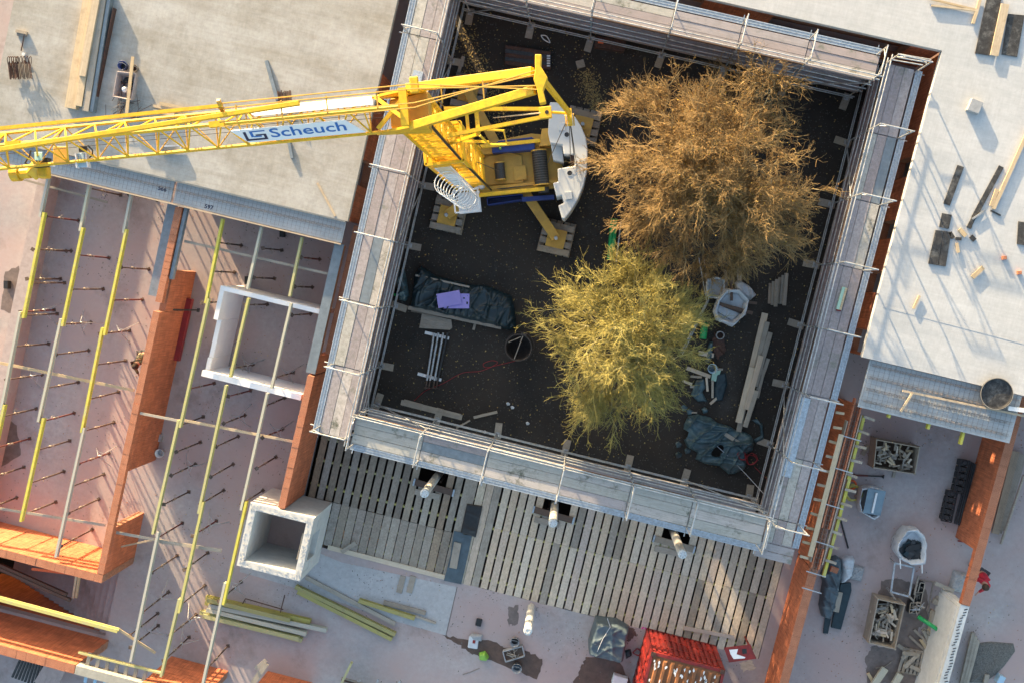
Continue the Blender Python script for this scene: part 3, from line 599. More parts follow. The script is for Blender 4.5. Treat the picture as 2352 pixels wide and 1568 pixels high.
for T, l in PB.items():
    for q in l:
        w_ = p(T, *q, 0); r = min(range(6), key=lambda i: abs(BX[i] - w_.x)); pts.append((r, -(BX[r] * .5 + w_.x * .5 if abs(BX[r] - w_.x) > .6 else 0), w_.y, w_.x))
proto = make_prop(); protor = make_prop()
for c in protor.children:
    if c.name.startswith(('outer', 'inner')): c.data = (_cyl.get(M['prop_red'].name) or pole('x', M['prop_red'], None, (0, 0, 0), (0, 0, 1), .1).data)
for ob in [q for q in bpy.data.objects if q.name == 'x']: bpy.data.objects.remove(ob)
used = {proto: False, protor: False}; tri = []
for r in range(6):
    row = sorted([q for q in pts if q[0] == r], key=lambda q: -q[2])
    for i, (_, _, y, x) in enumerate(row):
        red = (i * 7 + r * 3) % 5 == 0; pr = protor if red else proto
        o = copy_tree(pr) if used[pr] else pr; used[pr] = True
        xx = BX[r] + max(-.18, min(.18, x - BX[r])); o.location = (xx, y, 0); o.rotation_euler = (R(random.uniform(-.8, .8)), R(random.uniform(-.8, .8)), random.uniform(0, 6))
        tag(o, '%s steel prop, %s from the slab edge under the %s beam row' % ('red-brown' if red else 'dark brown', ORD[i], RN[r]), 'prop', 'props under the formwork beams'); o.pop('_o', None)
        tri.append((xx, y, r, i))
def tripod(x, y, label):
    o = thing('prop_tripod', label, 'tripod', (x, y, 0), 'folding tripods holding props'); a0 = random.uniform(0, 2)
    for k in range(3):
        a = a0 + k * 2.1; e = V(x + .52 * math.cos(a), y + .52 * math.sin(a), .02); pole('leg', M['galv'], o, (x + .05 * math.cos(a), y + .05 * math.sin(a), .78), e, .014); pole('strut', M['galv'], o, (x + .04 * math.cos(a), y + .04 * math.sin(a), .3), V(x, y, 0) + (e - V(x, y, 0)) * .55 + V(0, 0, .32), .01)
    MB().lathe((x, y, .70), [(.036, 0), (.055, .01), (.055, .1), (.036, .11)], 10).build('clamp', M['galv'], o, True)
for (x, y, r, i) in tri:
    if (r, i) in {(0, 5), (1, 3), (2, 3), (2, 7), (0, 8), (3, 6), (4, 5), (5, 5), (3, 10), (4, 3), (4, 9), (5, 3), (5, 8), (4, 12), (5, 10), (3, 12), (4, 13)}:
        tripod(x, y, 'thin folding tripod around the %s prop from the slab edge in the %s beam row' % (ORD[i], RN[r]))
# unseen props added under the left slab for their shadow stripes on the floor
for i, x in enumerate((-19.0, -17.5, -16.0)):
    for j, y in enumerate((1.2, 2.5, 3.9, 5.3, 6.8, 8.4)):
        o = copy_tree(proto); o.location = (x + random.uniform(-.2, .2), y, 0.28); tag(o, '%s unseen steel prop inside, %s line under the left slab' % (ORD[j], ORD[i]), 'prop', 'props under the slab')
# timber laths across the beams
def lath(a, b_, mat, label, w=.1, h=.03): return lone(rod('timber_lath', M[mat], None, a, b_, w, h), label, 'lath', None)
lath(p('d', 0, 930, 2.3), p('d', 925, 1120, 2.3), 'wood_new', 'long pale lath tying the three left beam rows')
lath(p('d', 965, 1275, 2.6), p('d', 1240, 1330, 2.6), 'wood_mid', 'grey lath bridging from the long wall to the fourth beam row', .09)
lath(p('d', 1270, 1325, 2.3), p('d', 2015, 1470, 2.3), 'wood_new', 'pale lath across the three right beam rows below the white room', .09)
lath(p('d', 1270, 95, 2.3), p('d', 2280, 325, 2.3), 'wood_mid', 'grey lath across the three right beam rows above the white room', .09)
lath(p('g', 0, 365, 2.3), p('g', 725, 480, 2.3), 'wood_mid', 'grey lath near the sunlit wall across the left beam rows', .09)
lath(p('g', 780, 525, 2.3), p('g', 1290, 620, 2.3), 'wood_mid', 'weathered lath from the doorway wall towards the right beam rows', .1)
lath(p('g', 1100, 590, 2.4), p('g', 1525, 655, 2.4), 'wood_mid', 'short weathered lath over the fourth and fifth beam rows', .13)
lath(p('g', 815, 1195, 2.5), p('g', 1070, 1360, 2.3), 'wood_new', 'slanting pale lath at the end of the double yellow beam', .09)
lath(p('a', 150, 1235, 2.2), p('a', 740, 1395, 2.2), 'wood_mid', 'grey lath under the crane jib along the slab edge', .08)
lath(p('g', 770, 640, 1.6), p('g', 1060, 580, 1.4), 'wood_new', 'thin pale lath leaning out of the doorway wall', .06)
lath(p('a', 0, 880, 2.9), p('a', 75, 890, 2.9), 'wood_mid', 'short lath end at the left picture edge beside the slab', .1)
# ------------------------------------------------------------------ self-erecting tower crane
CA = R(19.0); U_, V_ = V(math.cos(CA), math.sin(CA), 0), V(-math.sin(CA), math.cos(CA), 0); C0 = V(-3.34, 3.58, 0)
def K(u, v, z): return C0 + U_ * u + V_ * v + V(0, 0, z)
def kp(x, y, z): return D((1450 + x / 2.178) / 1.7415, (200 + y / 2.178) / 1.7415, z)
crane = thing('tower_crane', 'yellow self-erecting tower crane with a jib reaching over the left slab', 'crane', (C0.x, C0.y, GZ))
def cp(name, mb, mat, parent=None, **k): return mb.build(name, M[mat], parent if parent is not None else crane, off=(C0.x, C0.y, GZ), **k)
# outriggers on timber cribs
for i, q in enumerate([(-5.26, 1.51), (-1.17, 1.61), (-1.19, 5.8), (-5.55, 6.06)]):
    e = V(q[0], q[1], .42); c = V(C0.x, C0.y, .75); s = c + (e - c).normalized() * .7; s.z = .8
    m_ = MB(); d = (e - s); n_ = V(-d.y, d.x, 0).normalized()
    m_.bar(s, e + V(0, 0, .12), .34, .26); o = cp('outrigger_leg', m_, 'ochre', bevel=.02); cp('leg_slot', MB().bar(s + d * .35 + V(0, 0, .14 + .02), s + d * .8 + V(0, 0, .16), .12, .02), 'steel_dark', o)
    cp('foot_jack', MB().lathe(e, [(.07, .0), (.07, .34), (.05, .36), (.001, .36)], 14), 'galv', o); cp('foot_plate', MB().prism([(q[0] + .34 * sx, q[1] + .34 * sy) for sx, sy in ((-1, -1), (1, -1), (1, 1), (-1, 1))], .232, .29), 'ochre', o)
    cr = thing('timber_crib', ['timber crib under the crane foot below the ladder cage', 'timber crib under the crane foot beside the yellow-green tree', 'timber crib under the crane foot behind the counterweight', 'timber crib under the crane foot hidden by the crane struts'][i], 'timber', (q[0], q[1], GZ))
    for k in range(5): piece('sleeper', M['wood_old'], cr, (q[0] - .5 + .25 * k, q[1] + .05, GZ + .1), (.21, 1.25, .17), random.uniform(-.03, .03))
    for k in range(4): piece('sleeper', M['wood_old'], cr, (q[0], q[1] - .45 + .3 * k, GZ + .29), (1.15, .22, .17), random.uniform(-.05, .05))
cp('undercarriage', MB().lathe((C0.x, C0.y, 0), [(.001, .2), (.75, .2), (.95, .45), (.95, .85), (.7, .9), (.7, 1.15), (.001, 1.15)], 24), 'ochre')
pl = cp('slewing_platform', MB().prism([K(*q, 0)[:2] for q in ((-1.9, -.75), (-1.2, -.85), (1.9, -.85), (1.9, .95), (.9, 1.15), (-.7, 1.0), (-1.4, .75), (-1.9, .7))], 1.15, 1.42), 'ochre', bevel=.02)
for q in ((-.95, -.62, .1), (-.95, .62, .1)): cp('platform_rib', MB().bar(K(-1.6, q[1], 1.5), K(1.8, q[1], 1.5), .1, .16), 'ochre', pl)
cp('cover_plate', MB().prism([K(*q, 0)[:2] for q in ((-1.0, -.5), (.45, -.55), (.5, .4), (.1, .55), (-.7, .5), (-1.0, .3))], 1.425, 1.5), 'ochre', pl, bevel=.01)
cp('cover_plate', MB().prism([K(*q, 0)[:2] for q in ((.15, -.45), (.6, -.45), (.6, .05), (.15, .05))], 1.505, 1.53), 'ochre', pl, bevel=.01)
def drum(u, r, v0, v1, z):
    o = cp('winch_drum', MB().tube([K(u, v0, z), K(u, v1, z)], r, 24), 'drum', pl, smooth=False)
    for v in (v0, v1): cp('flange', MB().tube([K(u, v - .02, z), K(u, v + .02, z)], r * 1.12, 24), 'ochre', o)
    m_ = MB()
    for k in range(14): a = v0 + (v1 - v0) * (k + .5) / 14; m_.tube([K(u, a - .012, z), K(u, a + .012, z)], r * 1.03, 20)
    tag(cp('wound_rope', m_, 'rope', o), kind='stuff')
drum(-.32, .18, -.38, .22, 1.62); drum(1.12, .26, -.72, .48, 1.72); cp('winch_motor', MB().tube([K(1.15, -.82, 1.7), K(1.15, -1.0, 1.7)], .2, 16), 'steel_dark', pl)
for v, z in ((.80, 1.95), (-.88, 1.95)): cp('tie_beam', MB().bar(K(-1.15, v, z), K(1.2, v, z - .1), .13, .16), 'yellow', pl, bevel=.015)
cp('bracket', MB().prism([K(*q, 0)[:2] for q in ((1.15, .6), (1.75, .6), (1.75, 1.2), (1.3, 1.2))], 1.4, 1.9), 'ochre', pl, bevel=.02)
cp('lamp_pod', MB().lathe(K(-1.0, -.55, 1.75), [(.001, .2), (.1, .2), (.12, .1), (.12, 0), (.001, 0)], 16), 'white', pl); cp('lamp_arm', MB().bar(K(-1.0, -.55, 1.8), K(-1.25, -.62, 1.8), .08), 'white', pl)
for k in range(7): cp('machine_block', MB().cbox(K(-1.55 + random.uniform(-.25, .2), -.5 + .18 * k, 1.55), random.uniform(.15, .35), random.uniform(.12, .22), random.uniform(.2, .5), CA), 'ochre', pl, bevel=.015)
cp('cable_bundle', MB().tube([K(-.8, -.6, 1.55), K(-.3, -.7, 1.56), (K(.8, -.66, 1.56))], .02, 6), 'steel_dark', pl)
# blue boxes
o = cp('control_cabinet', MB().prism([kp(*q, 1.9)[:2] for q in ((1122, 835), (1180, 800), (1480, 765), (1500, 780), (1500, 870), (1130, 900))], 1.0, 1.9), 'blue', bevel=.02)
cp('cabinet_rim', MB().bar(kp(1180, 802, 1.92), kp(1480, 768, 1.92), .05, .04), 'blue', o); cp('signal_lamp', MB().lathe(kp(1200, 857, 2.0), [(.04, -.1), (.04, 0), (.001, .03)], 10), 'green_net', o)
cp('cabinet', MB().prism([kp(*q, 1.8)[:2] for q in ((1545, 800), (1622, 785), (1622, 830), (1545, 835))], 1.2, 1.8), 'blue')
o = cp('open_trough', MB().prism([kp(*q, 1.3)[:2] for q in ((1085, 1290), (1390, 1260), (1395, 1305), (1090, 1350))], .75, .8), 'blue')
P4 = [kp(*q, 1.3) for q in ((1085, 1290), (1390, 1260), (1395, 1305), (1090, 1350))]
for k in range(4): cp('trough_side', MB().bar(P4[k] - V(0, 0, .25), P4[(k + 1) % 4] - V(0, 0, .25), .03, .5), 'blue', o)
cp('blue_beam', MB().bar(kp(1390, 1305, 1.3), kp(1670, 1285, 1.3), .16, .2), 'blue')
# counterweight
poly = [(1632, 455), (1690, 458), (1780, 510), (1850, 580), (1905, 665), (1945, 760), (1962, 870), (1963, 960), (1955, 1060), (1930, 1180), (1880, 1300), (1820, 1400), (1760, 1478), (1738, 1470), (1705, 1355), (1755, 1335), (1735, 1270), (1690, 1285), (1660, 1160), (1705, 1150), (1700, 1035), (1850, 1012), (1842, 915), (1755, 915), (1740, 830), (1635, 815), (1615, 720), (1625, 560)]
cwp = [kp(x, y, 2.35) for x, y in poly]
o = cp('counterweight', MB().prism([q[:2] for q in cwp], 1.0, 2.35), 'ballast', bevel=.04)
for q in ((1780, 740), (1805, 1075)):
    c = kp(*q, 2.353); cp('lifting_hole', MB().lathe(c, [(.001, .004), (.085, .004)], 20), 'black', o); cp('hole_rim', MB().lathe(c, [(.085, 0), (.105, .012), (.085, .012)], 20), 'ballast', o)
for q in ((1735, 670), (1797, 1270)): cp('block_stud', MB().cbox(kp(*q, 2.37), .24, .26, .05, CA), 'ballast', o, bevel=.01)
cp('lower_block', MB().prism([q[:2] for q in [kp(*r, 2.0) for r in ((1640, 820), (1740, 840), (1755, 985), (1660, 960))]], 1.0, 2.0), 'ballast', o, bevel=.03); cp('rope_anchor', MB().cbox(kp(1850, 960, 2.0), .3, .35, .5, CA), 'rust', o)
# lattice helpers
def lattice(m_, corners, n, r, pattern=0):               # corners: list of (foot, head) chord ends; diagonals run round the faces
    k = len(corners)
    for i in range(k):
        (a0, a1), (b0, b1) = corners[i], corners[(i + 1) % k]
        for j in range(n):
            f, g = j / n, (j + 1) / n; A, A2, B, B2 = a0.lerp(a1, f), a0.lerp(a1, g), b0.lerp(b1, f), b0.lerp(b1, g)
            m_.tube([A, B], r, 5, False); m_.tube([A, B2] if j % 2 else [B, A2], r, 5, False)
# mast: outer lower section and slimmer upper section
MU = -1.40
def mast(name, hw, z0, z1, n, r, rd):
    cs = [(K(MU + hw * a, hw * b_, z0), K(MU + hw * a, hw * b_, z1)) for a, b_ in ((-1, -1), (1, -1), (1, 1), (-1, 1))]
    o = cp(name, MB().tube([cs[0][0], cs[0][1]], r, 8), 'yellow')
    for c in cs[1:]: cp('chord', MB().tube(c, r, 8), 'yellow', o)
    for i in range(4):
        (a0, a1), (b0, b1) = cs[i], cs[(i + 1) % 4]; m_ = MB()
        for j in range(n):
            f, g = j / n, (j + 1) / n; m_.bar(a0.lerp(a1, f), b0.lerp(b1, f), rd * 2.4, rd * 2.4); m_.bar(*((a0.lerp(a1, f), b0.lerp(b1, g)) if j % 2 else (b0.lerp(b1, f), a0.lerp(a1, g))), rd * 2, rd * 2)
            m_.bar(a0.lerp(a1, f + .5 / n), b0.lerp(b1, f + .5 / n), rd * 1.8, rd * 1.8)
        cp('bracing', m_, 'yellow', o)
    return o
lo_ = mast('lower_mast', .52, 1.3, 8.8, 10, .06, .022); up_ = mast('upper_mast', .36, 6.5, 14.1, 12, .05, .02)
for z in (8.8, 5.2): 
    for s in (-1, 1): cp('collar', MB().bar(K(MU - .56, .55 * s, z), K(MU + .56, .55 * s, z), .08, .2), 'yellow', lo_); cp('collar', MB().bar(K(MU + .55 * s, -.56, z), K(MU + .55 * s, .56, z), .08, .2), 'yellow', lo_)
cp('mast_panel', MB().bar(K(MU - .15, -.56, 6.6), K(MU - .15, -.56, 8.4), .55, .03, up=(V_.x, V_.y, 0)), 'yellow', lo_)
cp('mast_cable', MB().tube([K(MU + .40, -.40, 14.2), K(MU + .42, -.45, 11), K(MU + .45, -.5, 9), K(MU + .6, -.62, 5), K(MU + .7, -.7, 1.6)], .035, 6), 'black')
cp('mast_cable', MB().tube([K(MU + .45, .42, 13), K(MU + .55, .5, 9), K(MU + .62, .6, 3)], .015, 5), 'black')
# ladder cage
lad = cp('ladder', MB().bar(K(MU - .35, -.62, .6), K(MU - .35, -.62, 8.4), .03), 'white')
cp('stringer', MB().bar(K(MU + .1, -.62, .6), K(MU + .1, -.62, 8.4), .03), 'white', lad); m_ = MB()
for k in range(28): m_.tube([K(MU - .35, -.62, .8 + .28 * k), K(MU + .1, -.62, .8 + .28 * k)], .012, 5)
cp('rung', m_, 'white', lad)
for k in range(9):
    z = 2.3 + k * .68; cp('cage_hoop', MB().tube([K(MU - .12 + .38 * math.sin(a), -.66 - .36 * (1 - math.cos(a)) , z) for a in [math.pi * 2 * j / 18 - math.pi for j in range(19)]], .016, 5), 'white', lad)
for a in (-1.5, 1.5, 3.14): cp('cage_strip', MB().bar(K(MU - .12 + .38 * math.sin(a), -.66 - .36 * (1 - math.cos(a)), 2.3), K(MU - .12 + .38 * math.sin(a), -.66 - .36 * (1 - math.cos(a)), 7.8), .03, .01), 'white', lad)
cp('ladder_panel', MB().bar(K(MU - .12, -.60, 3.6), K(MU - .12, -.60, 6.6), .46, .02, up=(V_.x, V_.y, 0)), 'white', lad); cp('landing', MB().cbox(K(MU - .12, -1.05, 1.5), .8, .75, .03, CA), 'white', lad)
for a, b_ in (((-.55, -.7), (.3, -.7)), ((.3, -.7), (.3, -1.45)), ((.3, -1.45), (-.55, -1.45)), ((-.55, -1.45), (-.55, -.7))): cp('gate_frame', MB().bar(K(MU + a[0], a[1], 2.5), K(MU + b_[0], b_[1], 2.5), .05), 'white', lad)
# jib root, chords and lattice (triangular section)
JD = (V(-13.56, .16, 0) - V(-4.65, 3.1, 0)).normalized(); JN = V(-JD.y, JD.x, 0) * -1; J0 = V(-4.65, 3.1, 0)
if JN.y < 0: JN = -JN
def J(s, w_, z): return J0 + JD * s + JN * w_ + V(0, 0, z)
ZB, ZT, JW, JE = 14.3, 15.02, .41, 16.5
jb = cp('jib_chord', MB().tube([J(.2, -JW, ZB), J(JE, -JW, ZB)], .042, 8), 'yellow'); cp('jib_chord', MB().tube([J(.2, JW, ZB), J(JE, JW, ZB)], .04, 8), 'yellow', jb); cp('jib_chord', MB().tube([J(.2, 0, ZT), J(JE, 0, ZT)], .048, 8), 'yellow', jb)
n = 21; st = (JE - 1.2) / n
for w_, nm in ((-JW, 'near'), (JW, 'far')):
    m_ = MB()
    for k in range(n):
        s = 1.0 + k * st; m_.tube([J(s, w_, ZB), J(s + st / 2, 0, ZT)], .022, 6); m_.tube([J(s + st / 2, 0, ZT), J(s + st, w_, ZB)], .022, 6)
        if k % 2 == 0: m_.tube([J(s, w_, ZB), J(s, 0, ZT)], .018, 6)
    cp('jib_bracing', m_, 'yellow', jb)
m_ = MB()
for k in range(n): s = 1.0 + k * st; m_.tube([J(s, -JW, ZB), J(s, JW, ZB)], .018, 6); m_.tube([J(s, -JW, ZB), J(s + st, JW, ZB)] if k % 2 else [J(s, JW, ZB), J(s + st, -JW, ZB)], .016, 6)
cp('jib_bracing', m_, 'ochre', jb)
for s in (4.2, 9.0): cp('jib_joint', MB().bar(J(s, 0, ZT), J(s + .35, 0, ZT), .13, .13), 'yellow', jb)
# tie bars above the jib
t1 = cp('tie_bar', MB().bar(J(2.2, .10, 15.95), J(10, -.3, 15.85), .10, .13), 'yellow', jb, bevel=.01); cp('tie_bar', MB().bar(J(10, -.3, 15.85), J(JE, -.3, 15.75), .10, .13), 'yellow', jb, bevel=.01); cp('tie_bar', MB().bar(J(3.9, .21, 15.95), J(JE, .21, 15.75), .075, .09), 'yellow', jb)
for w_ in (-.24, -.14, .16, .26): cp('tie_rod', MB().tube([J(4.0, w_, 15.95), J(-.3, w_, 16.0), K(1.55, w_ * -.8, 16.15)], .016, 5), 'ochre', jb)
for s in (3.6, 2.6, 1.6, .5, -.9, -1.8): cp('tie_spacer', MB().bar(J(s, -.2, 15.97), J(s, .2, 15.97), .03), 'ochre', jb)
for s in (3.95, 9.4): cp('tie_lug', MB().bar(J(s, .1, 15.8), J(s, .32, 16.05), .08), 'ochre', jb)
# jib root block and head frame
cp('root_block', MB().hexa([J(.55, -.42, 13.9), J(-.4, -.42, 13.9), J(-.4, .42, 13.9), J(.55, .42, 13.9), J(.55, -.3, 14.2), J(-.4, -.42, 14.35), J(-.4, .42, 14.35), J(.55, .3, 14.2)]), 'ochre', jb, bevel=.03)
for w_ in (-.42, .42): cp('root_cheek', MB().hexa([J(.9, w_ - .03, 14.15), J(-.35, w_ - .03, 13.75), J(-.35, w_ + .03, 13.75), J(.9, w_ + .03, 14.15), J(.7, w_ - .03, 14.4), J(-.35, w_ - .03, 15.0), J(-.35, w_ + .03, 15.0), J(.7, w_ + .03, 14.4)]), 'yellow', jb)
cp('cross_brace', MB().bar(J(.8, -.36, 14.5), J(0, .36, 14.75), .09), 'yellow', jb); cp('cross_brace', MB().bar(J(.8, .36, 14.5), J(0, -.36, 14.75), .09), 'yellow', jb); cp('head_post', MB().bar(J(.1, -.42, 14.9), J(.1, .42, 14.9), .18, .14), 'yellow', jb); cp('roller_plate', MB().cbox(J(-.32, .26, 15.9), .20, .36, .06, CA), 'yellow', jb, bevel=.05)
for w_ in (-.43, .43):
    a, b_ = J(.0, w_, 14.8), K(1.5, w_ * .45, 16.05)
    cp('strut', MB().bar(a, b_, .19, .17), 'yellow', jb, bevel=.015)
cp('strut_head', MB().prism([K(*q, 0)[:2] for q in ((1.58, -.52), (1.72, -.5), (1.68, -.25), (1.80, 0), (1.68, .25), (1.72, .5), (1.58, .52), (1.55, .2), (1.50, 0), (1.55, -.2))], 15.95, 16.2), 'yellow', jb, bevel=.02)
# rear frame, tie rod, pulley and ropes
PU = K(2.22, .02, 11.3)
rf = cp('rear_frame', MB().bar(K(-.9, .34, 12.2), K(1.55, .10, 12.0), .09, .12), 'yellow'); cp('frame_bar', MB().bar(K(-.9, -.34, 12.2), K(1.55, -.10, 12.0), .09, .12), 'yellow', rf)
cp('frame_end', MB().cbox(K(1.62, 0, 12.0), .32, .30, .14, CA), 'yellow', rf, bevel=.02); cp('frame_pin', MB().lathe(K(1.66, 0, 12.073), [(.001, .004), (.05, .004)], 12), 'black', rf); cp('frame_post', MB().bar(K(-.1, -.32, 12.1), K(-.1, .32, 12.1), .1), 'yellow', rf); cp('frame_post', MB().bar(K(-.35, -.32, 12.1), K(-.35, .32, 12.1), .08), 'yellow', rf)
cp('frame_strut', MB().bar(K(MU + .4, -.36, 11.0), K(-.1, -.34, 12.0), .08), 'yellow', rf); cp('frame_strut', MB().bar(K(MU + .4, .36, 11.0), K(-.1, .34, 12.0), .08), 'yellow', rf); cp('needle', MB().tube([K(.3, 0, 12.1), K(1.5, 0, 12.05)], [.01, .025], 6), 'wood_new', rf)
cp('hoop_frame', MB().tube([K(.1, -.2, 11.6), K(.5, -.25, 11.5), K(.55, -.6, 11.4), K(.1, -.55, 11.4), K(-.1, -.35, 11.8)], .035, 6), 'yellow', rf); cp('frame_bar', MB().bar(K(MU + .4, -.3, 11.2), K(.1, -.5, 11.5), .07), 'yellow', rf)
cp('pull_rod', MB().bar(K(1.7, 0, 16.0), PU + V(0, 0, .2), .10, .10), 'yellow', rf); cp('link_bar', MB().tube([K(1.75, 0, 12.0), PU + V(0, 0, .1)], .035, 6), 'yellow', rf)
pb = cp('pulley_block', MB().bar(PU + V_ * .12, PU - V_ * .28, .13, .34), 'yellow'); 
for k in range(7):
    for s in (-1, 1): cp('sheave', MB().tube([PU - V_ * (.06 + .03 * k) + U_ * (.1 * s) - U_ * .02, PU - V_ * (.06 + .03 * k) + U_ * (.1 * s) + U_ * .02], .07, 8), 'ochre', pb)
for q in ((1615, 985, 1.8), (1812, 985, 2.1), (1850, 985, 2.1), (1862, 985, 2.1)): cp('hoist_rope', MB().tube([PU - V(0, 0, .15), kp(*q)], .013, 5), 'rope', pb)
cp('hoist_rope', MB().tube([K(-.32, -.1, 1.8), K(MU + .2, 0, 6), K(MU, .1, 13.5)], .012, 5), 'rope', pb); cp('plumb_rope', MB().tube([kp(1738, 1470, 1.6), kp(1715, 1560, -.3)], .01, 5), 'rope', pb)
# jib rope, trolley gear and boxes
for w_ in (-.1, .12, 0): cp('jib_rope', MB().tube([J(.5, w_, 14.45), J(JE, w_, 14.42)], .008, 4), 'rope', jb)
def jp(x, y, z): return D(x / 5.88 / 1.7415, (560 + y / 5.88) / 1.7415, z)
def jbox(name, mat, x0, y0, x1, y1, z, h):
    return cp(name, MB().hexa([*[jp(*q, z - h) for q in ((x0, y1), (x1, y1), (x1, y0), (x0, y0))], *[jp(*q, z) for q in ((x0, y1), (x1, y1), (x1, y0), (x0, y0))]]), mat, jb, bevel=.015)
jbox('motor_box', 'lightgreen', 815, 290, 1000, 490, 14.6, .25); jbox('trolley_plate', 'ochre', 1250, 160, 1590, 560, 14.35, .06); o = jbox('floodlight', 'paleblue', 1820, 310, 2080, 650, 14.25, .16)
cp('light_rim', MB().bar(jp(1805, 320, 14.26), jp(1830, 670, 14.26), .03, .14), 'white', o); cp('light_rim', MB().bar(jp(2040, 310, 14.26), jp(2090, 650, 14.26), .03, .14), 'white', o); jbox('light_mount', 'black', 1850, 130, 2050, 290, 14.4, .12)
jbox('junction_box', 'white', 1155, 520, 1300, 640, 14.1, .15)
g = cp('trolley_gearmotor', MB().tube([jp(290, 800, 13.9), jp(480, 790, 13.9)], .19, 16), 'yellow', jb); cp('motor_body', MB().tube([jp(480, 790, 13.9), jp(720, 770, 13.9)], .14, 12), 'yellow', g); cp('gearbox', MB().bar(jp(700, 620, 14.0), jp(960, 800, 13.8), .34, .3), 'yellow', g, bevel=.04); cp('gearbox', MB().bar(jp(930, 740, 13.9), jp(1150, 730, 13.9), .36, .26), 'yellow', g, bevel=.04)
cp('drive_shaft', MB().tube([jp(0, 690, 14.3), jp(490, 640, 14.3)], .04, 6), 'yellow', g); cp('motor_cable', MB().tube([jp(720, 250, 14.5), jp(690, 400, 14.3), jp(590, 550, 14.2), jp(720, 620, 14.0)], .02, 5), 'black', g); cp('gear_cover', MB().cbox(jp(1000, 550, 14.1), .36, .2, .2, CA), 'black', g)
cp('motor_cable', MB().tube([jp(2060, 130, 14.5), jp(2180, 250, 14.4), jp(2170, 370, 14.3), jp(2100, 420, 14.25)], .018, 5), 'black', o)
# name boards on both faces of the jib
def facept(s, h, side): 
    return J(s, -JW * (1 - h) * side, ZB + (ZT - ZB) * h)
sA, sB = 1.20, 4.15
nrm = (facept(3, 0, 1) - facept(3, 1, 1)).normalized(); fx = -JD; fy = -nrm; fz = fx.cross(fy).normalized()
og = facept(sB, .46, 1) + fz * .055
def F2(x, y, e=0.0): return og + fx * x + fy * y + fz * e
L = sB - sA
nb = cp('name_board', MB().add([F2(0, .24), F2(.30, -.24), F2(L + .1, -.27), F2(L - .28, .24), F2(0, .24, -.012), F2(.30, -.24, -.012), F2(L + .1, -.27, -.012), F2(L - .28, .24, -.012)], [(0, 1, 2, 3), (7, 6, 5, 4), (0, 4, 5, 1), (1, 5, 6, 2), (2, 6, 7, 3), (3, 7, 4, 0)]), 'sign')
def lettering(txt, mat, parent, Fn, x0, y0, size, sx=1.0, bold=0.0, shear=0.0, e=.006, flip=False):
    cu = bpy.data.curves.new('txt', 'FONT'); cu.body = txt; cu.size = size; cu.offset = bold; cu.shear = shear; cu.resolution_u = 3
    to = bpy.data.objects.new('txt', cu); C.objects.link(to); bpy.context.view_layer.update(); me = to.evaluated_get(bpy.context.evaluated_depsgraph_get()).to_mesh()
    vv = [Fn(x0 + q.co.x * sx * (-1 if flip else 1), y0 + q.co.y, e) for q in me.vertices]; ff = [tuple(q.vertices) for q in me.polygons]
    bpy.data.objects.remove(to); return MB().add(vv, ff), mat
tx, _ = lettering('Scheuch', '', nb, F2, .86, -.12, .44, 1.24, .005); cp('lettering', tx, 'sign_blue', nb)
def emb(rects, mat, nm):
    m_ = MB()
    for q in rects: m_.add([F2(a, b_, .006) for a, b_ in [(.27 + (x_ - .44) * .82, y_) for x_, y_ in q]], [tuple(range(len(q)))])
    cp(nm, m_, mat, nb)
emb([[(.44, .15), (.52, .15), (.52, -.17), (.44, -.17)], [(.52, -.11), (1.06, -.11), (1.06, -.17), (.52, -.17)], [(.98, .0), (1.06, .0), (1.06, -.11), (.98, -.11)], [(.76, .03), (1.06, .03), (1.06, -.01), (.76, -.01)]], 'sign_dark', 'emblem')
emb([[(.62, .16), (1.06, .16), (1.06, .12), (.62, .12)], [(.62, .12), (.70, .12), (.70, -.05), (.62, -.05)], [(.70, -.02), (.92, -.02), (.92, -.06), (.70, -.06)]], 'sign_blue', 'emblem')
og2 = facept(sB - .2, .62, -1) - (facept(3, 0, -1) - facept(3, 1, -1)).normalized().cross(JD) * 0
n2 = (facept(3, 1, -1) - facept(3, 0, -1)).normalized(); fz2 = fx.cross(n2).normalized(); fz2 = fz2 if fz2.z > 0 else -fz2
og2 = facept(sB - .2, .5, -1) - fz2 * .05
og2 = facept(sB - .2, .5, -1) + JN * .06
def F3(x, y, e=0.0): return og2 + fx * x + n2 * y - JN * e
nb2 = cp('name_board', MB().add([F3(0, -.27), F3(L + .1, -.27), F3(L + .2, .3), F3(.45, .3), F3(0, -.27, -.012), F3(L + .1, -.27, -.012), F3(L + .2, .3, -.012), F3(.45, .3, -.012)], [(0, 1, 2, 3), (7, 6, 5, 4), (0, 4, 5, 1), (1, 5, 6, 2), (2, 6, 7, 3), (3, 7, 4, 0)]), 'white')
tx, _ = lettering('NIVVIOL', '', nb2, F3, .75, -.15, .40, 1.0, .0, .5, .008); cp('show_through', tx, 'sign_faint', nb2)
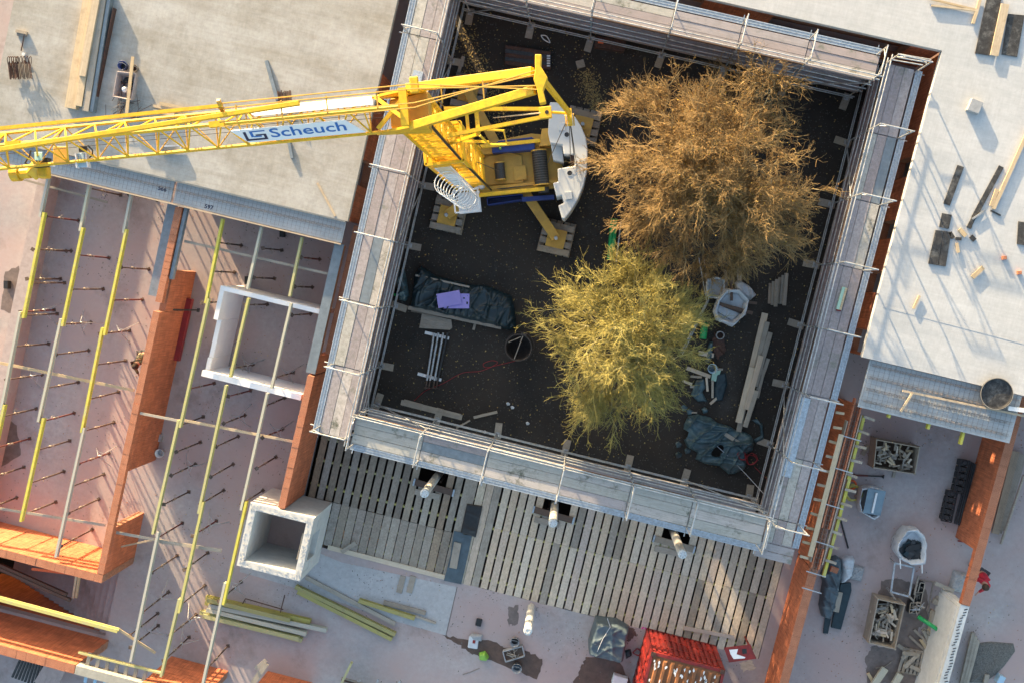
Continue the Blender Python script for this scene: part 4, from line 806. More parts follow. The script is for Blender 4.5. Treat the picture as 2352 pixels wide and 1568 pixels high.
# ------------------------------------------------------------------ trees: limbs, branches and thousands of fine twigs
def fastmesh(name, vv, ff, mat, parent):
    n = ff.shape[1]; me = bpy.data.meshes.new(name); me.vertices.add(len(vv)); me.vertices.foreach_set('co', vv.astype(np.float32).ravel())
    me.loops.add(ff.size); me.loops.foreach_set('vertex_index', ff.astype(np.int32).ravel()); me.polygons.add(len(ff)); me.polygons.foreach_set('loop_start', np.arange(0, ff.size, n, dtype=np.int32))
    me.update(calc_edges=True); me.materials.append(mat); o = bpy.data.objects.new(name, me); C.objects.link(o)
    if parent is not None: o.parent = parent
    return o
def tubes(P, rad, ns=3):                                   # P (N,K,3), rad (N,K)
    N, K, _ = P.shape; T = np.gradient(P, axis=1); T /= np.linalg.norm(T, axis=2, keepdims=True) + 1e-9
    ref = np.where(np.abs(T[..., 2:3]) < .8, np.array([0, 0, 1.0]), np.array([1.0, 0, 0])); A = np.cross(T, ref); A /= np.linalg.norm(A, axis=2, keepdims=True) + 1e-9; B = np.cross(T, A)
    an = np.arange(ns) * 2 * np.pi / ns; ring = P[:, :, None] + rad[:, :, None, None] * (A[:, :, None] * np.cos(an)[:, None] + B[:, :, None] * np.sin(an)[:, None])
    idx = np.arange(N * K * ns).reshape(N, K, ns); a = idx[:, :-1]; b = idx[:, 1:]
    return ring.reshape(-1, 3), np.stack([a, np.roll(a, -1, 2), np.roll(b, -1, 2), b], -1).reshape(-1, 4)
def nrmz(a): return a / (np.linalg.norm(a, axis=-1, keepdims=True) + 1e-9)
def tree(name, label, base, cen, rx, ry, ztop, zlow, counts, leafn, bark, leaf, seed, leafsize, droop, rot=0.0):
    g = np.random.default_rng(seed); t = thing(name, label, 'tree', base); bx = np.array([base[0], base[1], 0.0]); off = np.array(base)
    n1, n2, n3, n4 = counts
    u = (np.arange(n1) + g.uniform(.2, .8, n1)) / n1; az = np.arange(n1) * 2.39996 + g.uniform(-.3, .3, n1); po = np.sqrt(u)
    jit = g.uniform(.86, 1.06, n1); tip = np.stack([cen[0] + rx * po * np.cos(az) * jit, cen[1] + ry * po * np.sin(az) * jit, zlow + (ztop - zlow) * (1 - po ** 2.2) * g.uniform(.85, 1.05, n1)], 1)
    dx_, dy_ = tip[:, 0] - cen[0], tip[:, 1] - cen[1]; tip[:, 0] = cen[0] + dx_ * math.cos(rot) - dy_ * math.sin(rot); tip[:, 1] = cen[1] + dx_ * math.sin(rot) + dy_ * math.cos(rot)
    st = np.stack([np.full(n1, base[0]), np.full(n1, base[1]), g.uniform(1.0, 2.6, n1)], 1) + g.normal(0, .05, (n1, 3))
    mid = st * .45 + tip * .55; mid[:, 2] += .35 + .5 * po; mid += g.normal(0, .12, mid.shape)
    tt = np.linspace(0, 1, 9)[None, :, None]; P1 = (1 - tt) ** 2 * st[:, None] + 2 * tt * (1 - tt) * mid[:, None] + tt ** 2 * tip[:, None]; P1[:, 1:] += g.normal(0, .035, P1[:, 1:].shape)
    R1 = np.linspace(.075, .016, 9)[None].repeat(n1, 0) * g.uniform(.75, 1.2, (n1, 1))
    def spawn(P, n, tmin, ln, spread, outw, grav, k, r0, r1):
        N, K, _ = P.shape; s = np.sqrt(g.uniform(tmin ** 2, 1, (N, n))) * (K - 1.001); i = s.astype(int); f = (s - i)[..., None]; ar = np.arange(N)[:, None]
        o = P[ar, i] * (1 - f) + P[ar, i + 1] * f; d = nrmz(P[ar, i + 1] - P[ar, i]); c3 = np.array([cen[0], cen[1], zlow * .6]); ow = nrmz(o - c3)
        dr = nrmz(d + outw * ow + g.normal(0, spread, o.shape)); L = ln * g.uniform(.55, 1.25, (N, n, 1)); q = np.linspace(0, 1, k)
        bend = g.normal(0, .28, o.shape); bend[..., 2] += grav
        Pn = o[:, :, None] + dr[:, :, None] * (L * q[None, None])[..., None] + bend[:, :, None] * (L * (q ** 2)[None, None])[..., None] + g.normal(0, .085, (N, n, k, 3)) * (L * q[None, None])[..., None]
        return Pn.reshape(-1, k, 3), np.linspace(r0, r1, k)[None].repeat(N * n, 0)
    P2, R2 = spawn(P1, n2, .3, .92, .42, .7, .03, 6, .019, .008); P3, R3 = spawn(P2, n3, .2, .55, .42, .65, .0 - droop * .3, 5, .0115, .0058); P4, R4 = spawn(P3, n4, .15, .28, .5, .5, -droop, 4, .0068, .004)
    tr = np.array([[[base[0], base[1], base[2]], [base[0] + .03, base[1], .6], [base[0], base[1] + .04, 1.6], [base[0] - .02, base[1], 2.8]]])
    v, f = tubes(tr, np.array([[.2, .17, .15, .06]]), 10); fastmesh('trunk', v - off, f, M[bark], t)
    v, f = tubes(P1, R1, 6); fastmesh('limb', v - off, f, M[bark], t)
    for nm, P, Rr in (('branch', P2, R2), ('crown', np.zeros((0, 0, 3)), None)):
        if Rr is not None: v, f = tubes(P, Rr, 4); tag(fastmesh(nm, v - off, f, M[bark], t), kind='stuff')
    v3, f3 = tubes(P3, R3, 3); v4, f4 = tubes(P4, R4, 3); tag(fastmesh('crown', np.concatenate([v3, v4]) - off, np.concatenate([f3, f4 + len(v3)]), M['twig_brown' if bark == 'bark' else 'twig_yellow'], t), kind='stuff')
    allp = np.concatenate([P3[:, 2:].reshape(-1, 3), P4[:, 1:].reshape(-1, 3), P4[:, 2:].reshape(-1, 3)]); c = allp[g.integers(0, len(allp), leafn)] + g.normal(0, .015, (leafn, 3))
    a = nrmz(g.normal(0, 1, (leafn, 3))); b = nrmz(np.cross(a, g.normal(0, 1, (leafn, 3)))); s = g.uniform(*leafsize, (leafn, 1))
    vv = np.stack([c - a * s, c + b * s * .6, c + a * s, c - b * s * .6], 1).reshape(-1, 3); tag(fastmesh('leaf', vv - off, np.arange(leafn * 4).reshape(-1, 4), M[leaf], t), kind='stuff')
    return t
b1 = D(1585, 415, GZ); c1 = D(1634, 402, 4.4)
tree('bare_tree', 'large brown autumn tree filling the upper right of the courtyard', (b1.x, b1.y, GZ), (c1.x, c1.y), 3.4, 2.5, 5.7, 2.2, (50, 11, 9, 6), 16000, 'bark', 'leaf_brown', 11, (.014, .03), .22, R(-22))
b2 = D(1475, 790, GZ); c2 = D(1425, 775, 3.8)
tree('bare_tree', 'yellow-green autumn tree in the middle of the courtyard', (b2.x, b2.y, GZ), (c2.x, c2.y), 2.15, 2.6, 5.1, 1.9, (32, 10, 9, 6), 9000, 'bark_green', 'leaf_yellow', 23, (.013, .030), .3)
b3 = D(1745, 215, GZ); c3 = D(1745, 212, 2.5)
tree('bare_tree', 'small dark leafless tree by the top scaffold behind the brown tree', (b3.x, b3.y, GZ), (c3.x, c3.y), .85, .6, 3.1, 1.6, (8, 7, 6, 5), 900, 'bark', 'leaf_brown', 5, (.012, .025), .2)
# leaf litter and loose stones on the courtyard ground
g = np.random.default_rng(8); n = 5200
x = g.uniform(-8, 9.7, n); y = g.uniform(-7.2, 10.2, n)
for k, (ax, ay, bx_, by, w_) in enumerate([(-6.6, 8.4, -3.8, 4.9, .28), (-1.6, 7.8, -.6, 6.3, .2), (-5.9, 4.5, -5.3, 3.2, .3)]):
    i = slice(k * 900, k * 900 + 900); f = g.uniform(0, 1, 900); x[i] = ax + (bx_ - ax) * f + g.normal(0, w_, 900); y[i] = ay + (by - ay) * f + g.normal(0, w_, 900)
z = np.array([cz(a, b_) for a, b_ in zip(x, y)]) + .012; c = np.stack([x, y, z], 1); a = np.stack([np.cos(t_ := g.uniform(0, 6.28, n)), np.sin(t_), g.uniform(-.3, .3, n)], 1); b = np.stack([-np.sin(t_), np.cos(t_), g.uniform(-.3, .3, n)], 1); s = g.uniform(.015, .04, (n, 1))
tag(fastmesh('leaf_litter', np.stack([c - a * s, c + b * s * .7, c + a * s, c - b * s * .7], 1).reshape(-1, 3), np.arange(n * 4).reshape(-1, 4), M['litter'], None), 'scattered fallen leaves on the dark courtyard ground', 'leaves', kind='stuff')
n = 16000; x = g.uniform(-8.1, 9.7, n); y = g.uniform(-7.3, 10.3, n); z = np.array([cz(q, r) for q, r in zip(x, y)]); s = g.uniform(.008, .032, (n, 1)); c = np.stack([x, y, z + s[:, 0] * .3], 1)
oc = np.array([[1, 0, 0], [0, 1, 0], [-1, 0, 0], [0, -1, 0], [0, 0, .7], [0, 0, -.7]]); vv = (c[:, None] + oc[None] * s[:, None] * g.uniform(.6, 1.3, (n, 6, 1))).reshape(-1, 3); fo = np.array([[0, 1, 4], [1, 2, 4], [2, 3, 4], [3, 0, 4]])
tag(fastmesh('gravel_stones', vv, (np.arange(n)[:, None, None] * 6 + fo[None]).reshape(-1, 3), M['pebble'], None), 'loose dark gravel over the courtyard ground', 'gravel', kind='stuff')
# ------------------------------------------------------------------ small builders
def q2(x, y, z=0.0): return D((3196 + x / 2.613) / 1.7415, (2131 + y / 2.613) / 1.7415, z)
def q3(x, y, z=0.0): return D((3196 + x / 2.613) / 1.7415, (1631 + y / 2.613) / 1.7415, z)
def q4(x, y, z=0.0): return D((x / 2.613) / 1.7415, (2250 + y / 2.613) / 1.7415, z)
def q5(x, y, z=0.0): return D((2600 + x / 3.136) / 1.7415, (1600 + y / 3.136) / 1.7415, z)
def q6(x, y, z=0.0): return D((2500 + x / 3.36) / 1.7415, (2380 + y / 3.36) / 1.7415, z)
def at(T): return (lambda x, y, z=0.0: p(T, x, y, z)) if isinstance(T, str) else T
def plank1(T, a, b_, zb, w_, h, mat, label, name='plank', cat='plank', grp=None):
    P = at(T); z = zb + h / 2; return lone(rod(name, M[mat], None, P(*a, z), P(*b_, z), w_, h), label, cat, grp)
def fill(poly, h, mat, name, label, cat, base=0.0, wr=.03, cell=.045, edge=.18, lump=.3, seed=1, parent=None, smooth=True, holes=0.0):
    """A draped sheet or heap: polygon footprint raised to h with folds."""
    g = np.random.default_rng(seed); q = np.array([[a[0], a[1]] for a in poly]); lo, hi = q.min(0), q.max(0); nx, ny = max(3, int((hi[0] - lo[0]) / cell)), max(3, int((hi[1] - lo[1]) / cell)); n = len(q)
    X, Y = np.meshgrid(np.linspace(lo[0], hi[0], nx + 1), np.linspace(lo[1], hi[1], ny + 1)); PX = np.stack([X, Y], -1); dmin = np.full(X.shape, 9.0); ins = np.zeros(X.shape, bool); near = np.zeros(PX.shape)
    for i in range(n):
        a, b_ = q[i], q[(i + 1) % n]; ab = b_ - a; t_ = np.clip(((PX - a) @ ab) / (ab @ ab + 1e-9), 0, 1); fp = a + t_[..., None] * ab; d = np.linalg.norm(PX - fp, axis=-1); m_ = d < dmin; near[m_] = fp[m_]; dmin = np.minimum(dmin, d)
        cr = ((a[1] > Y) != (b_[1] > Y)) & (X < (b_[0] - a[0]) * (Y - a[1]) / (b_[1] - a[1] + 1e-12) + a[0]); ins ^= cr
    snap = (~ins) & (dmin < cell * 1.5); PX[snap] = near[snap]; X, Y = PX[..., 0], PX[..., 1]; dd = np.where(ins, dmin, 0); e = np.clip(dd / edge, 0, 1); prof = np.sqrt(1 - (1 - e) ** 2)
    W = np.zeros(X.shape)
    for k in range(7):
        an = g.uniform(0, 3.14); fr = g.uniform(1.5, 7); cs, sn = np.cos(an), np.sin(an); al_ = X * cs + Y * sn; ac = -X * sn + Y * cs
        ph = al_ * fr + 1.6 * np.sin(ac * g.uniform(.6, 1.6) + g.uniform(0, 6)) + .5 * np.sin(al_ * 3.1 + ac * g.uniform(1, 4)); env = np.clip(.5 + .9 * np.sin(ac * g.uniform(.8, 2.4) + g.uniform(0, 6)), 0, 1)
        W += (1 - np.abs(np.sin(ph + g.uniform(0, 6)))) ** 5 * env * 1.3
    Lp = sum(np.sin(X * g.uniform(1, 4) + g.uniform(0, 6)) * np.sin(Y * g.uniform(1, 4) + g.uniform(0, 6)) for _ in range(4)) / 4
    HN = sum(np.sin(X * g.uniform(2, 6) + Y * g.uniform(-5, 5) + g.uniform(0, 6)) for _ in range(5)) / 5
    Z = base + prof * h * (1 + lump * Lp) + W * wr * (.35 + .65 * prof); ok = ins | snap; ids = np.full(X.shape, -1); vs = []
    for j in range(ny + 1):
        for i in range(nx + 1):
            if ok[j, i]: ids[j, i] = len(vs); vs.append((float(X[j, i]), float(Y[j, i]), float(Z[j, i])))
    fs = [(ids[j, i], ids[j, i + 1], ids[j + 1, i + 1], ids[j + 1, i]) for j in range(ny) for i in range(nx) if min(ids[j, i], ids[j, i + 1], ids[j + 1, i + 1], ids[j + 1, i]) >= 0 and (ins[j, i] or ins[j, i + 1] or ins[j + 1, i + 1] or ins[j + 1, i]) and not (holes and HN[j, i] < -holes)]
    m_ = MB().add(vs, fs)
    if parent is not None: return m_.build(name, M[mat], parent, smooth)
    return one(name, m_, M[mat], label, cat, smooth=smooth)
def bucket(c, r, h, mat, label, inner='black', name='bucket', cat='bucket', fillh=.25):
    o = thing(name, label, cat, c); body = MB().lathe(c, [(.001, 0), (r * .82, 0), (r, h), (r * 1.06, h), (r * 1.06, h - .02), (r * .97, h - .02), (r * .8, h * fillh), (.001, h * fillh)], 22); body = body.build('body', M[mat], o, True)
    MB().lathe(Vector(c) + V(0, 0, h * fillh + .004), [(r * .78, 0), (.001, .02)], 18).build('contents', M[inner], o); MB().tube([Vector(c) + V(r * math.cos(a), r * .5 * math.sin(a), h + r * .5 * math.sin(a) * .3) for a in [math.pi * k / 10 for k in range(11)]], .006, 5).build('handle', M['galv'], body, off=tuple(c)); return o
def heap(c, n, R_, size, mats, name, label, cat, z0=0.0, hmax=.3, rot=None, parent=None, tiltmax=.4):
    o = parent or thing(name, label, cat, c)
    for k in range(n):
        a = random.uniform(0, 6.28); r = R_ * math.sqrt(random.random()); L = random.uniform(*size[0]); z = z0 + (hmax * (1 - (r / R_) ** 2)) * random.uniform(.3, 1); d = random.uniform(0, 3.14) if rot is None else rot + random.gauss(0, .12)
        q = V(c[0] + r * math.cos(a), c[1] + r * math.sin(a), z + .03); v = V(math.cos(d), math.sin(d), random.uniform(-tiltmax, tiltmax) * .5).normalized() * L / 2
        rod('piece', M[random.choice(mats)], o, q - v, q + v, random.uniform(*size[1]), random.uniform(*size[2]))
    return o
def crate(P, cor, h, label, seed, n=60):
    c = [P(*q, h) for q in cor]; ctr = sum(c, V(0, 0, 0)) / 4; o = thing('timber_crate', label, 'crate', (ctr.x, ctr.y, 0)); random.seed(seed)
    for i in range(4):
        a, b_ = c[i], c[(i + 1) % 4]
        for k in range(3): rod('board', M['wood_mid'], o, V(a.x, a.y, h * (k + .5) / 3), V(b_.x, b_.y, h * (k + .5) / 3), .035, h / 3 - .012)
        pole('corner_post', M['wood_mid'], o, (a.x, a.y, 0), (a.x, a.y, h + .02), .035)
    MB().prism([(a.x * .97 + ctr.x * .03, a.y * .97 + ctr.y * .03) for a in c], .05, .09).build('floor', M['wood_dark'], o)
    u, v = c[1] - c[0], c[3] - c[0]
    for k in range(n):
        f, g_ = random.uniform(.12, .88), random.uniform(.12, .88); q = c[0] + u * f + v * g_; q.z = h * random.uniform(.3, .8); d = random.uniform(0, 3.14); L = random.uniform(.12, .45); L = min(L, 1.6 * min(f, 1 - f, g_, 1 - g_) * min(u.length, v.length) + .12); e = V(math.cos(d), math.sin(d), random.uniform(-.3, .3)).normalized() * L / 2
        rod('offcut', M[random.choice(('wood_mid', 'wood_deck', 'wood_old', 'wood_new'))], o, q - e, q + e, random.uniform(.04, .1), random.uniform(.025, .06))
    return o
def cable(pts, r, mat, label, name='cable', cat='cable', loop=None):
    q = [Vector(a) for a in pts]; sm = []
    for i in range(len(q) - 1):
        a, b_, c, d = q[max(i - 1, 0)], q[i], q[i + 1], q[min(i + 2, len(q) - 1)]
        for k in range(6):
            t_ = k / 6; sm.append(.5 * ((2 * b_) + (c - a) * t_ + (2 * a - 5 * b_ + 4 * c - d) * t_ ** 2 + (3 * b_ - a - 3 * c + d) * t_ ** 3))
    sm.append(q[-1]); return one(name, MB().tube(sm, r, 5), M[mat], label, cat)
def coil(c, r, n, mat, label, rr=.012): return cable([V(c.x + (r + random.uniform(-.06, .06)) * math.cos(a), c.y + (r * .9 + random.uniform(-.06, .06)) * math.sin(a), c.z + .01 + .006 * k) for k, a in enumerate([k * .9 for k in range(int(n * 7))])], rr, mat, label)
def flat(P, poly, z, mat, name, label, cat='sheet', h=.006):
    return one(name, MB().prism([P(*q, z)[:2] for q in poly], z, z + h), M[mat], label, cat)
def stain(P, poly, mat, name, label, z=.004, seed=3):
    c = [P(*q, z) for q in poly]; g = random.Random(seed); out = []
    for i in range(len(c)):
        a, b_ = c[i], c[(i + 1) % len(c)]
        for k in range(6): f = k / 6; out.append((a.x + (b_.x - a.x) * f + g.uniform(-.05, .05), a.y + (b_.y - a.y) * f + g.uniform(-.05, .05)))
    n = len(out); o = MB().add([(x, y, z) for x, y in out], [tuple(range(n))]).build(name, M[mat]); return tag(o, kind='structure')
random.seed(21)
e_, b_t, f_t, a_t, c_t, h_t, i_t, g_t, d_t = (at(k) for k in 'ebfachigd')
CG = GZ + .02
# ------------------------------------------------------------------ courtyard clutter
fill([e_(*q, 0) for q in ((500, 330), (545, 262), (640, 330), (880, 392), (1000, 400), (1170, 470), (1192, 560), (1202, 690), (1150, 712), (1095, 690), (468, 548), (482, 500))], .42, 'tarp', 'tarpaulin_pile', 'dark teal tarpaulin thrown over a long pile in the courtyard', 'tarpaulin', CG, .10, .04, .3, .25, 4)
for i, (pl, z) in enumerate((([(815, 455), (882, 457), (880, 558), (700, 558)], .42), ([(653, 460), (812, 431), (830, 525), (668, 557)], .48))):
    one('foam_board', MB().prism([e_(*q, z)[:2] for q in pl], z, z + .05), M['foam_purple'], ['lower lilac foam board on the dark tarpaulin', 'upper lilac foam board on the dark tarpaulin, tilted on the other'][i], 'board', bevel=.006)
plank1('e', (460, 552), (1100, 688), CG + .1, .14, .14, 'wood_mid', 'long grey timber along the lower edge of the dark tarpaulin', 'timber', 'timber'); plank1('e', (480, 572), (1000, 660), CG, .1, .08, 'wood_old', 'thin dark timber hidden under the long grey one', 'timber', 'timber')
plank1('e', (510, 330), (880, 410), CG + .4, .07, .05, 'wood_mid', 'thin lath lying on top of the dark tarpaulin', 'lath', 'lath'); plank1('e', (920, 660), (908, 705), CG, .09, .06, 'wood_mid', 'short timber end sticking out below the dark tarpaulin', 'timber', 'timber')
flat(e_, ((555, 592), (757, 635), (762, 690), (745, 705), (535, 692)), CG, 'wood_mid', 'plywood_sheet', 'grey plywood sheet below the dark tarpaulin', 'plywood', .03)
for i, (x0, x1) in enumerate(((637, 588), (667, 610), (700, 640), (730, 662))):
    o = thing('steel_pole', ['first', 'second', 'third', 'fourth, darkest'][i] + ' of four steel poles lying on white foam battens', 'pole', e_(x0, 900, CG)); pole('tube', M['galv'] if i < 3 else M['steel_dark'], o, e_(x0, 725, CG + .12), e_(x1, 1050, CG + .12), .04); pole('spindle', M['prop_brown'], o, e_(x1, 1050, CG + .12), e_(x1 - 8, 1100, CG + .12), .025); piece('plate', M['prop_brown'], o, e_(x1 - 8, 1102, CG + .1), (.13, .02, .13))
plank1('e', (575, 722), (740, 762), CG, .11, .07, 'white', 'upper white foam batten under the steel poles', 'foam_batten', 'batten'); plank1('e', (525, 1003), (687, 1047), CG, .11, .07, 'white', 'lower white foam batten under the steel poles', 'foam_batten', 'batten')
c = e_(1228, 815, CG); o = thing('concrete_skip', 'round dark concrete bucket with a crossbar in the courtyard', 'bucket', c)
MB().lathe(c, [(.12, .05), (.2, .1), (.47, .55), (.47, 1.0), (.5, 1.0), (.5, .95), (.45, .94), (.43, .55), (.12, .12), (.001, .12)], 28).build('drum', M['skip'], o, True); pole('crossbar', M['prop_pale'], o, c + V(-.05, -.44, .98), c + V(.06, .44, .98), .02); pole('crossbar', M['prop_pale'], o, c + V(-.4, .1, .97), c + V(0, .4, .97), .015)
MB().lathe(c, [(.52, .1), (.55, .1), (.55, .16), (.52, .16), (.52, .1)], 28).build('base_ring', M['skip'], o); piece('lug', M['skip'], o, c + V(.08, .5, .98), (.2, .1, .1))
for a in (0, 2.1, 4.2): pole('leg', M['skip'], o, c + V(.53 * math.cos(a), .53 * math.sin(a), .12), c + V(.47 * math.cos(a), .47 * math.sin(a), .9), .025)
cable([e_(*q, CG) for q in ((1240, 905), (1100, 940), (1000, 962), (975, 940), (1010, 920), (1050, 915), (1070, 935), (960, 985), (830, 1000), (700, 1070), (580, 1120), (500, 1190))], .010, 'red_cable', 'thin red cable winding from the concrete bucket')
for i, (a, b_, w_) in enumerate((((410, 1200), (830, 1305), .2), ((430, 1190), (560, 1225), .12), ((910, 1305), (1072, 1267), .1), ((790, 1378), (885, 1325), .06), ((560, 1225), (820, 1290), .1))):
    plank1('e', a, b_, CG + (.05 if i in (1, 4) else 0), w_, .05, 'wood_mid', ['widest weathered plank lying near the lower left courtyard corner', 'short plank on the left end of the widest corner plank', 'loose plank lying apart above the bottom scaffold', 'thin lath beside the loose plank above the bottom scaffold', 'narrow plank on the right end of the widest corner plank'][i])
fill([e_(*q, 0) for q in ((375, 300), (430, 280), (465, 470), (440, 510), (395, 500), (370, 400))], .25, 'film', 'plastic_film', 'crumpled grey-green plastic film beside the left scaffold foot', 'film', CG, .08, .035, .15, .3, 6)
one('green_bottle', MB().lathe(e_(372, 462, CG), [(.001, 0), (.05, 0), (.05, .18), (.02, .25), (.02, .3), (.001, .3)], 10), M['green'], 'small bright green bottle by the left scaffold', 'bottle', smooth=True)
for k in range(5):
    o = lone(rod('steel_channel', M['steel_dark' if k % 2 else 'rust'], None, b_t(1128, 328 + 27 * k, CG + .1), b_t(1440, 375 + 24 * k, CG + .1), .13, .2), '%s dark steel panel from the top in the stack behind the crane' % ORD[k], 'panel')
for k in range(5): lone(piece('panel_cap', M['white'], None, b_t(1425, 387 + 17 * k, CG + .22), (.12, .05, .03), .2), '%s bright white end cap on the dark panel stack' % ORD[k], 'cap')
one('paving_stone', MB().cbox(b_t(1645, 443, CG + .04), .3, .28, .08, .5), M['wood_mid'], 'checkered grey stone block on the ground behind the crane', 'block', bevel=.01)
cable([b_t(*q, CG) for q in ((1372, 245), (1410, 250), (1435, 295), (1395, 275), (1375, 250))], .02, 'white', 'looped white strap on the ground near the top scaffold', 'strap', 'strap')
o = thing('red_crate', 'reddish box under the top scaffold boards', 'box', b_t(1850, 305, CG)); MB().cbox(b_t(1850, 310, .0), 1.1, .4, .3, .05).build('body', M['rust'], o); MB().cbox(b_t(1785, 295, .0) + V(0, 0, .17), .2, .15, .05, .05).build('lid', M['orange_pl'], o)
for i, (a, b_) in enumerate((((840, 390), (790, 550)), ((800, 650), (870, 650)))): plank1('b', a, b_, CG, .12, .06, 'wood_mid', ['plank leaning along the left scaffold behind the crane', 'short plank by the hidden crane foot'][i])
for i, x in enumerate((1865, 1888)): one('green_pipe', MB().tube([e_(x, -60, CG + .1), e_(x - 25, 225, CG + .1)], .075, 14), M['green'], ['left', 'right'][i] + ' of two long green pipes between the two trees', 'pipe', smooth=True)
one('steel_tube', MB().tube([e_(1925, -40, CG + .2), e_(1890, 240, CG + .2)], .025, 8), M['galv'], 'thin steel tube beside the two green pipes', 'tube')
one('dark_trunk_log', MB().tube([e_(1990, 330, CG + .1), e_(2090, 440, CG + .12)], .09, 8), M['steel_dark'], 'dark pipe lying under the yellow-green tree', 'pipe')
# bags and timbers by the right scaffold
def bigbag(P, cor, h, label, seed, hollow=True, conts='wood_mid'):
    c = [P(*q, h) for q in cor]; ctr = sum(c, V(0, 0, 0)) / len(c); o = thing('bulk_bag', label, 'bag', (ctr.x, ctr.y, c[0].z - h + CG if False else 0)); return o, c, ctr
def bagmesh(o, pts, zb, h, seed, rim=.85):
    g = random.Random(seed); n = 40; ctr = sum(pts, V(0, 0, 0)) / len(pts); m_ = len(pts); outl = []
    for k in range(n):
        f = k / n * m_; i = int(f); a, b_ = pts[i % m_], pts[(i + 1) % m_]; outl.append(a.lerp(b_, f - i))
    rings = []
    for (s, z) in ((.86, 0), (1.0, .25), (1.03, .6), (.98, .92), (.96, 1.0), (.9, .98), (rim, .8), (.75, .62)):
        rings.append([V(ctr.x + (q.x - ctr.x) * s * (1 + g.uniform(-.035, .035)), ctr.y + (q.y - ctr.y) * s * (1 + g.uniform(-.035, .035)), zb + h * z + g.uniform(-.025, .025)) for q in outl])
    vs = [q for r in rings for q in r]; fs = [(i * n + k, i * n + (k + 1) % n, (i + 1) * n + (k + 1) % n, (i + 1) * n + k) for i in range(len(rings) - 1) for k in range(n)]
    MB().add(vs, fs).build('sack', M['bag'], o, True); return [q for q in rings[-1]]
c = [f_t(*q, .3) for q in ((165, 360), (235, 340), (290, 360), (288, 470), (235, 492), (168, 478))]; o = thing('bulk_bag', 'small square white bag filled with grey mortar in the courtyard', 'bag', f_t(228, 415, CG)); r = bagmesh(o, c, CG, .6, 1, .9)
MB().add([q + V(0, 0, .03) for q in r], [tuple(range(len(r)))]).build('filling', M['pvc'], o)
c = [f_t(*q, .5) for q in ((300, 425), (390, 425), (455, 500), (430, 600), (345, 678), (240, 640), (215, 580), (240, 500))]; o = thing('bulk_bag', 'large white printed bulk bag with dark timbers across it in the courtyard', 'bag', f_t(330, 560, CG)); r = bagmesh(o, c, CG, .85, 2, .8)
MB().add([q + V(0, 0, .03) for q in r], [tuple(range(len(r)))]).build('filling', M['bag'], o)
pa, pb_ = f_t(340, 632, .42), f_t(240, 572, .42); fxx = (pb_ - pa).normalized(); fup = V(0, 0, 1).cross(fxx) * -1
tx, _ = lettering('GUIDOK', '', o, lambda x, y, e: f_t(338, 636, .62) + fxx * x + (V(-fxx.y, fxx.x, 0) * -1 * .45 + V(0, 0, -.0)) * -y + V(0, 0, y * .9) + V(fxx.y, -fxx.x, 0) * -.0, 0, 0, .15, 1.0, .004); tx.build('print', M['sign_dark'], o)
fill([f_t(*q, 0) for q in ((360, 385), (385, 360), (460, 400), (512, 465), (470, 500), (420, 480), (365, 440))], .25, 'bag', 'crumpled_bag', 'crumpled empty white bag behind the printed bulk bag', 'bag', CG, .12, .03, .12, .3, 9)
for i, (a, b_, z, w_, mt, lb) in enumerate((((255, 525), (482, 590), .5, .12, 'wood_dark', 'upper dark timber across the printed bulk bag'), ((270, 530), (440, 600), .44, .12, 'wood_dark', 'lower dark timber across the printed bulk bag'), ((372, 505), (512, 522), .3, .1, 'wood_dark', 'short dark timber at the right of the printed bulk bag'), ((340, 300), (338, 505), .5, .09, 'wood_dark', 'reddish timber pointing up from the printed bulk bag'),
                                           ((297, 293), (302, 440), CG, .1, 'wood_old', 'grey timber between the two white bags'), ((388, 230), (392, 370), CG + .2, .16, 'wood_mid', 'wide pale timber behind the crumpled bag'))): plank1('f', a, b_, z, w_, .09, mt, lb, 'timber', 'timber')
for k in range(6): plank1('f', (600 + 22 * k + 6, 385 - 14 * k), (600 + 20 * k, 525 + (k % 3) * 10 - 8 * (k > 3)), CG + .1 * (k % 3), .13, .05, 'wood_mid' if k % 2 else 'wood_old', '%s board from the left in the short board pile under the brown tree' % ORD[k], grp='short board pile')
L8 = [((568, 590), (480, 960), .2), ((585, 650), (470, 1120), .14), ((605, 722), (500, 1090), .14), ((540, 880), (440, 1250), .16), ((590, 900), (495, 1180), .1), ((560, 975), (515, 1170), .08), ((480, 960), (385, 1340), .2), ((510, 1120), (430, 1370), .14), ((420, 1240), (372, 1470), .16)]
for k, (a, b_, w_) in enumerate(L8): plank1('f', a, b_, CG + .06 + .055 * (k % 4), w_ + .03, .05, 'wood_mid' if k % 3 else 'wood_deck', '%s board from the top in the long staggered board pile' % ORD[k], grp='long board pile')
o = one('pipe_ring', MB().lathe(f_t(255, 740, CG), [(.125, 0), (.15, 0), (.15, .25), (.125, .25), (.125, 0)], 22), M['pvc'], 'grey plastic pipe ring standing on the courtyard soil', 'ring', smooth=False)
one('green_drum', MB().tube([f_t(155, 655, .0), f_t(140, 765, .0)], .13, 16), M['green'], 'green plastic drum lying beside the yellow-green tree', 'drum', smooth=True)
bucket(f_t(200, 965, CG), .17, .3, 'paleblue', 'blue bucket with offcuts in the courtyard', 'tarp_grey'); flat(f_t, ((205, 985), (265, 980), (235, 1057), (197, 1050)), CG + .02, 'lightgreen', 'pale_board', 'pale green insulating board in the courtyard', 'board', .03)
fill([f_t(*q, 0) for q in ((235, 1010), (300, 1000), (312, 1080), (280, 1190), (225, 1195), (215, 1110))], .05, 'tarp', 'dark_film', 'dark blue film flat on the soil beside the pale green board', 'film', CG, .03, .04, .1, .3, 12)
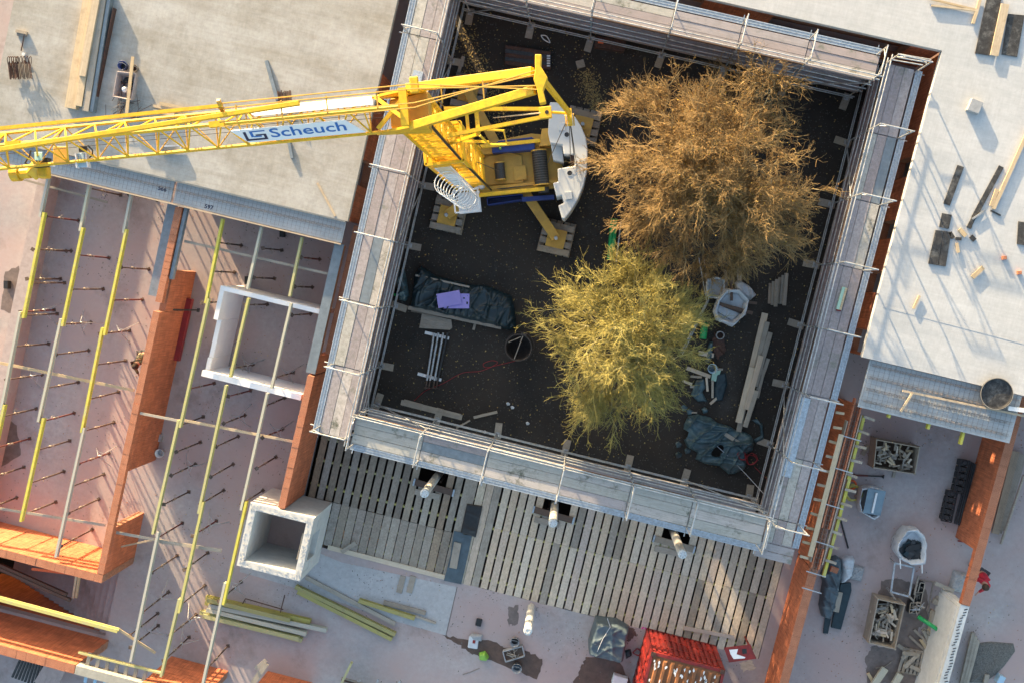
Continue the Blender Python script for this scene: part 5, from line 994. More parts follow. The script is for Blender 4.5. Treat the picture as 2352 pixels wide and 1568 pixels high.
fill([f_t(*q, 0) for q in ((60, 1150), (95, 1050), (150, 1040), (165, 1100), (140, 1130), (172, 1195), (110, 1200))], .1, 'film', 'teal_film', 'torn teal film left of the pale green board', 'film', CG, .06, .03, .1, .3, 13)
fill([f_t(*q, 0) for q in ((170, 850), (185, 790), (213, 785), (205, 900), (180, 940), (160, 930))], .1, 'film', 'teal_film', 'narrow torn teal film above the blue bucket', 'film', CG, .06, .03, .1, .3, 14)
for i, (a, b_, w_, lb) in enumerate((((30, 965), (192, 1025), .14, 'widest offcut running to the blue bucket'), ((55, 1022), (132, 1028), .08, 'short offcut below the widest offcut'), ((0, 1050), (65, 1078), .1, 'offcut half hidden under the yellow-green tree'), ((52, 1092), (132, 1100), .09, 'offcut over the left torn film'), ((165, 1030), (172, 1125), .08, 'upright offcut left of the pale green board'), ((207, 1050), (206, 1170), .08, 'upright offcut below the pale green board'), ((190, 1212), (262, 1148), .09, 'slanting offcut below the dark blue film'), ((230, 972), (278, 975), .07, 'small offcut right of the blue bucket'), ((110, 860), (215, 880), .16, 'thick log end above the blue bucket'), ((55, 1270), (100, 1272), .05, 'tiny pale offcut above the film heap'))): plank1('f', a, b_, CG + .03 * (i % 3), w_, .05, 'wood_mid' if i % 2 else 'wood_deck', lb, 'offcut', 'offcut')
for i, (a, b_) in enumerate((((180, 500), (0, 870)), ((172, 500), (-10, 860)), ((165, 520), (20, 800)))): one('steel_tube', MB().tube([f_t(*a, .1 + .04 * i), f_t(*b_, .1 + .04 * i)], .025, 8), M['galv'], ['right', 'middle', 'left'][i] + ' of three long steel tubes beside the bags', 'tube')
for i, (a, b_) in enumerate((((110, 200), (165, 500)), ((145, 200), (180, 500)))): one('steel_tube', MB().tube([f_t(*a, .3), f_t(*b_, .1)], .02, 8), M['galv'], ['left', 'right'][i] + ' steel tube running from the brown tree to the small white bag', 'tube')
# film heap near the lower right courtyard corner
fill([q5(*q, 0) for q in ((430, 300), (480, 200), (600, 175), (760, 215), (860, 290), (1000, 320), (1080, 380), (1200, 400), (1280, 450), (1310, 560), (1290, 640), (1200, 680), (1210, 770), (1190, 860), (1060, 930), (990, 930), (880, 830), (700, 800), (570, 740), (600, 660), (470, 590), (415, 470))], .22, 'film', 'film_heap', 'big crumpled heap of grey-green plastic film in the lower right courtyard', 'film', CG, .13, .03, .2, .5, 17, holes=.38)
fill([q5(*q, 0) for q in ((1280, 250), (1350, 235), (1420, 300), (1440, 490), (1330, 540), (1300, 500), (1400, 440), (1380, 320))], .06, 'film', 'film_strip', 'curved strip of film right of the big film heap', 'film', CG, .06, .03, .08, .3, 18)
plank1(q5, (925, 410), (1180, 575), CG + .25, .14, .06, 'wood_mid', 'plank lying across the big film heap'); coil(q5(1150, 700, CG + .25), .16, 3, 'red_cable', 'left red cable coil on the film heap', .01); coil(q5(1270, 730, CG + .1), .2, 3, 'red_cable', 'right red cable coil beside the film heap', .01)
cable([q5(*q, CG + .05) for q in ((1310, 830), (1400, 920), (1500, 1020), (1570, 1120))], .01, 'red_cable', 'red cable tail running to the right scaffold'); cable([q5(*q, z) for q, z in (((560, 355), .0), ((850, 580), .1), ((1180, 900), .3), ((1540, 1300), .8))], .012, 'galv', 'taut pale rope over the film heap to the scaffold corner', 'rope', 'rope')
for i, q in enumerate(((500, 150), (690, 130), (360, 560), (360, 690), (470, 640), (430, 100))): fill([q5(q[0] + a, q[1] + b_, 0) for a, b_ in ((-40, -20), (0, -45), (50, -10), (30, 30), (-20, 40))], .05, 'film', 'film_scrap', '%s pale film scrap around the big film heap' % ORD[i], 'scrap', CG, .05, .03, .05, .3, 30 + i)
for i, (T, x, y) in enumerate((('e', 1175, 1240), ('e', 1280, 1350), ('e', 1145, 1215), ('e', 985, 1410))): fill([p(T, x + a, y + b_, 0) for a, b_ in ((-14, -8), (0, -14), (15, -3), (10, 8), (-6, 10))], .03, 'bag', 'paper_scrap', '%s white paper scrap below the yellow-green tree' % ORD[i], 'scrap', CG, .04, .03, .05, .3, 40 + i)
# ------------------------------------------------------------------ left slab: timber stack, tub, rebar, laths
S = 3.0
for i, (a, b_, w_, z, h, mt, lb) in enumerate((((640, -120), (492, 750), .40, S, .22, 'wood_new', 'widest pale plank stack at the left of the slab timber'), ((690, -100), (575, 530), .25, S + .12, .26, 'wood_new', 'upper pale plank in the slab timber stack'), ((620, 300), (552, 735), .24, S + .02, .30, 'wood_new', 'lower pale plank in the slab timber stack'), ((735, -100), (600, 770), .22, S, .30, 'wood_mid', 'grey plank right of the pale planks on the slab'), ((770, -60), (640, 775), .12, S, .26, 'plate_grey', 'grey steel channel at the right of the slab timber'), ((790, 60), (660, 700), .05, S, .20, 'rust', 'rusty angle bar at the far right of the slab timber'))): plank1('a', a, b_, z, w_, h, mt, lb, 'timber', 'timber')
o = thing('broom', 'broom lying on the left slab above the rebar bundles', 'broom', a_t(150, 280, S)); rod('head', M['wood_mid'], o, a_t(112, 215, S + .06), a_t(188, 232, S + .06), .1, .1); rod('bristles', M['wood_old'], o, a_t(118, 238, S + .04), a_t(180, 246, S + .04), .1, .06); pole('handle', M['rust'], o, a_t(168, 240, S + .06), a_t(145, 352, S + .03), .02)
for j, (x0, x1) in enumerate(((55, 112), (118, 205))):
    o = thing('rebar_bundle', ['left', 'right'][j] + ' bundle of short rebar stirrups on the left slab', 'rebar', a_t((x0 + x1) / 2, 490, S))
    for k in range(10): f = k / 9; pole('bar', M['rust'], o, a_t(x0 + (x1 - x0) * f, 430 + random.uniform(-15, 10), S + .05 + .2 * random.random()), a_t(x0 + 15 + (x1 - x0) * f, 545 + random.uniform(-10, 5), S + .05 + .2 * random.random()), .016)
    for k in range(5): f = k / 4; cable([a_t(x0 + (x1 - x0) * f, 440, S + .2), a_t(x0 + (x1 - x0) * f - 5, 405, S + .3), a_t(x0 + (x1 - x0) * f + 8, 392, S + .25), a_t(x0 + (x1 - x0) * f + 12, 440, S + .15)], .012, 'rust', 'x').parent = None
for ob in [q for q in bpy.data.objects if q.get('label') == 'x']:
    lo = min((q for q in bpy.data.objects if q.name.startswith('rebar_bundle')), key=lambda q: (q.location - ob.location).length); ob.name = 'hook'; l0 = ob.location - lo.location; ob.parent = lo; ob.location = l0; del ob['label']; del ob['category']
one('white_cup', MB().lathe(a_t(170, 378, S), [(.001, 0), (.05, 0), (.06, .09), (.001, .09)], 12), M['white'], 'small white cup on the left slab beside the broom', 'cup')
o = thing('mortar_tub', 'pinkish rectangular mortar tub with tools on the left slab', 'tub', a_t(850, 595, S)); hh = .38
oc = [a_t(*q, S + hh) for q in ((805, 490), (935, 505), (905, 695), (775, 668))]; ctr = sum(oc, V(0, 0, 0)) / 4; lo_c = [ctr.lerp(q, .82) - V(0, 0, hh) for q in oc]; ic = [ctr.lerp(q, .92) for q in oc]; il = [ctr.lerp(q, .76) - V(0, 0, hh - .03) for q in oc]
MB().add(lo_c + oc + ic + il, [(0, 1, 5, 4), (1, 2, 6, 5), (2, 3, 7, 6), (3, 0, 4, 7), (4, 5, 9, 8), (5, 6, 10, 9), (6, 7, 11, 10), (7, 4, 8, 11), (8, 9, 13, 12), (9, 10, 14, 13), (10, 11, 15, 14), (11, 8, 12, 15), (12, 13, 14, 15)]).build('body', M['tub'], o, bevel=.012)
heap((ctr.x, ctr.y + .1, S), 16, .22, ((.1, .3), (.03, .06), (.03, .05)), ('steel_dark', 'rust', 'black'), '', '', '', S + .05, .12, parent=o); MB().lathe(ctr + V(-.02, -.12, -.2), [(.001, .16), (.08, .13), (.12, 0), (.1, -.05)], 14).build('helmet', M['white'], o, True)
plank1('a', (915, 392), (872, 782), S + .39, .11, .035, 'wood_new', 'single plank resting on the mortar tub', 'plank'); bucket(a_t(862, 462, S), .15, .26, 'blue', 'blue bucket above the mortar tub', 'black'); bucket(a_t(938, 478, S), .12, .22, 'prop_pale', 'brownish bucket right of the plank on the tub', 'rust')
o = thing('rebar_pile', 'loose pile of rusty bent rebar below the mortar tub', 'rebar', a_t(860, 780, S))
for k in range(46):
    a = a_t(random.uniform(720, 960), random.uniform(690, 850), S + random.uniform(.02, .18)); d = random.uniform(-.9, .9) + 1.2; L = random.uniform(.2, .6); pole('bar', M['rust' if k % 3 else 'prop_pale'], o, a, a + V(math.cos(d) * L, math.sin(d) * L, random.uniform(-.1, .1)), .009)
for i, (a, b_, w_) in enumerate((((1055, 730), (1250, 770), .1), ((1100, 712), (1310, 755), .09), ((1055, 765), (1200, 790), .12), ((1120, 745), (1290, 790), .08), ((1140, 800), (1250, 795), .1))): plank1('a', a, b_, S + .05 * (i % 3), w_, .05, 'wood_new', '%s pale lath in the small bundle behind the jib' % ORD[i], 'lath', 'lath')
plank1('a', (1835, 420), (1910, 690), S, .12, .1, 'plate_grey', 'dark grey board on the slab above the jib sign', 'board', 'board'); plank1('a', (1985, 960), (2012, 1092), S, .1, .1, 'plate_grey', 'dark grey board end below the jib sign', 'board', 'board')
o = thing('rebar_bundle', 'rusty bundle of rebar stirrups above the jib sign', 'rebar', a_t(1955, 690, S))
for k in range(12): pole('bar', M['rust'], o, a_t(1912 + 8 * k, 640 - random.uniform(0, 20), S + .05 + .15 * random.random()), a_t(1922 + 8 * k, 745, S + .05 + .15 * random.random()), .017)
plank1('a', (2185, 1262), (2308, 1490), S, .07, .04, 'wood_new', 'single pale lath near the corner of the left slab', 'lath', 'lath')
o = thing('steel_trestle', 'grey steel frame on the slab behind the jib', 'frame', a_t(1180, 1030, S)); q_ = [a_t(*q, S + .1) for q in ((1105, 1010), (1245, 1005), (1250, 1045), (1115, 1055))]
for k in range(4): rod('bar', M['galv'], o, q_[k], q_[(k + 1) % 4], .06, .1)
cable([a_t(*q, S) for q in ((1490, 800), (1520, 765), (1580, 755), (1640, 780), (1660, 830))], .012, 'steel_dark', 'thin dark cable looping on the left slab behind the jib')
# ------------------------------------------------------------------ right slab: bitumen sheets, laths, offcuts
for i, (pl, lb) in enumerate((([(2095, -20), (2195, -20), (2110, 385), (2012, 370)], 'left wide bitumen sheet at the top right'), ([(2240, 100), (2351, 110), (2300, 395), (2195, 378)], 'right wide bitumen sheet at the top right'))): one('bitumen_sheet', MB().prism([c_t(*q, S)[:2] for q in pl], S + .004, S + .05), M['bitumen'], lb, 'sheet')
plank1('c', (2222, 30), (2145, 385), S + .06, .26, .05, 'wood_new', 'pale plank between the two wide bitumen sheets')
for i, (a, b_, w_, lb) in enumerate((((1915, 1145), (1818, 1410), .22, 'shorter bitumen strip on the right slab'), ((2195, 1148), (2005, 1500), .17, 'longer bitumen strip on the right slab'), ((2005, 1500), (1970, 1568), .14, 'bent end piece below the longer bitumen strip'), ((1820, 1475), (1800, 1570), .32, 'small bitumen piece above the paired sheets'))): plank1('c', a, b_, S + .004, w_, .03, 'bitumen', lb, 'bitumen_strip', 'strip')
for i, pl in enumerate(([(1740, 20), (1790, 25), (1755, 262), (1690, 250)], [(1795, 25), (1848, 35), (1808, 270), (1760, 262)])): one('bitumen_sheet', MB().prism([f_t(*q, S)[:2] for q in pl], S + .004, S + .05), M['bitumen'], ['left', 'right'][i] + ' of the paired bitumen sheets on the right slab', 'sheet')
one('bitumen_sheet', MB().prism([f_t(*q, S)[:2] for q in ((2310, -40), (2380, -30), (2380, 130), (2300, 115))], S + .004, S + .05), M['bitumen'], 'bitumen sheet cut by the right picture edge', 'sheet')
for i, (a, b_, w_) in enumerate((((1840, 35), (1865, 75), .12), ((1880, 78), (1920, 80), .1), ((1985, 60), (2012, 90), .14), ((1790, -8), (1830, 0), .1), ((1960, -10), (1990, 2), .1))): plank1('f', a, b_, S + .01, w_, .04, 'bitumen', '%s small black offcut right of the paired bitumen sheets' % ORD[i], 'bitumen_offcut', 'offcut')
for i, (T, a, b_, w_, lb) in enumerate((('c', (2390, 880), (2140, 1440), .12, 'longest pale lath at the right picture edge'), ('c', (2165, 1305), (2125, 1420), .12, 'short pale lath beside the longest lath'), ('f', (2070, 275), (1995, 345), .14, 'thick pale offcut on the right slab'), ('f', (1632, 470), (1590, 560), .08, 'thin pale offcut on the right slab'), ('f', (1905, 12), (1950, 60), .14, 'pale offcut beside the small black offcuts'), ('f', (1888, 108), (1900, 175), .09, 'upright pale offcut below the small black offcuts'), ('c', (1715, 40), (2035, 75), .06, 'lower lath of the triangle frame at the top edge'), ('c', (1690, -10), (2020, 70), .06, 'upper lath of the triangle frame at the top edge'), ('c', (2048, 0), (2000, 165), .1, 'cross lath of the triangle frame at the top edge'))): plank1(T, a, b_, S + .03, w_, .05, 'wood_new', lb, 'lath', 'lath')
for i, (x, y) in enumerate(((2215, 210), (2318, 312))): one('brick_fragment', MB().cbox(f_t(x, y, S + .05), .14, .12, .1, .3), M['brick'], ['left', 'right'][i] + ' orange brick fragment on the right slab', 'brick', bevel=.01)
one('concrete_block', MB().cbox(c_t(2010, 735, S + .1), .4, .42, .2, -.15), M['pvc'], 'single grey concrete block on the right slab', 'block', bevel=.015)
plank1('c', (2085, 1450), (1995, 1510), S + .04, .06, .04, 'galv', 'metal angle at the end of the longer bitumen strip', 'metal_angle', 'angle'); plank1('c', (2120, 1450), (2190, 1485), S + .02, .05, .03, 'steel_dark', 'dark clamp at the end of the longest lath', 'clamp', 'clamp')
plank1('f', (1515, 1120), (2380, 1300), 2.98, .07, .05, 'wood_new', 'long pale lath over the wet precast plate', 'lath', 'lath'); plank1('f', (1580, 1140), (1502, 1265), 3.04, .07, .04, 'wood_new', 'short cross lath on the wet precast plate', 'lath', 'lath'); plank1('f', (1790, 1168), (2380, 1300), 2.95, .05, .05, 'steel_dark', 'dark steel bar over the wet precast plate', 'bar', 'bar')
plank1('f', (2240, 1240), (2400, 1262), 3.0, .14, .1, 'white', 'white block at the right end of the wet precast plate', 'block', 'block')
c = f_t(2140, 1135, 2.88); o = thing('round_tub', 'large black round tub full of dark water beside the wet precast plate', 'tub', c); MB().lathe(c, [(.001, 0), (.44, 0), (.5, .28), (.53, .28), (.53, .25), (.49, .25), (.46, .2), (.001, .2)], 32).build('body', M['black'], o, True); MB().lathe(c + V(0, 0, .215), [(.47, 0), (.001, .003)], 32).build('sludge', M['bitumen'], o); MB().lathe(c, [(.525, .285), (.535, .295), (.515, .295)], 32).build('rim', M['wood_mid'], o)
for i, q in enumerate(((1418, 1306), (1690, 1374), (1925, 1440))): w_ = f_t(*q, 2.7); hbeam('formwork_beam', 'form_bright', '%s yellow beam end under the wet precast plate' % ('left', 'middle', 'right')[i], (w_.x, w_.y - (.0, .05, .25)[i], 2.67), (w_.x, -.3, 2.67))
# ------------------------------------------------------------------ right floor
crate(q3, ((815, 330), (1262, 412), (1215, 690), (785, 622)), .75, 'timber crate full of offcuts under the wet precast plate', 3, 70)
crate(q2, ((828, 690), (1106, 750), (1005, 1212), (735, 1147)), .75, 'timber crate full of offcuts near the bottom of the right floor', 4, 70)
random.seed(33)
o = thing('steel_prop', 'dark steel prop lying on the floor beside the ring beam', 'prop', q3(720, 705)); pole('outer_tube', M['prop_red'], o, q3(575, 700, .05), q3(720, 706, .05), .03); pole('inner_tube', M['steel_dark'], o, q3(720, 706, .05), q3(880, 714, .05), .024); piece('plate', M['steel_dark'], o, q3(882, 714, .07), (.02, .13, .13)); piece('plate', M['prop_red'], o, q3(574, 700, .07), (.02, .13, .13))
plank1(q3, (725, 385), (660, 490), .0, .16, .05, 'wood_mid', 'short grey plank left of the upper crate'); plank1(q3, (1000, 660), (985, 725), .0, .1, .06, 'wood_mid', 'timber end sticking out under the upper crate', 'timber', 'timber')
coil(q3(565, 880, .02), .3, 4, 'form_bright', 'yellow hose coil beside the ring beam', .018)
one('orange_ring', MB().tube([q3(550, 800, .05) + V(.16 * math.cos(a), .16 * math.sin(a), 0) for a in [k * .4 for k in range(16)]], .04, 8), M['orange_pl'], 'orange lifting ring above the yellow hose coil', 'ring', smooth=True)
o = thing('bulk_bag', 'white bag covered by a blue-grey sheet on the right floor', 'bag', q3(760, 980)); bagmesh(o, [q3(*q, .5) for q in ((650, 830), (760, 815), (890, 850), (840, 1120), (780, 1165), (640, 1080), (620, 980))], 0, .62, 8)
one('cover_sheet', MB().prism([q3(*q, .66)[:2] for q in ((720, 835), (908, 865), (850, 1122), (668, 1090))], .655, .685), M['sheet_blue'], 'blue-grey sheet lying on the covered white bag', 'sheet', bevel=.006); plank1(q3, (812, 885), (765, 1095), .69, .07, .04, 'white', 'white batten lying on the blue-grey sheet', 'batten', 'batten')
one('steel_rod', MB().tube([q3(425, 1130, .03), q3(515, 1462, .03)], .03, 8), M['black'], 'black steel bar on the floor beside the ring beam', 'bar')
def shells(pl, h, label, seed):
    c = [q3(*q, h) for q in pl]; o = thing('formwork_stack', label, 'formwork', sum(c, V(0, 0, 0)) / 4 - V(0, 0, h)); n = 5
    for k in range(n):
        f0, f1 = k / n, (k + 1) / n - .03; a, b_, d, e = c[0].lerp(c[3], f0), c[1].lerp(c[2], f0), c[1].lerp(c[2], f1), c[0].lerp(c[3], f1); MB().prism([q[:2] for q in (a, b_, d, e)], .02, h).build('panel', M['steel_dark'], o, bevel=.01)
        ce = (a + b_ + d + e) / 4; MB().lathe(ce + V(0, 0, .003), [(.07, 0), (.09, .02), (.11, 0)], 12).build('ring', M['black'], o)
    for a, b_ in ((0, 1), (1, 2), (2, 3), (3, 0)): rod('rim', M['black'], o, c[a] + V(0, 0, .01), c[b_] + V(0, 0, .01), .04, .05)
shells(((1690, 540), (1785, 552), (1720, 900), (1615, 870)), .35, 'upper black formwork stack leaning at the right clay wall', 1); shells(((1560, 860), (1655, 880), (1590, 1190), (1485, 1170)), .3, 'lower black formwork stack by the right clay wall', 2)
for k in range(4): one('black_bar', MB().tube([q3(1800 + 16 * k, 560 + 8 * k, .12), q3(1625 + 24 * k, 1205 + 8 * k, .12)], .035, 8), M['steel_dark'], '%s long black bar left of the right clay wall' % ORD[k], 'bar', group='black bars at the right wall')
lone(rod('red_trowel', M['red_box'], None, q3(1660, 1385, .03), q3(1798, 1408, .03), .05, .03), 'red bar lying at the end of the right clay wall', 'bar')
for k, (a, b_) in enumerate((((2265, 450), (2050, 1310)), ((2300, 470), (2080, 1300)), ((2340, 480), (2110, 1270)))): plank1(q3, a, b_, .1 + .0 * k, .26, .06, 'wood_old', '%s long weathered plank behind the right clay wall' % ORD[k])
one('long_pole', MB().tube([q3(2351, 700, .9), q3(2110, 1415, .1)], .05, 8), M['wood_mid'], 'long grey pole leaning behind the right clay wall', 'pole')
# open big bag
c = [q2(*q, .6) for q in ((1040, 30), (1110, -60), (1220, -60), (1290, 10), (1312, 110), (1290, 300), (1150, 310), (1050, 260), (995, 180), (1005, 90))]; o = thing('bulk_bag', 'open white bulk bag full of black scraps in the middle of the right floor', 'bag', q2(1155, 130)); r = bagmesh(o, c, 0, .95, 14, .8)
ctr = q2(1160, 170, .55); MB().add([q for q in r], [tuple(range(len(r)))]).build('lining', M['bag'], o)
heap((ctr.x, ctr.y, .5), 22, .3, ((.15, .5), (.1, .2), (.01, .03)), ('black', 'steel_dark', 'tarp'), '', '', '', .6, .2, parent=o)
for q, e in (((1055, 260), (1062, 368)), ((1285, 300), (1288, 415))): MB().tube([q2(*q, .9), q2((q[0] + e[0]) / 2, (q[1] + e[1]) / 2, .95), q2(*e, .85)], .02, 6).build('strap', M['white'], o)
for dx, yy, rr in ((1003, 60, -1.4), (1300, 60, -1.75)):
    cc = q2(dx, yy, .62); dr = V(math.cos(rr - .25), math.sin(rr - .25), 0); ot = (cc - ctr).normalized(); ot.z = 0; ot.normalize(); tx, _ = lettering('KRASU', '', o, lambda x, y, e: cc + ot * .05 + dr * x + V(0, 0, y) + ot * .02, 0, 0, .11, 1.0, .003); tx.build('print', M['sign_dark'], o)
# tarp pile and sheets
fill([q2(*q, 0) for q in ((310, 240), (380, 225), (430, 260), (440, 380), (420, 520), (370, 760), (310, 880), (230, 860), (200, 740), (240, 500), (215, 420))], .35, 'tarp_grey', 'tarpaulin', 'grey tarpaulin bundled over sheets beside the sunlit wall', 'tarpaulin', 0, .08, .035, .16, .2, 51)
fill([q2(*q, 0) for q in ((430, 250), (480, 228), (560, 235), (580, 280), (550, 430), (480, 500), (430, 515), (440, 370))], .3, 'bag', 'plastic_sheet', 'pale translucent plastic sheet beside the grey tarpaulin', 'sheet', 0, .08, .035, .15, .3, 52)
flat(q2, ((430, 520), (535, 510), (540, 590), (430, 995), (330, 975)), .05, 'tarp', 'dark_board', 'dark slate sheet beside the bundled grey tarpaulin', 'sheet', .12); flat(q2, ((270, 880), (330, 890), (300, 1045), (248, 1040)), .02, 'tarp', 'dark_board', 'narrow dark slate sheet below the bundled grey tarpaulin', 'sheet', .05)
plank1(q2, (428, 615), (385, 820), .2, .2, .05, 'wood_mid', 'pale board lying on the dark slate sheet'); one('clay_brick', MB().cbox(q2(367, 380, .48), .28, .2, .12, -.1), M['brick'], 'single orange clay brick on the grey tarpaulin', 'brick', bevel=.01)
def sackp(P, x, y, w_, l_, rot, label, mat='pebble'):
    c = P(x, y, 0); m_ = MB().grid(lambda u, v: (c.x + (u - .5) * w_, c.y + (v - .5) * l_, .02 + .22 * (1 - (2 * u - 1) ** 4) ** .5 * (1 - (2 * v - 1) ** 4) ** .5 + random.uniform(-.02, .02)), 14, 14); return one('gravel_sack', m_, M[mat], label, 'sack', smooth=False)
sackp(q2, 600, 410, .45, .55, 0, 'grey rubble sack beside the pale plastic sheet', 'pvc'); sackp(q2, 1650, 500, .5, .75, 0, 'grey rubble sack at the foot of the right clay wall', 'pvc')
o = thing('steel_trestle', 'empty grey steel trestle frame below the open bulk bag', 'trestle', q2(1070, 480)); fr = [q2(*q, .5) for q in ((1000, 310), (1200, 355), (1150, 660), (960, 610))]
for k in range(4): rod('rail', M['galv'], o, fr[k], fr[(k + 1) % 4], .06, .06); rod('leg', M['galv'], o, fr[k], V(fr[k].x, fr[k].y, 0), .06, .06)
rod('handle', M['prop_pale'], o, q2(950, 610, .5), q2(1005, 690, .5), .07, .07); rod('handle', M['prop_pale'], o, q2(1145, 650, .5), q2(1200, 710, .5), .07, .07)
for i, (y0, y1) in enumerate(((515, 620), (615, 725), (725, 835))):
    c = [q2(*q, .35) for q in ((1262 - 50 * i + 5, y0), (1315 - 20 * i, y0 + 5), (1300 - 25 * i, y1 - 5), (1240 - 45 * i, y1))]; o = thing('steel_box', '%s black steel box of clamps below the trestle' % ('top', 'middle', 'bottom')[i], 'box', sum(c, V(0, 0, 0)) / 4 - V(0, 0, .35))
    for k in range(4): rod('side', M['steel_dark'], o, c[k] - V(0, 0, .16), c[(k + 1) % 4] - V(0, 0, .16), .025, .32); rod('rim', M['wood_mid'], o, c[k] + V(0, 0, .01), c[(k + 1) % 4] + V(0, 0, .01), .03, .02)
    MB().prism([q[:2] for q in c], .03, .1).build('bottom', M['black'], o); ce = sum(c, V(0, 0, 0)) / 4
    heap((ce.x, ce.y, 0), 9, .13, ((.1, .35), (.02, .04), (.02, .03)), ('prop_pale', 'steel_dark', 'wood_mid'), '', '', '', .12, .15, parent=o)
plank1(q2, (1250, 445), (1205, 640), .45, .06, .05, 'prop_pale', 'grey post lying across the steel boxes', 'post', 'post'); heap(tuple(q2(1200, 740, 0)), 14, .16, ((.15, .4), (.02, .035), (.02, .03)), ('prop_pale', 'galv', 'wood_mid'), 'clamp_heap', 'heap of pale clamps on the bottom steel box', 'clamps', .4, .1)
def pallet(P, cor, z, label, extra=0):
    c = [P(*q, z + .14) for q in cor]; o = thing('pallet', label, 'pallet', sum(c, V(0, 0, 0)) / 4 - V(0, 0, .14))
    for k in range(7): f = k / 6; a, b_ = c[0].lerp(c[1], f), c[3].lerp(c[2], f); rod('slat', M['wood_mid'], o, V(a.x, a.y, z + .13), V(b_.x, b_.y, z + .13), .095, .022)
    for k in range(3): f = k / 2; a, b_ = c[0].lerp(c[3], f), c[1].lerp(c[2], f); rod('bearer', M['wood_old'], o, V(a.x, a.y, z + .06), V(b_.x, b_.y, z + .06), .09, .1)
    return o
pallet(q2, ((1385, 805), (1510, 875), (1445, 1110), (1350, 1050)), .0, 'narrow pallet under the green pipe at the white wall'); pallet(q2, ((1110, 1215), (1338, 1255), (1290, 1490), (1040, 1450)), .0, 'pallet with loose boards at the bottom of the right floor')
for i, (a, b_, z) in enumerate((((1075, 1310), (1190, 1225), .2), ((1100, 1400), (1250, 1260), .24), ((1160, 1385), (1320, 1460), .2), ((1030, 1165), (1150, 1250), .05), ((1080, 1250), (1230, 1265), .26))): plank1(q2, a, b_, z, .14, .035, 'wood_mid', '%s loose board around the bottom pallet' % ORD[i])
plank1(q2, (1400, 700), (1545, 780), .02, .2, .14, 'wood_mid', 'thick beam offcut at the white wall', 'timber', 'timber'); plank1(q2, (1430, 665), (1542, 700), .02, .1, .08, 'wood_mid', 'thin beam offcut at the white wall', 'timber', 'timber'); plank1(q2, (1420, 520), (1618, 605), .25, .14, .05, 'wood_mid', 'board leaning low at the end of the white wall')
o = thing('green_pipe', 'bright green plastic pipe leaning over the narrow pallet', 'pipe', q2(1400, 970)); MB().tube([q2(1245, 870, .4), q2(1568, 1085, .75)], .075, 16).build('tube', M['green'], o, True); d = (q2(1568, 1085, .75) - q2(1245, 870, .4)).normalized(); MB().tube([q2(1568, 1085, .75) + d * .001, q2(1568, 1085, .75) + d * .006], .055, 16).build('bore', M['black'], o)
w_ = q2(1400, 1120); heap((w_.x, w_.y, 0), 18, .45, ((.4, .9), (.06, .12), (.03, .05)), ('wood_new', 'wood_mid', 'wood_deck'), 'board_heap', 'heap of splintered boards below the green pipe', 'boards', .02, .2, rot=-.75); plank1(q2, (1150, 1070), (1340, 1245), .02, .09, .05, 'wood_mid', 'single board left of the splintered boards')
plank1(q2, (900, 1410), (770, 1600), .15, .24, .12, 'form_grey', 'thick grey-yellow beam at the bottom edge of the right floor', 'timber', 'timber'); plank1(q2, (1060, 1470), (990, 1590), .15, .24, .12, 'form_grey', 'second grey-yellow beam at the bottom edge of the right floor', 'timber', 'timber'); plank1(q2, (720, 1460), (800, 1600), .05, .12, .05, 'wood_new', 'broken orange board at the bottom edge', 'board', 'board')
cable([q2(*q, .03) for q in ((800, 1410), (850, 1400), (910, 1385), (975, 1335))], .022, 'prop_pale', 'bent pale hose piece above the bottom beams', 'hose', 'hose')
o = thing('steel_rail', 'low rail frame between the steel boxes and the narrow pallet', 'rail', q2(1390, 660))
for a, b_ in (((1270, 490), (1405, 505)), ((1405, 505), (1345, 830)), ((1405, 505), (1500, 540))): pole('tube', M['prop_pale'], o, q2(*a, .1), q2(*b_, .1), .025)
# behind the white wall
w_ = q2(2010, 1290); fill([q2(*q, 0) for q in ((1840, 1150), (2000, 1130), (2240, 1150), (2260, 1230), (2150, 1380), (2050, 1480), (1930, 1560), (1780, 1560), (1800, 1350))], .10, 'grit', 'gravel_heap', 'flat dark gravel heap behind the white wall', 'gravel', 0, .02, .04, .5, .5, 61, smooth=False)
for k in range(3): plank1(q2, (1822 + 24 * k, 1035 + 40 * k), (1690 + 26 * k, 1600), .1, .13, .1, 'wood_old' if k == 0 else 'wood_mid', '%s long timber behind the white wall' % ORD[k], 'timber', 'timber')
plank1(q2, (1965, 1475), (1940, 1600), .1, .16, .1, 'wood_mid', 'timber end at the foot of the gravel heap', 'timber', 'timber'); lone(piece('site_lamp', M['paleblue'], None, q2(2098, 1520, .15), (.22, .3, .3), -.2), 'small pale box right of the gravel heap', 'box')
# ------------------------------------------------------------------ plank deck finds
fill([h_t(*q, 0) for q in ((865, 330), (972, 345), (925, 562), (820, 530))], .05, 'black', 'black_membrane', 'black wrinkled membrane on the plank deck', 'membrane', .03, .03, .04, .08, .2, 71)
flat(h_t, ((775, 517), (832, 530), (840, 545), (900, 545), (868, 700), (825, 885), (705, 860), (750, 690)), .03, 'tarp_grey', 'slate_sheet', 'dark slate coloured sheet hanging over the deck edge', 'sheet', .02); plank1('h', (800, 600), (768, 775), .06, .28, .05, 'wood_mid', 'pale board lying on the slate coloured sheet')
plank1('h', (0, 665), (100, 600), .04, .16, .06, 'wood_mid', 'loose grey block of wood at the left deck edge'); plank1('i', (10, 1185), (355, 1250), .02, .14, .07, 'wood_deck', 'grey beam lying near the lower right deck edge', 'timber', 'timber')
for i, x in enumerate((425, 495)): plank1('h', (x, 830), (x - 30, 945), .01, .22, .03, 'wood_mid', ['left', 'right'][i] + ' board sticking out below the left deck part')
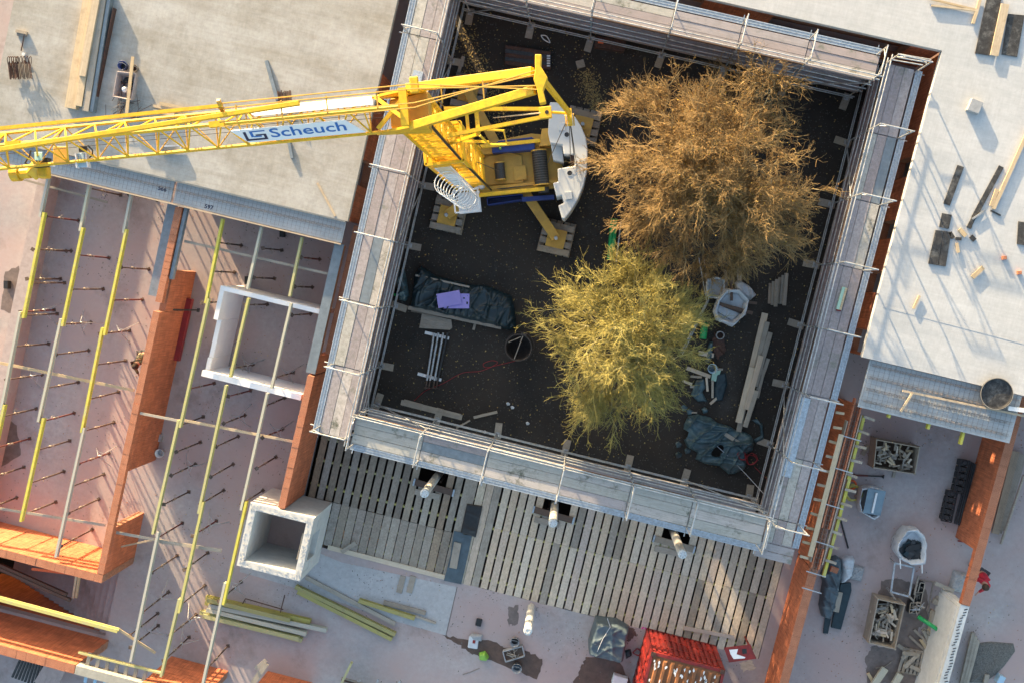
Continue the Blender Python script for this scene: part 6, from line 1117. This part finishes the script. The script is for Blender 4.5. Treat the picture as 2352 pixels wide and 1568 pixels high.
fill([i_t(*q, 0) for q in ((520, 610), (560, 570), (700, 640), (720, 690), (690, 690), (540, 640))], .1, 'black', 'black_rag', 'black sheet in the deck gap at the scaffold corner', 'sheet', -.2, .05, .04, .1, .3, 72)
# ------------------------------------------------------------------ lower middle floor
YB = [((1420, 975), (2140, 1140), 0, 'form_olive'), ((1415, 1010), (2120, 1160), 0, 'form_olive'), ((1440, 1030), (2250, 1200), .1, 'form_grey'), ((1380, 1075), (2080, 1270), 0, 'form_yellow'), ((1425, 1058), (2110, 1225), .12, 'form_grey'), ((1400, 1100), (2060, 1260), .1, 'form_yellow'), ((1430, 990), (2000, 1130), .2, 'form_olive')]
for k, (a, b_, z, mt) in enumerate(YB): P = g_t; hbeam('formwork_beam', mt, '%s stacked formwork beam from the top in the pile below the shaft' % ORD[k], P(*a, z + .1), P(*b_, z + .1), w=.16)
for a, b_ in (((1670, 1020), (1690, 985)), ((1930, 1080), (1960, 960))): one('load_strap', MB().tube([g_t(*a, .3), g_t(*b_, .3)], .02, 6), M['rust'], 'rusty tie bar across the stacked formwork beams at %s' % ('left' if a[0] < 1800 else 'right'), 'bar')
one('steel_rod', MB().tube([g_t(1690, 985, .35), g_t(1950, 1060, .35)], .02, 6), M['rust'], 'rusty rod lying along the stacked formwork beams', 'bar')
for k, (a, b_, z, mt, lb, nm) in enumerate((((-300, 935), (350, 1262), 0, 'form_olive', 'lower of the two mossy yellow beams below the shaft', 'formwork_beam'), ((-315, 900), (372, 1230), .02, 'form_olive', 'upper of the two mossy yellow beams below the shaft', 'formwork_beam'), ((120, 995), (505, 1118), 0, 'form_olive', 'thin yellow beam pointing at the board below the deck', 'formwork_beam'))): hbeam(nm, mt, lb, h_t(*a, .1 + z), h_t(*b_, .1 + z), w=.15)
for i, (T, a, b_, w_, lb) in enumerate((('h', (-246, 838), (370, 1160), .16, 'long brown board between the shaft and the mossy beams'), ('h', (290, 1010), (580, 1085), .16, 'brown board above the thin yellow beam'), ('h', (510, 1105), (650, 1155), .08, 'thin pale lath at the end of the yellow beams'), ('g', (1760, 1465), (1830, 1410), .14, 'plank end on the low wall at the bottom edge'))): plank1(T, a, b_, .02 if i < 3 else 1.92, w_, .05, 'wood_mid', lb)
lone(rod('long_plank', M['wood_mid'], None, g_t(1740, 1568, 1.95), g_t(1835, 1430, 1.95), .2, .06), 'brown plank laid across the low wall at the bottom edge', 'plank')
one('black_box', MB().cbox(h_t(945, 1148, .05), .22, .28, .1, 0), M['black'], 'small black box on the pink floor below the deck', 'box', bevel=.02)
o = thing('cement_bag', 'torn white cement bag with a red mark below the deck', 'bag', h_t(910, 1280)); MB().cbox(h_t(908, 1285, .08), .38, .46, .14, .1).build('sack', M['bag'], o, bevel=.04); fill([h_t(*q, 0) for q in ((880, 1235), (900, 1218), (975, 1230), (965, 1275), (920, 1270))], .12, 'pvc', 'flap', '', '', .04, .04, .04, .08, .2, 81, parent=o); MB().cbox(h_t(912, 1282, .16), .1, .12, .02, .1).build('mark', M['red_box'], o)
bucket(h_t(1195, 1270, 0), .17, .3, 'pvc', 'grey bucket with black inside above the rectangular tub', 'black'); bucket(h_t(1210, 1448, 0), .18, .32, 'pvc', 'grey bucket below the rectangular tub', 'tarp_grey')
c = [h_t(*q, .25) for q in ((1110, 1352), (1243, 1315), (1260, 1382), (1130, 1422))]; o = thing('mortar_box', 'rectangular grey mortar trough with sticks on the pink floor', 'trough', sum(c, V(0, 0, 0)) / 4 - V(0, 0, .25))
for k in range(4): rod('side', M['pvc'], o, c[k] - V(0, 0, .12), c[(k + 1) % 4] - V(0, 0, .12), .035, .24)
MB().prism([q[:2] for q in c], .02, .14).build('mortar', M['wood_dark'], o); ce = sum(c, V(0, 0, 0)) / 4; heap((ce.x, ce.y, 0), 7, .2, ((.15, .4), (.02, .03), (.02, .03)), ('wood_mid', 'prop_pale'), '', '', '', .15, .1, parent=o)
fill([h_t(*q, 0) for q in ((945, 1355), (990, 1342), (1018, 1385), (1000, 1405), (950, 1400))], .25, 'green_net', 'green_sack', 'small grass-green plastic tub on the wet floor patch', 'tub', 0, .03, .03, .08, .1, 82)
cable([h_t(*q, .01) for q in ((835, 1508), (890, 1490), (950, 1465))], .012, 'prop_pale', 'thin stick on the pink floor near the bottom edge', 'stick', 'stick')
o = thing('covered_pallet', 'cube wrapped in grey-blue tarpaulin on the pink floor', 'tarpaulin', h_t(1840, 1260)); cc = [h_t(*q, .4) for q in ((1750, 1120), (1900, 1140), (1980, 1190), (1945, 1390), (1920, 1412), (1700, 1360), (1698, 1290))]
fill(cc, .85, 'tarp_grey', 'cover', '', '', 0.02, .06, .04, .12, .06, 83, parent=o); MB().tube([h_t(1830, 1120, .9), h_t(1850, 1180, .95), h_t(1800, 1260, .95), h_t(1760, 1350, .9)], .012, 5).build('tie_cord', M['bag'], o)
fill([h_t(*q, 0) for q in ((1950, 1340), (1990, 1330), (2000, 1370), (1960, 1400))], .12, 'tarp', 'tarp_end', 'crumpled dark tarpaulin end beside the wrapped cube', 'tarpaulin', 0, .06, .03, .06, .2, 84); coil(h_t(2035, 1350, .02), .15, 3, 'red_cable', 'dark red cable coil between wrapped cube and container', .014)
one('white_box', MB().cbox(h_t(1915, 1545, .15), .55, .35, .3, -.05), M['white'], 'white box cut by the bottom edge left of the container', 'box', bevel=.02); one('black_cover', MB().lathe(h_t(2040, 1530, 0), [(.22, 0), (.22, .3), (.1, .32), (.1, .28), (.001, .28)], 18, sx=.8, sy=1.4), M['black'], 'black plastic drum against the red container', 'drum', smooth=True)
one('pink_spray_mark', MB().add([h_t(2075 + 22 * k, 1188 + 6 * k + random.uniform(-6, 6), .006) + V(dx, dy, 0) for k in range(7) for dx, dy in ((-.05, -.03), (.05, -.02), (.04, .04), (-.06, .03))], [tuple(range(4 * k, 4 * k + 4)) for k in range(7)]), M['magenta'], 'bright pink spray marks on the floor above the container', 'marking')
# ------------------------------------------------------------------ red container
o = thing('red_container', 'open red tool container with a rusted ribbed roof at the bottom edge', 'container', (6.85, -14.5, 0)); X0, X1, YF, YK, H_ = 5.50, 8.15, -11.70, -17.6, 2.55
b = MB(); b.box((X0, YK, .1), (X0 + .06, YF, H_ - .05)); b.box((X1 - .06, YK, .1), (X1, YF, H_ - .05)); b.build('side_wall', M['red_box'], o); MB().box((X0, YK, .02), (X1, YF, .1)).build('base', M['red_box'], o)
n = 26
for k in range(13): a = X0 + .08 + k * .2; MB().box((a, YF - .06, .15), (a + .11, YF + .005, H_ - .2)).build('front_rib', M['red_box'], o); MB().box((a + .11, YF - .1, .15), (a + .2, YF - .05, H_ - .2)).build('front_web', M['red_box'], o)
for z in (.9, 1.7): MB().box((X0, YF - .02, z), (X1, YF + .012, z + .05)).build('front_rail', M['red_box'], o)
for k in range(18): a = YK + k * .32; MB().box((X0 - .03, a, .15), (X0, a + .16, H_ - .12)).build('side_rib', M['red_box'], o)
rf_ = MB().box((X0 + .02, YK, H_ - .06), (X1 - .02, YF, H_ - .02)).build('roof', M['rust_roof'], o)
for k in range(9): a = X0 + .22 + k * .27; MB().hexa([(a, YK, H_ - .02), (a + .16, YK, H_ - .02), (a + .16, YF - .18, H_ - .02), (a, YF - .18, H_ - .02), (a + .04, YK, H_ + .04), (a + .12, YK, H_ + .04), (a + .12, YF - .24, H_ + .04), (a + .04, YF - .24, H_ + .04)]).build('roof_rib', M['rust_roof'], rf_, off=(6.85, -14.5, 0))
for a, c in (((X0, YF - .1, H_ - .08), (X1, YF + .01, H_ + .02)), ((X0, YK, H_ - .08), (X0 + .1, YF - .11, H_ + .02)), ((X1 - .1, YK, H_ - .08), (X1, YF - .11, H_ + .02))): MB().box(a, c).build('top_rail', M['red_box'], o)
rng2 = random.Random(5); b = MB()
for k in range(30):
    a = rng2.uniform(X0 + .15, X1 - .2); y = YF - .25 - abs(rng2.gauss(0, .25)) if k < 26 else rng2.uniform(-13.5, YF - .3); a = a if k < 26 else rng2.choice((rng2.uniform(X0 + .1, X0 + .5), rng2.uniform(X1 - .6, X1 - .15)))
    m0 = len(b.v); pts_ = [(a + rng2.uniform(.01, .05) * math.cos(t_), y + rng2.uniform(.02, .11) * math.sin(t_), H_ + .046) for t_ in (0, 1, 2.1, 3.1, 4.2, 5.2)]; b.add(pts_, [tuple(range(6))])
tag(b.build('paint_flake', M['white'], rf_, off=(6.85, -14.5, 0)), kind='stuff')
for x in (X0 + .02, X1 - .16): piece('corner_casting', M['rust'], o, (x + .07, YF - .06, H_ + .03), (.16, .14, .06))
dq = [q6(*q, 2.3) for q in ((1330, 705), (1690, 660), (1755, 850), (1400, 900))]; dr = MB().hexa([*[q - V(0, 0, .05) for q in (dq[3], dq[2], dq[1], dq[0])], *[dq[3], dq[2], dq[1], dq[0]]]).build('hatch_lid', M['red_box'], o)
for s, mt, nm in (([(1400, 730), (1520, 720), (1500, 790), (1620, 830), (1610, 845), (1460, 855), (1420, 790)], 'white', 'paint_patch'), ([(1572, 722), (1635, 712), (1640, 780), (1580, 788)], 'black', 'hatch_hole')): MB().prism([q6(*q, 2.32)[:2] for q in s], 2.303, 2.306).build(nm, M[mt], dr, off=(6.85, -14.5, 0))
stay = MB().bar(dq[2] - V(0, 0, .05), V(dq[2].x, dq[2].y, .0), .05).build('lid_stay', M['red_box'], o)
b = MB().prism([h_t(*q, .003)[:2] for q in ((-700, 420), (-420, 560), (0, 735), (795, 905), (718, 1238), (300, 1120), (-150, 960), (-700, 800))], -.01, .003); struct('floor_topping', b, M['topping'])
struct('floor_joint', MB().bar(h_t(796, 905, .004), h_t(719, 1238, .004), .03, .006), M['wetgrey'])
# floor patches: damp and dusty
stain(h_t, ((690, 1235), (860, 1265), (960, 1262), (1090, 1300), (1130, 1330), (1270, 1340), (1385, 1405), (1350, 1535), (1190, 1480), (1000, 1400), (880, 1355), (790, 1290)), 'wet', 'damp_patch', ''); stain(h_t, ((1690, 1380), (1900, 1400), (1990, 1568), (1560, 1600), (1600, 1560), (1650, 1450)), 'wet', 'damp_patch', '', seed=4); stain(h_t, ((1960, 1180), (2020, 1190), (2030, 1240), (1980, 1285), (1960, 1260)), 'wet', 'damp_patch', '', seed=5); stain(h_t, ((1145, 1050), (1215, 1025), (1220, 1160), (1150, 1170)), 'wetgrey', 'damp_patch', '', seed=9)
stain(q2, ((850, 500), (1050, 475), (1180, 520), (1330, 600), (1350, 900), (1240, 1010), (1350, 1250), (1250, 1568), (720, 1568), (690, 1300), (760, 1180), (1010, 1180), (1100, 760), (830, 680)), 'wetgrey', 'damp_patch', '', seed=6); stain(d_t, ((40, 300), (130, 270), (200, 400), (230, 540), (130, 620), (0, 560)), 'wetgrey', 'damp_patch', '', seed=7); stain(g_t, ((0, -300), (120, -200), (150, 0), (0, 80), (-100, 0)), 'wetgrey', 'damp_patch', '', seed=8); stain(q6, ((1530, 900), (1700, 860), (1745, 980), (1590, 1025)), 'wood_deck', 'dust_patch', '', seed=10)
stain(f_t, ((215, 720), (290, 730), (300, 860), (240, 900), (205, 830)), 'rust', 'rusty_soil_patch', '', z=GZ + .06, seed=12)
struct('slab_joint', MB().bar(f_t(1380, 545, 3.004), f_t(2380, 805, 3.004), .06, .004), M['slab_right'])
def chips(name, label, mat, n, seed, smin, smax):
    g = np.random.default_rng(seed); zones = [(-20, -14.6, -13.8, -.5), (-13.9, -8.6, -17, -.5), (-8.2, 9.6, -14.5, -11.95), (10.7, 22, -13, -.2)]; ar = np.array([(b_ - a) * (d - c) for a, b_, c, d in zones]); zi = g.choice(4, n, p=ar / ar.sum()); Z_ = np.array(zones)[zi]
    x = Z_[:, 0] + (Z_[:, 1] - Z_[:, 0]) * g.uniform(0, 1, n); y = Z_[:, 2] + (Z_[:, 3] - Z_[:, 2]) * g.uniform(0, 1, n); cl = g.uniform(0, 1, n) < .5; k = g.integers(0, 40, n); cx, cy = x[:40].copy(), y[:40].copy(); x[cl] = cx[k[cl]] + g.normal(0, .35, cl.sum()); y[cl] = cy[k[cl]] + g.normal(0, .35, cl.sum())
    s = g.uniform(smin, smax, n) ** 1.0; t_ = g.uniform(0, 6.28, n); L = g.uniform(.6, 2.6, n); u = np.stack([np.cos(t_), np.sin(t_), 0 * t_], 1); v = np.stack([-np.sin(t_), np.cos(t_), 0 * t_], 1); c = np.stack([x, y, np.full(n, .006)], 1); a, b_ = u * (s * L)[:, None], v * s[:, None]; up = np.array([0, 0, 1.0]) * s[:, None] * .5
    vv = np.stack([c - a - b_, c + a - b_, c + a + b_, c - a + b_, c - a * .8 - b_ * .8 + up, c + a * .8 - b_ * .8 + up, c + a * .8 + b_ * .8 + up, c - a * .8 + b_ * .8 + up], 1).reshape(-1, 3); fo = np.array([[4, 5, 6, 7], [0, 1, 5, 4], [1, 2, 6, 5], [2, 3, 7, 6], [3, 0, 4, 7]])
    tag(fastmesh(name, vv, (np.arange(n)[:, None, None] * 8 + fo[None]).reshape(-1, 4), M[mat], None), label, 'debris', kind='stuff')
chips('rubble_crumbs', 'dark mortar crumbs strewn over the concrete floors', 'grit', 2600, 4, .004, .014); chips('brick_crumbs', 'orange brick crumbs strewn over the concrete floors', 'mortar', 900, 5, .004, .014); chips('wood_splinters', 'pale wood splinters strewn over the concrete floors', 'wood_new', 500, 6, .005, .016)
# ------------------------------------------------------------------ stairs at the lower left
o = thing('stair', 'concrete stair going down between the two lower left clay walls', 'stair', (-17, -15.8, -3))
for k in range(19): MB().box((-14.64 - .30 * (k + 1), -17.28, -.17 * (k + 1) - .2), (-14.64 - .30 * k - .004, -14.4, -.17 * (k + 1))).build('step', M['floor'], o)
b = MB(); b.box((-20.8, -14.39, -3.3), (-14.6, -14.31, -.31)); b.build('stair_cheek', M['brick'], o); MB().box((-20.8, -17.4, -3.3), (-14.6, -17.30, -.31)).build('stair_cheek', M['brick'], o)
for i, (a, b_, lb) in enumerate((((0, 60), (740, 390), 'upper reddish timber over the stairwell'), ((0, 20), (700, 330), 'lower reddish timber over the stairwell'))): lone(rod('stair_timber', M['wood_dark'], None, q4(*a, .9), q4(*b_, .9), .12, .12), lb, 'timber')
for i, x in enumerate((805, 835)): lone(rod('stair_post', M['wood_new'], None, q4(x, 110, 1.6), q4(x - 40, 360, 1.0), .08, .08), ['left', 'right'][i] + ' pale timber post at the stair head', 'post')
one('plywood_board', MB().hexa([*[q4(*q, 1.5) for q in ((330, 75), (800, 135), (860, 110), (330, 48))], *[q4(*q, 1.53) for q in ((330, 75), (800, 135), (860, 110), (330, 48))]]), M['orange_pl'], 'orange formwork panel catching sun below the sunlit wall', 'panel')
# stacked bars and board pallet at the bottom left
for k in range(9): one('black_tube', MB().tube([q4(235 + 28 * k, 960 + 5 * k, .5), q4(130 + 33 * k, 1190 + 12 * k, .5)], .05, 8), M['steel_dark'], '%s dark tube in the bundle at the lower left edge' % ORD[k], 'tube', group='dark tube bundle')
for k in range(5): plank1(q4, (520 + 40 * k, 1020 + 14 * k), (380 + 50 * k, 1250 + 10 * k), .5, .17, .06, 'tub', '%s pinkish board of the pallet beside the dark tubes' % ORD[k])
# low timbers at bottom
hbeam('formwork_beam', 'form_yellow', 'yellow beam end at the bottom edge left of the pink floor', h_t(0, 1568, .6), h_t(70, 1425, .6)); 
for k in range(4): lone(rod('rust_bar', M['rust' if k % 2 else 'wood_old'], None, h_t(0, 1530 + 12 * k, .4), h_t(260, 1600 + 12 * k, .4), .06, .06), '%s rusty bar at the bottom edge' % ORD[k], 'bar')
for i, x in enumerate((120, 265, 400)): o = heap(tuple(h_t(x, 1560, 0)), 10, .14, ((.2, .4), (.03, .05), (.03, .05)), ('galv', 'prop_pale'), 'clamp_heap', '%s heap of steel clamps at the bottom edge' % ('left', 'middle', 'right')[i], 'clamps', .3, .2, rot=1.4)
lone(rod('red_beam', M['red_steel'], None, d_t(1305, 490, .28), d_t(1212, 912, .28), .26, .24), 'dark red steel beam lying along the long clay wall', 'beam')
bucket(d_t(1115, 1545, 0), .16, .28, 'white', 'white paint bucket beside the long clay wall', 'pvc'); lone(piece('rubble', M['galv'], None, d_t(1100, 1445, .08), (.18, .28, .16), .2), 'small grey rubble block above the white paint bucket', 'block')
o = thing('strut_brace', 'short dark brace leaning across the long clay wall and red beam', 'brace', d_t(1275, 567, 0)); pole('tube', M['steel_dark'], o, d_t(1180, 567, 1.5), d_t(1365, 570, .4), .03); piece('plate', M['steel_dark'], o, d_t(1180, 567, 1.5), (.06, .14, .14)); piece('plate', M['steel_dark'], o, d_t(1365, 570, .4), (.06, .14, .14))
for i, (x, y) in enumerate(((1705, 365), (1945, 40), (50, 395))): lone(piece('black_case', M['black'], None, d_t(x, y, .12), (.16, .3, .24), .2), ['black case on the floor above the white room', 'small black case below the left slab edge', 'black case on the damp floor at the left edge'][i], 'case')
# painted numbers on the precast strip
for tx_, a, b_ in (('566', (1085, 1308), (1155, 1325)), ('597', (1405, 1432), (1495, 1455))):
    A, B = p('a', *a, 2.844), p('a', *b_, 2.844); dx_ = (B - A).normalized(); tx, _ = lettering(tx_, '', lipL, lambda x, y, e: A + dx_ * x + V(-dx_.y, dx_.x, 0) * y, 0, 0, .2, 1.05, .006); tx.build('painted_number', M['sign_dark'], lipL)
# ------------------------------------------------------------------ people
def skin(name, joints, edges, mat, parent, off):
    me = bpy.data.meshes.new(name); me.from_pydata([tuple(Vector(j[:3]) - Vector(off)) for j in joints], edges, []); me.materials.append(mat); o = bpy.data.objects.new(name, me); C.objects.link(o); o.parent = parent
    s = o.modifiers.new('skin', 'SKIN'); s.use_smooth_shade = True
    for i, j in enumerate(joints): me.skin_vertices[0].data[i].radius = (j[3], j[4] if len(j) > 4 else j[3]); me.skin_vertices[0].data[i].use_root = (i == 0)
    sb = o.modifiers.new('sub', 'SUBSURF'); sb.levels = 1; sb.render_levels = 2; return o
def person(label, base, face, lean, coat, hat, reach):
    b = Vector(base); o = thing('person', label, 'person', b); fw = V(math.cos(face), math.sin(face), 0); sd = V(-fw.y, fw.x, 0)
    def j(f, s, z, r, r2=None): q = b + fw * f + sd * s + V(0, 0, z); return (q.x, q.y, q.z, r, r2 or r)
    L = lean; hp, ch, nk, hd = j(0, 0, .95, .15, .12), j(.12 * L, 0, 1.2, .16, .12), j(.28 * L, 0, 1.46, .10, .08), j(.34 * L, 0, 1.56, .06)
    js = [hp, ch, nk, hd, j(.38 * L, 0, 1.66, .095), j(.40 * L, 0, 1.76, .07)]; ed = [(0, 1), (1, 2), (2, 3), (3, 4), (4, 5)]
    for s in (-1, 1):
        k = len(js); js += [j(.0, .1 * s, .9, .10), j(.10 * s * L, .12 * s, .5, .07), j(.02 + .14 * s * L, .13 * s, .09, .05), j(.16 + .14 * s * L, .15 * s, .05, .045)]; ed += [(0, k), (k, k + 1), (k + 1, k + 2), (k + 2, k + 3)]
        k = len(js); js += [j(.27 * L, .20 * s, 1.42, .065), j(.27 * L + .15, .27 * s, 1.16, .05), j(.27 * L + reach, .2 * s, 1.08, .038), j(.27 * L + reach + .09, .19 * s, 1.06, .04, .02)]; ed += [(2, k), (k, k + 1), (k + 1, k + 2), (k + 2, k + 3)]
        w_ = Vector(js[k + 3][:3])
        for q in range(5):
            d = fw * (.075 if q else .03) + sd * ((q - 2) * .02 if q else -.05 * s) + V(0, 0, -.01 * q); skin('finger', [(*w_, .012), (*(w_ + d * .6), .01), (*(w_ + d + V(0, 0, -.02)), .008)], [(0, 1), (1, 2)], M['skin'], o, b)
    bd = skin('body', js, ed, M['skin'], o, b)
    tor = [(*hp[:3], .175, .14), (*ch[:3], .19, .145), (*nk[:3], .12, .1)]; te = [(0, 1), (1, 2)]
    for s, k in ((-1, 10), (1, 18)): n_ = len(tor); tor += [(*js[k][:3], .085), (*js[k + 1][:3], .068), (*js[k + 2][:3], .052)]; te += [(2, n_), (n_, n_ + 1), (n_ + 1, n_ + 2)]
    skin('jacket', tor, te, coat, o, b)
    tr = [(*hp[:3], .17, .135)]; te = []
    for k in (6, 14): n_ = len(tr); tr += [(*js[k][:3], .115), (*js[k + 1][:3], .088), (*js[k + 2][:3], .075)]; te += [(0, n_), (n_, n_ + 1), (n_ + 1, n_ + 2)]
    skin('trousers', tr, te, M['trousers'], o, b)
    for k in (8, 16): a = Vector(js[k][:3]); skin('shoe', [(*(a - fw * .04), .055), (*(a + fw * .1 - V(0, 0, .03)), .05), (*(a + fw * .19 - V(0, 0, .045)), .04)], [(0, 1), (1, 2)], M['black'], o, b)
    hc = Vector(js[4][:3]) + V(0, 0, .02); MB().lathe(hc, [(.118, -.02), (.122, .04), (.1, .11), (.05, .15), (.001, .155)], 16).build('hair', hat, o, True)
    for s in (-1, 1): MB().lathe(hc + fw * .105 + sd * .036 * s - V(0, 0, .01), [(.001, .012), (.012, 0), (.001, -.012)], 8).build('eye', M['black'], o); MB().lathe(hc + sd * .11 * s - V(0, 0, .02), [(.001, .03), (.02, 0), (.001, -.03)], 8).build('ear', M['skin'], o)
    MB().tube([hc + fw * .10 - V(0, 0, .02), hc + fw * .135 - V(0, 0, .05)], [.01, .018], 6).build('nose', M['skin'], o); MB().tube([hc + fw * .11 - sd * .025 - V(0, 0, .085), hc + fw * .11 + sd * .025 - V(0, 0, .085)], .007, 5).build('mouth', M['red_steel'], o); return o
q = d_t(938, 862, 1.55); person('person in dark work clothes bending at the long clay wall', (q.x, q.y - .1, 0), R(-70), 1.0, M['jacket'], M['cap'], .42)
q = i_t(2095, 830, 1.3); person('person in a red jacket behind the right clay wall', (q.x, q.y, 0), R(250), .9, M['red_jacket'], M['cap'], .4)
for ob in bpy.data.objects:
    if '_o' in ob: del ob['_o']
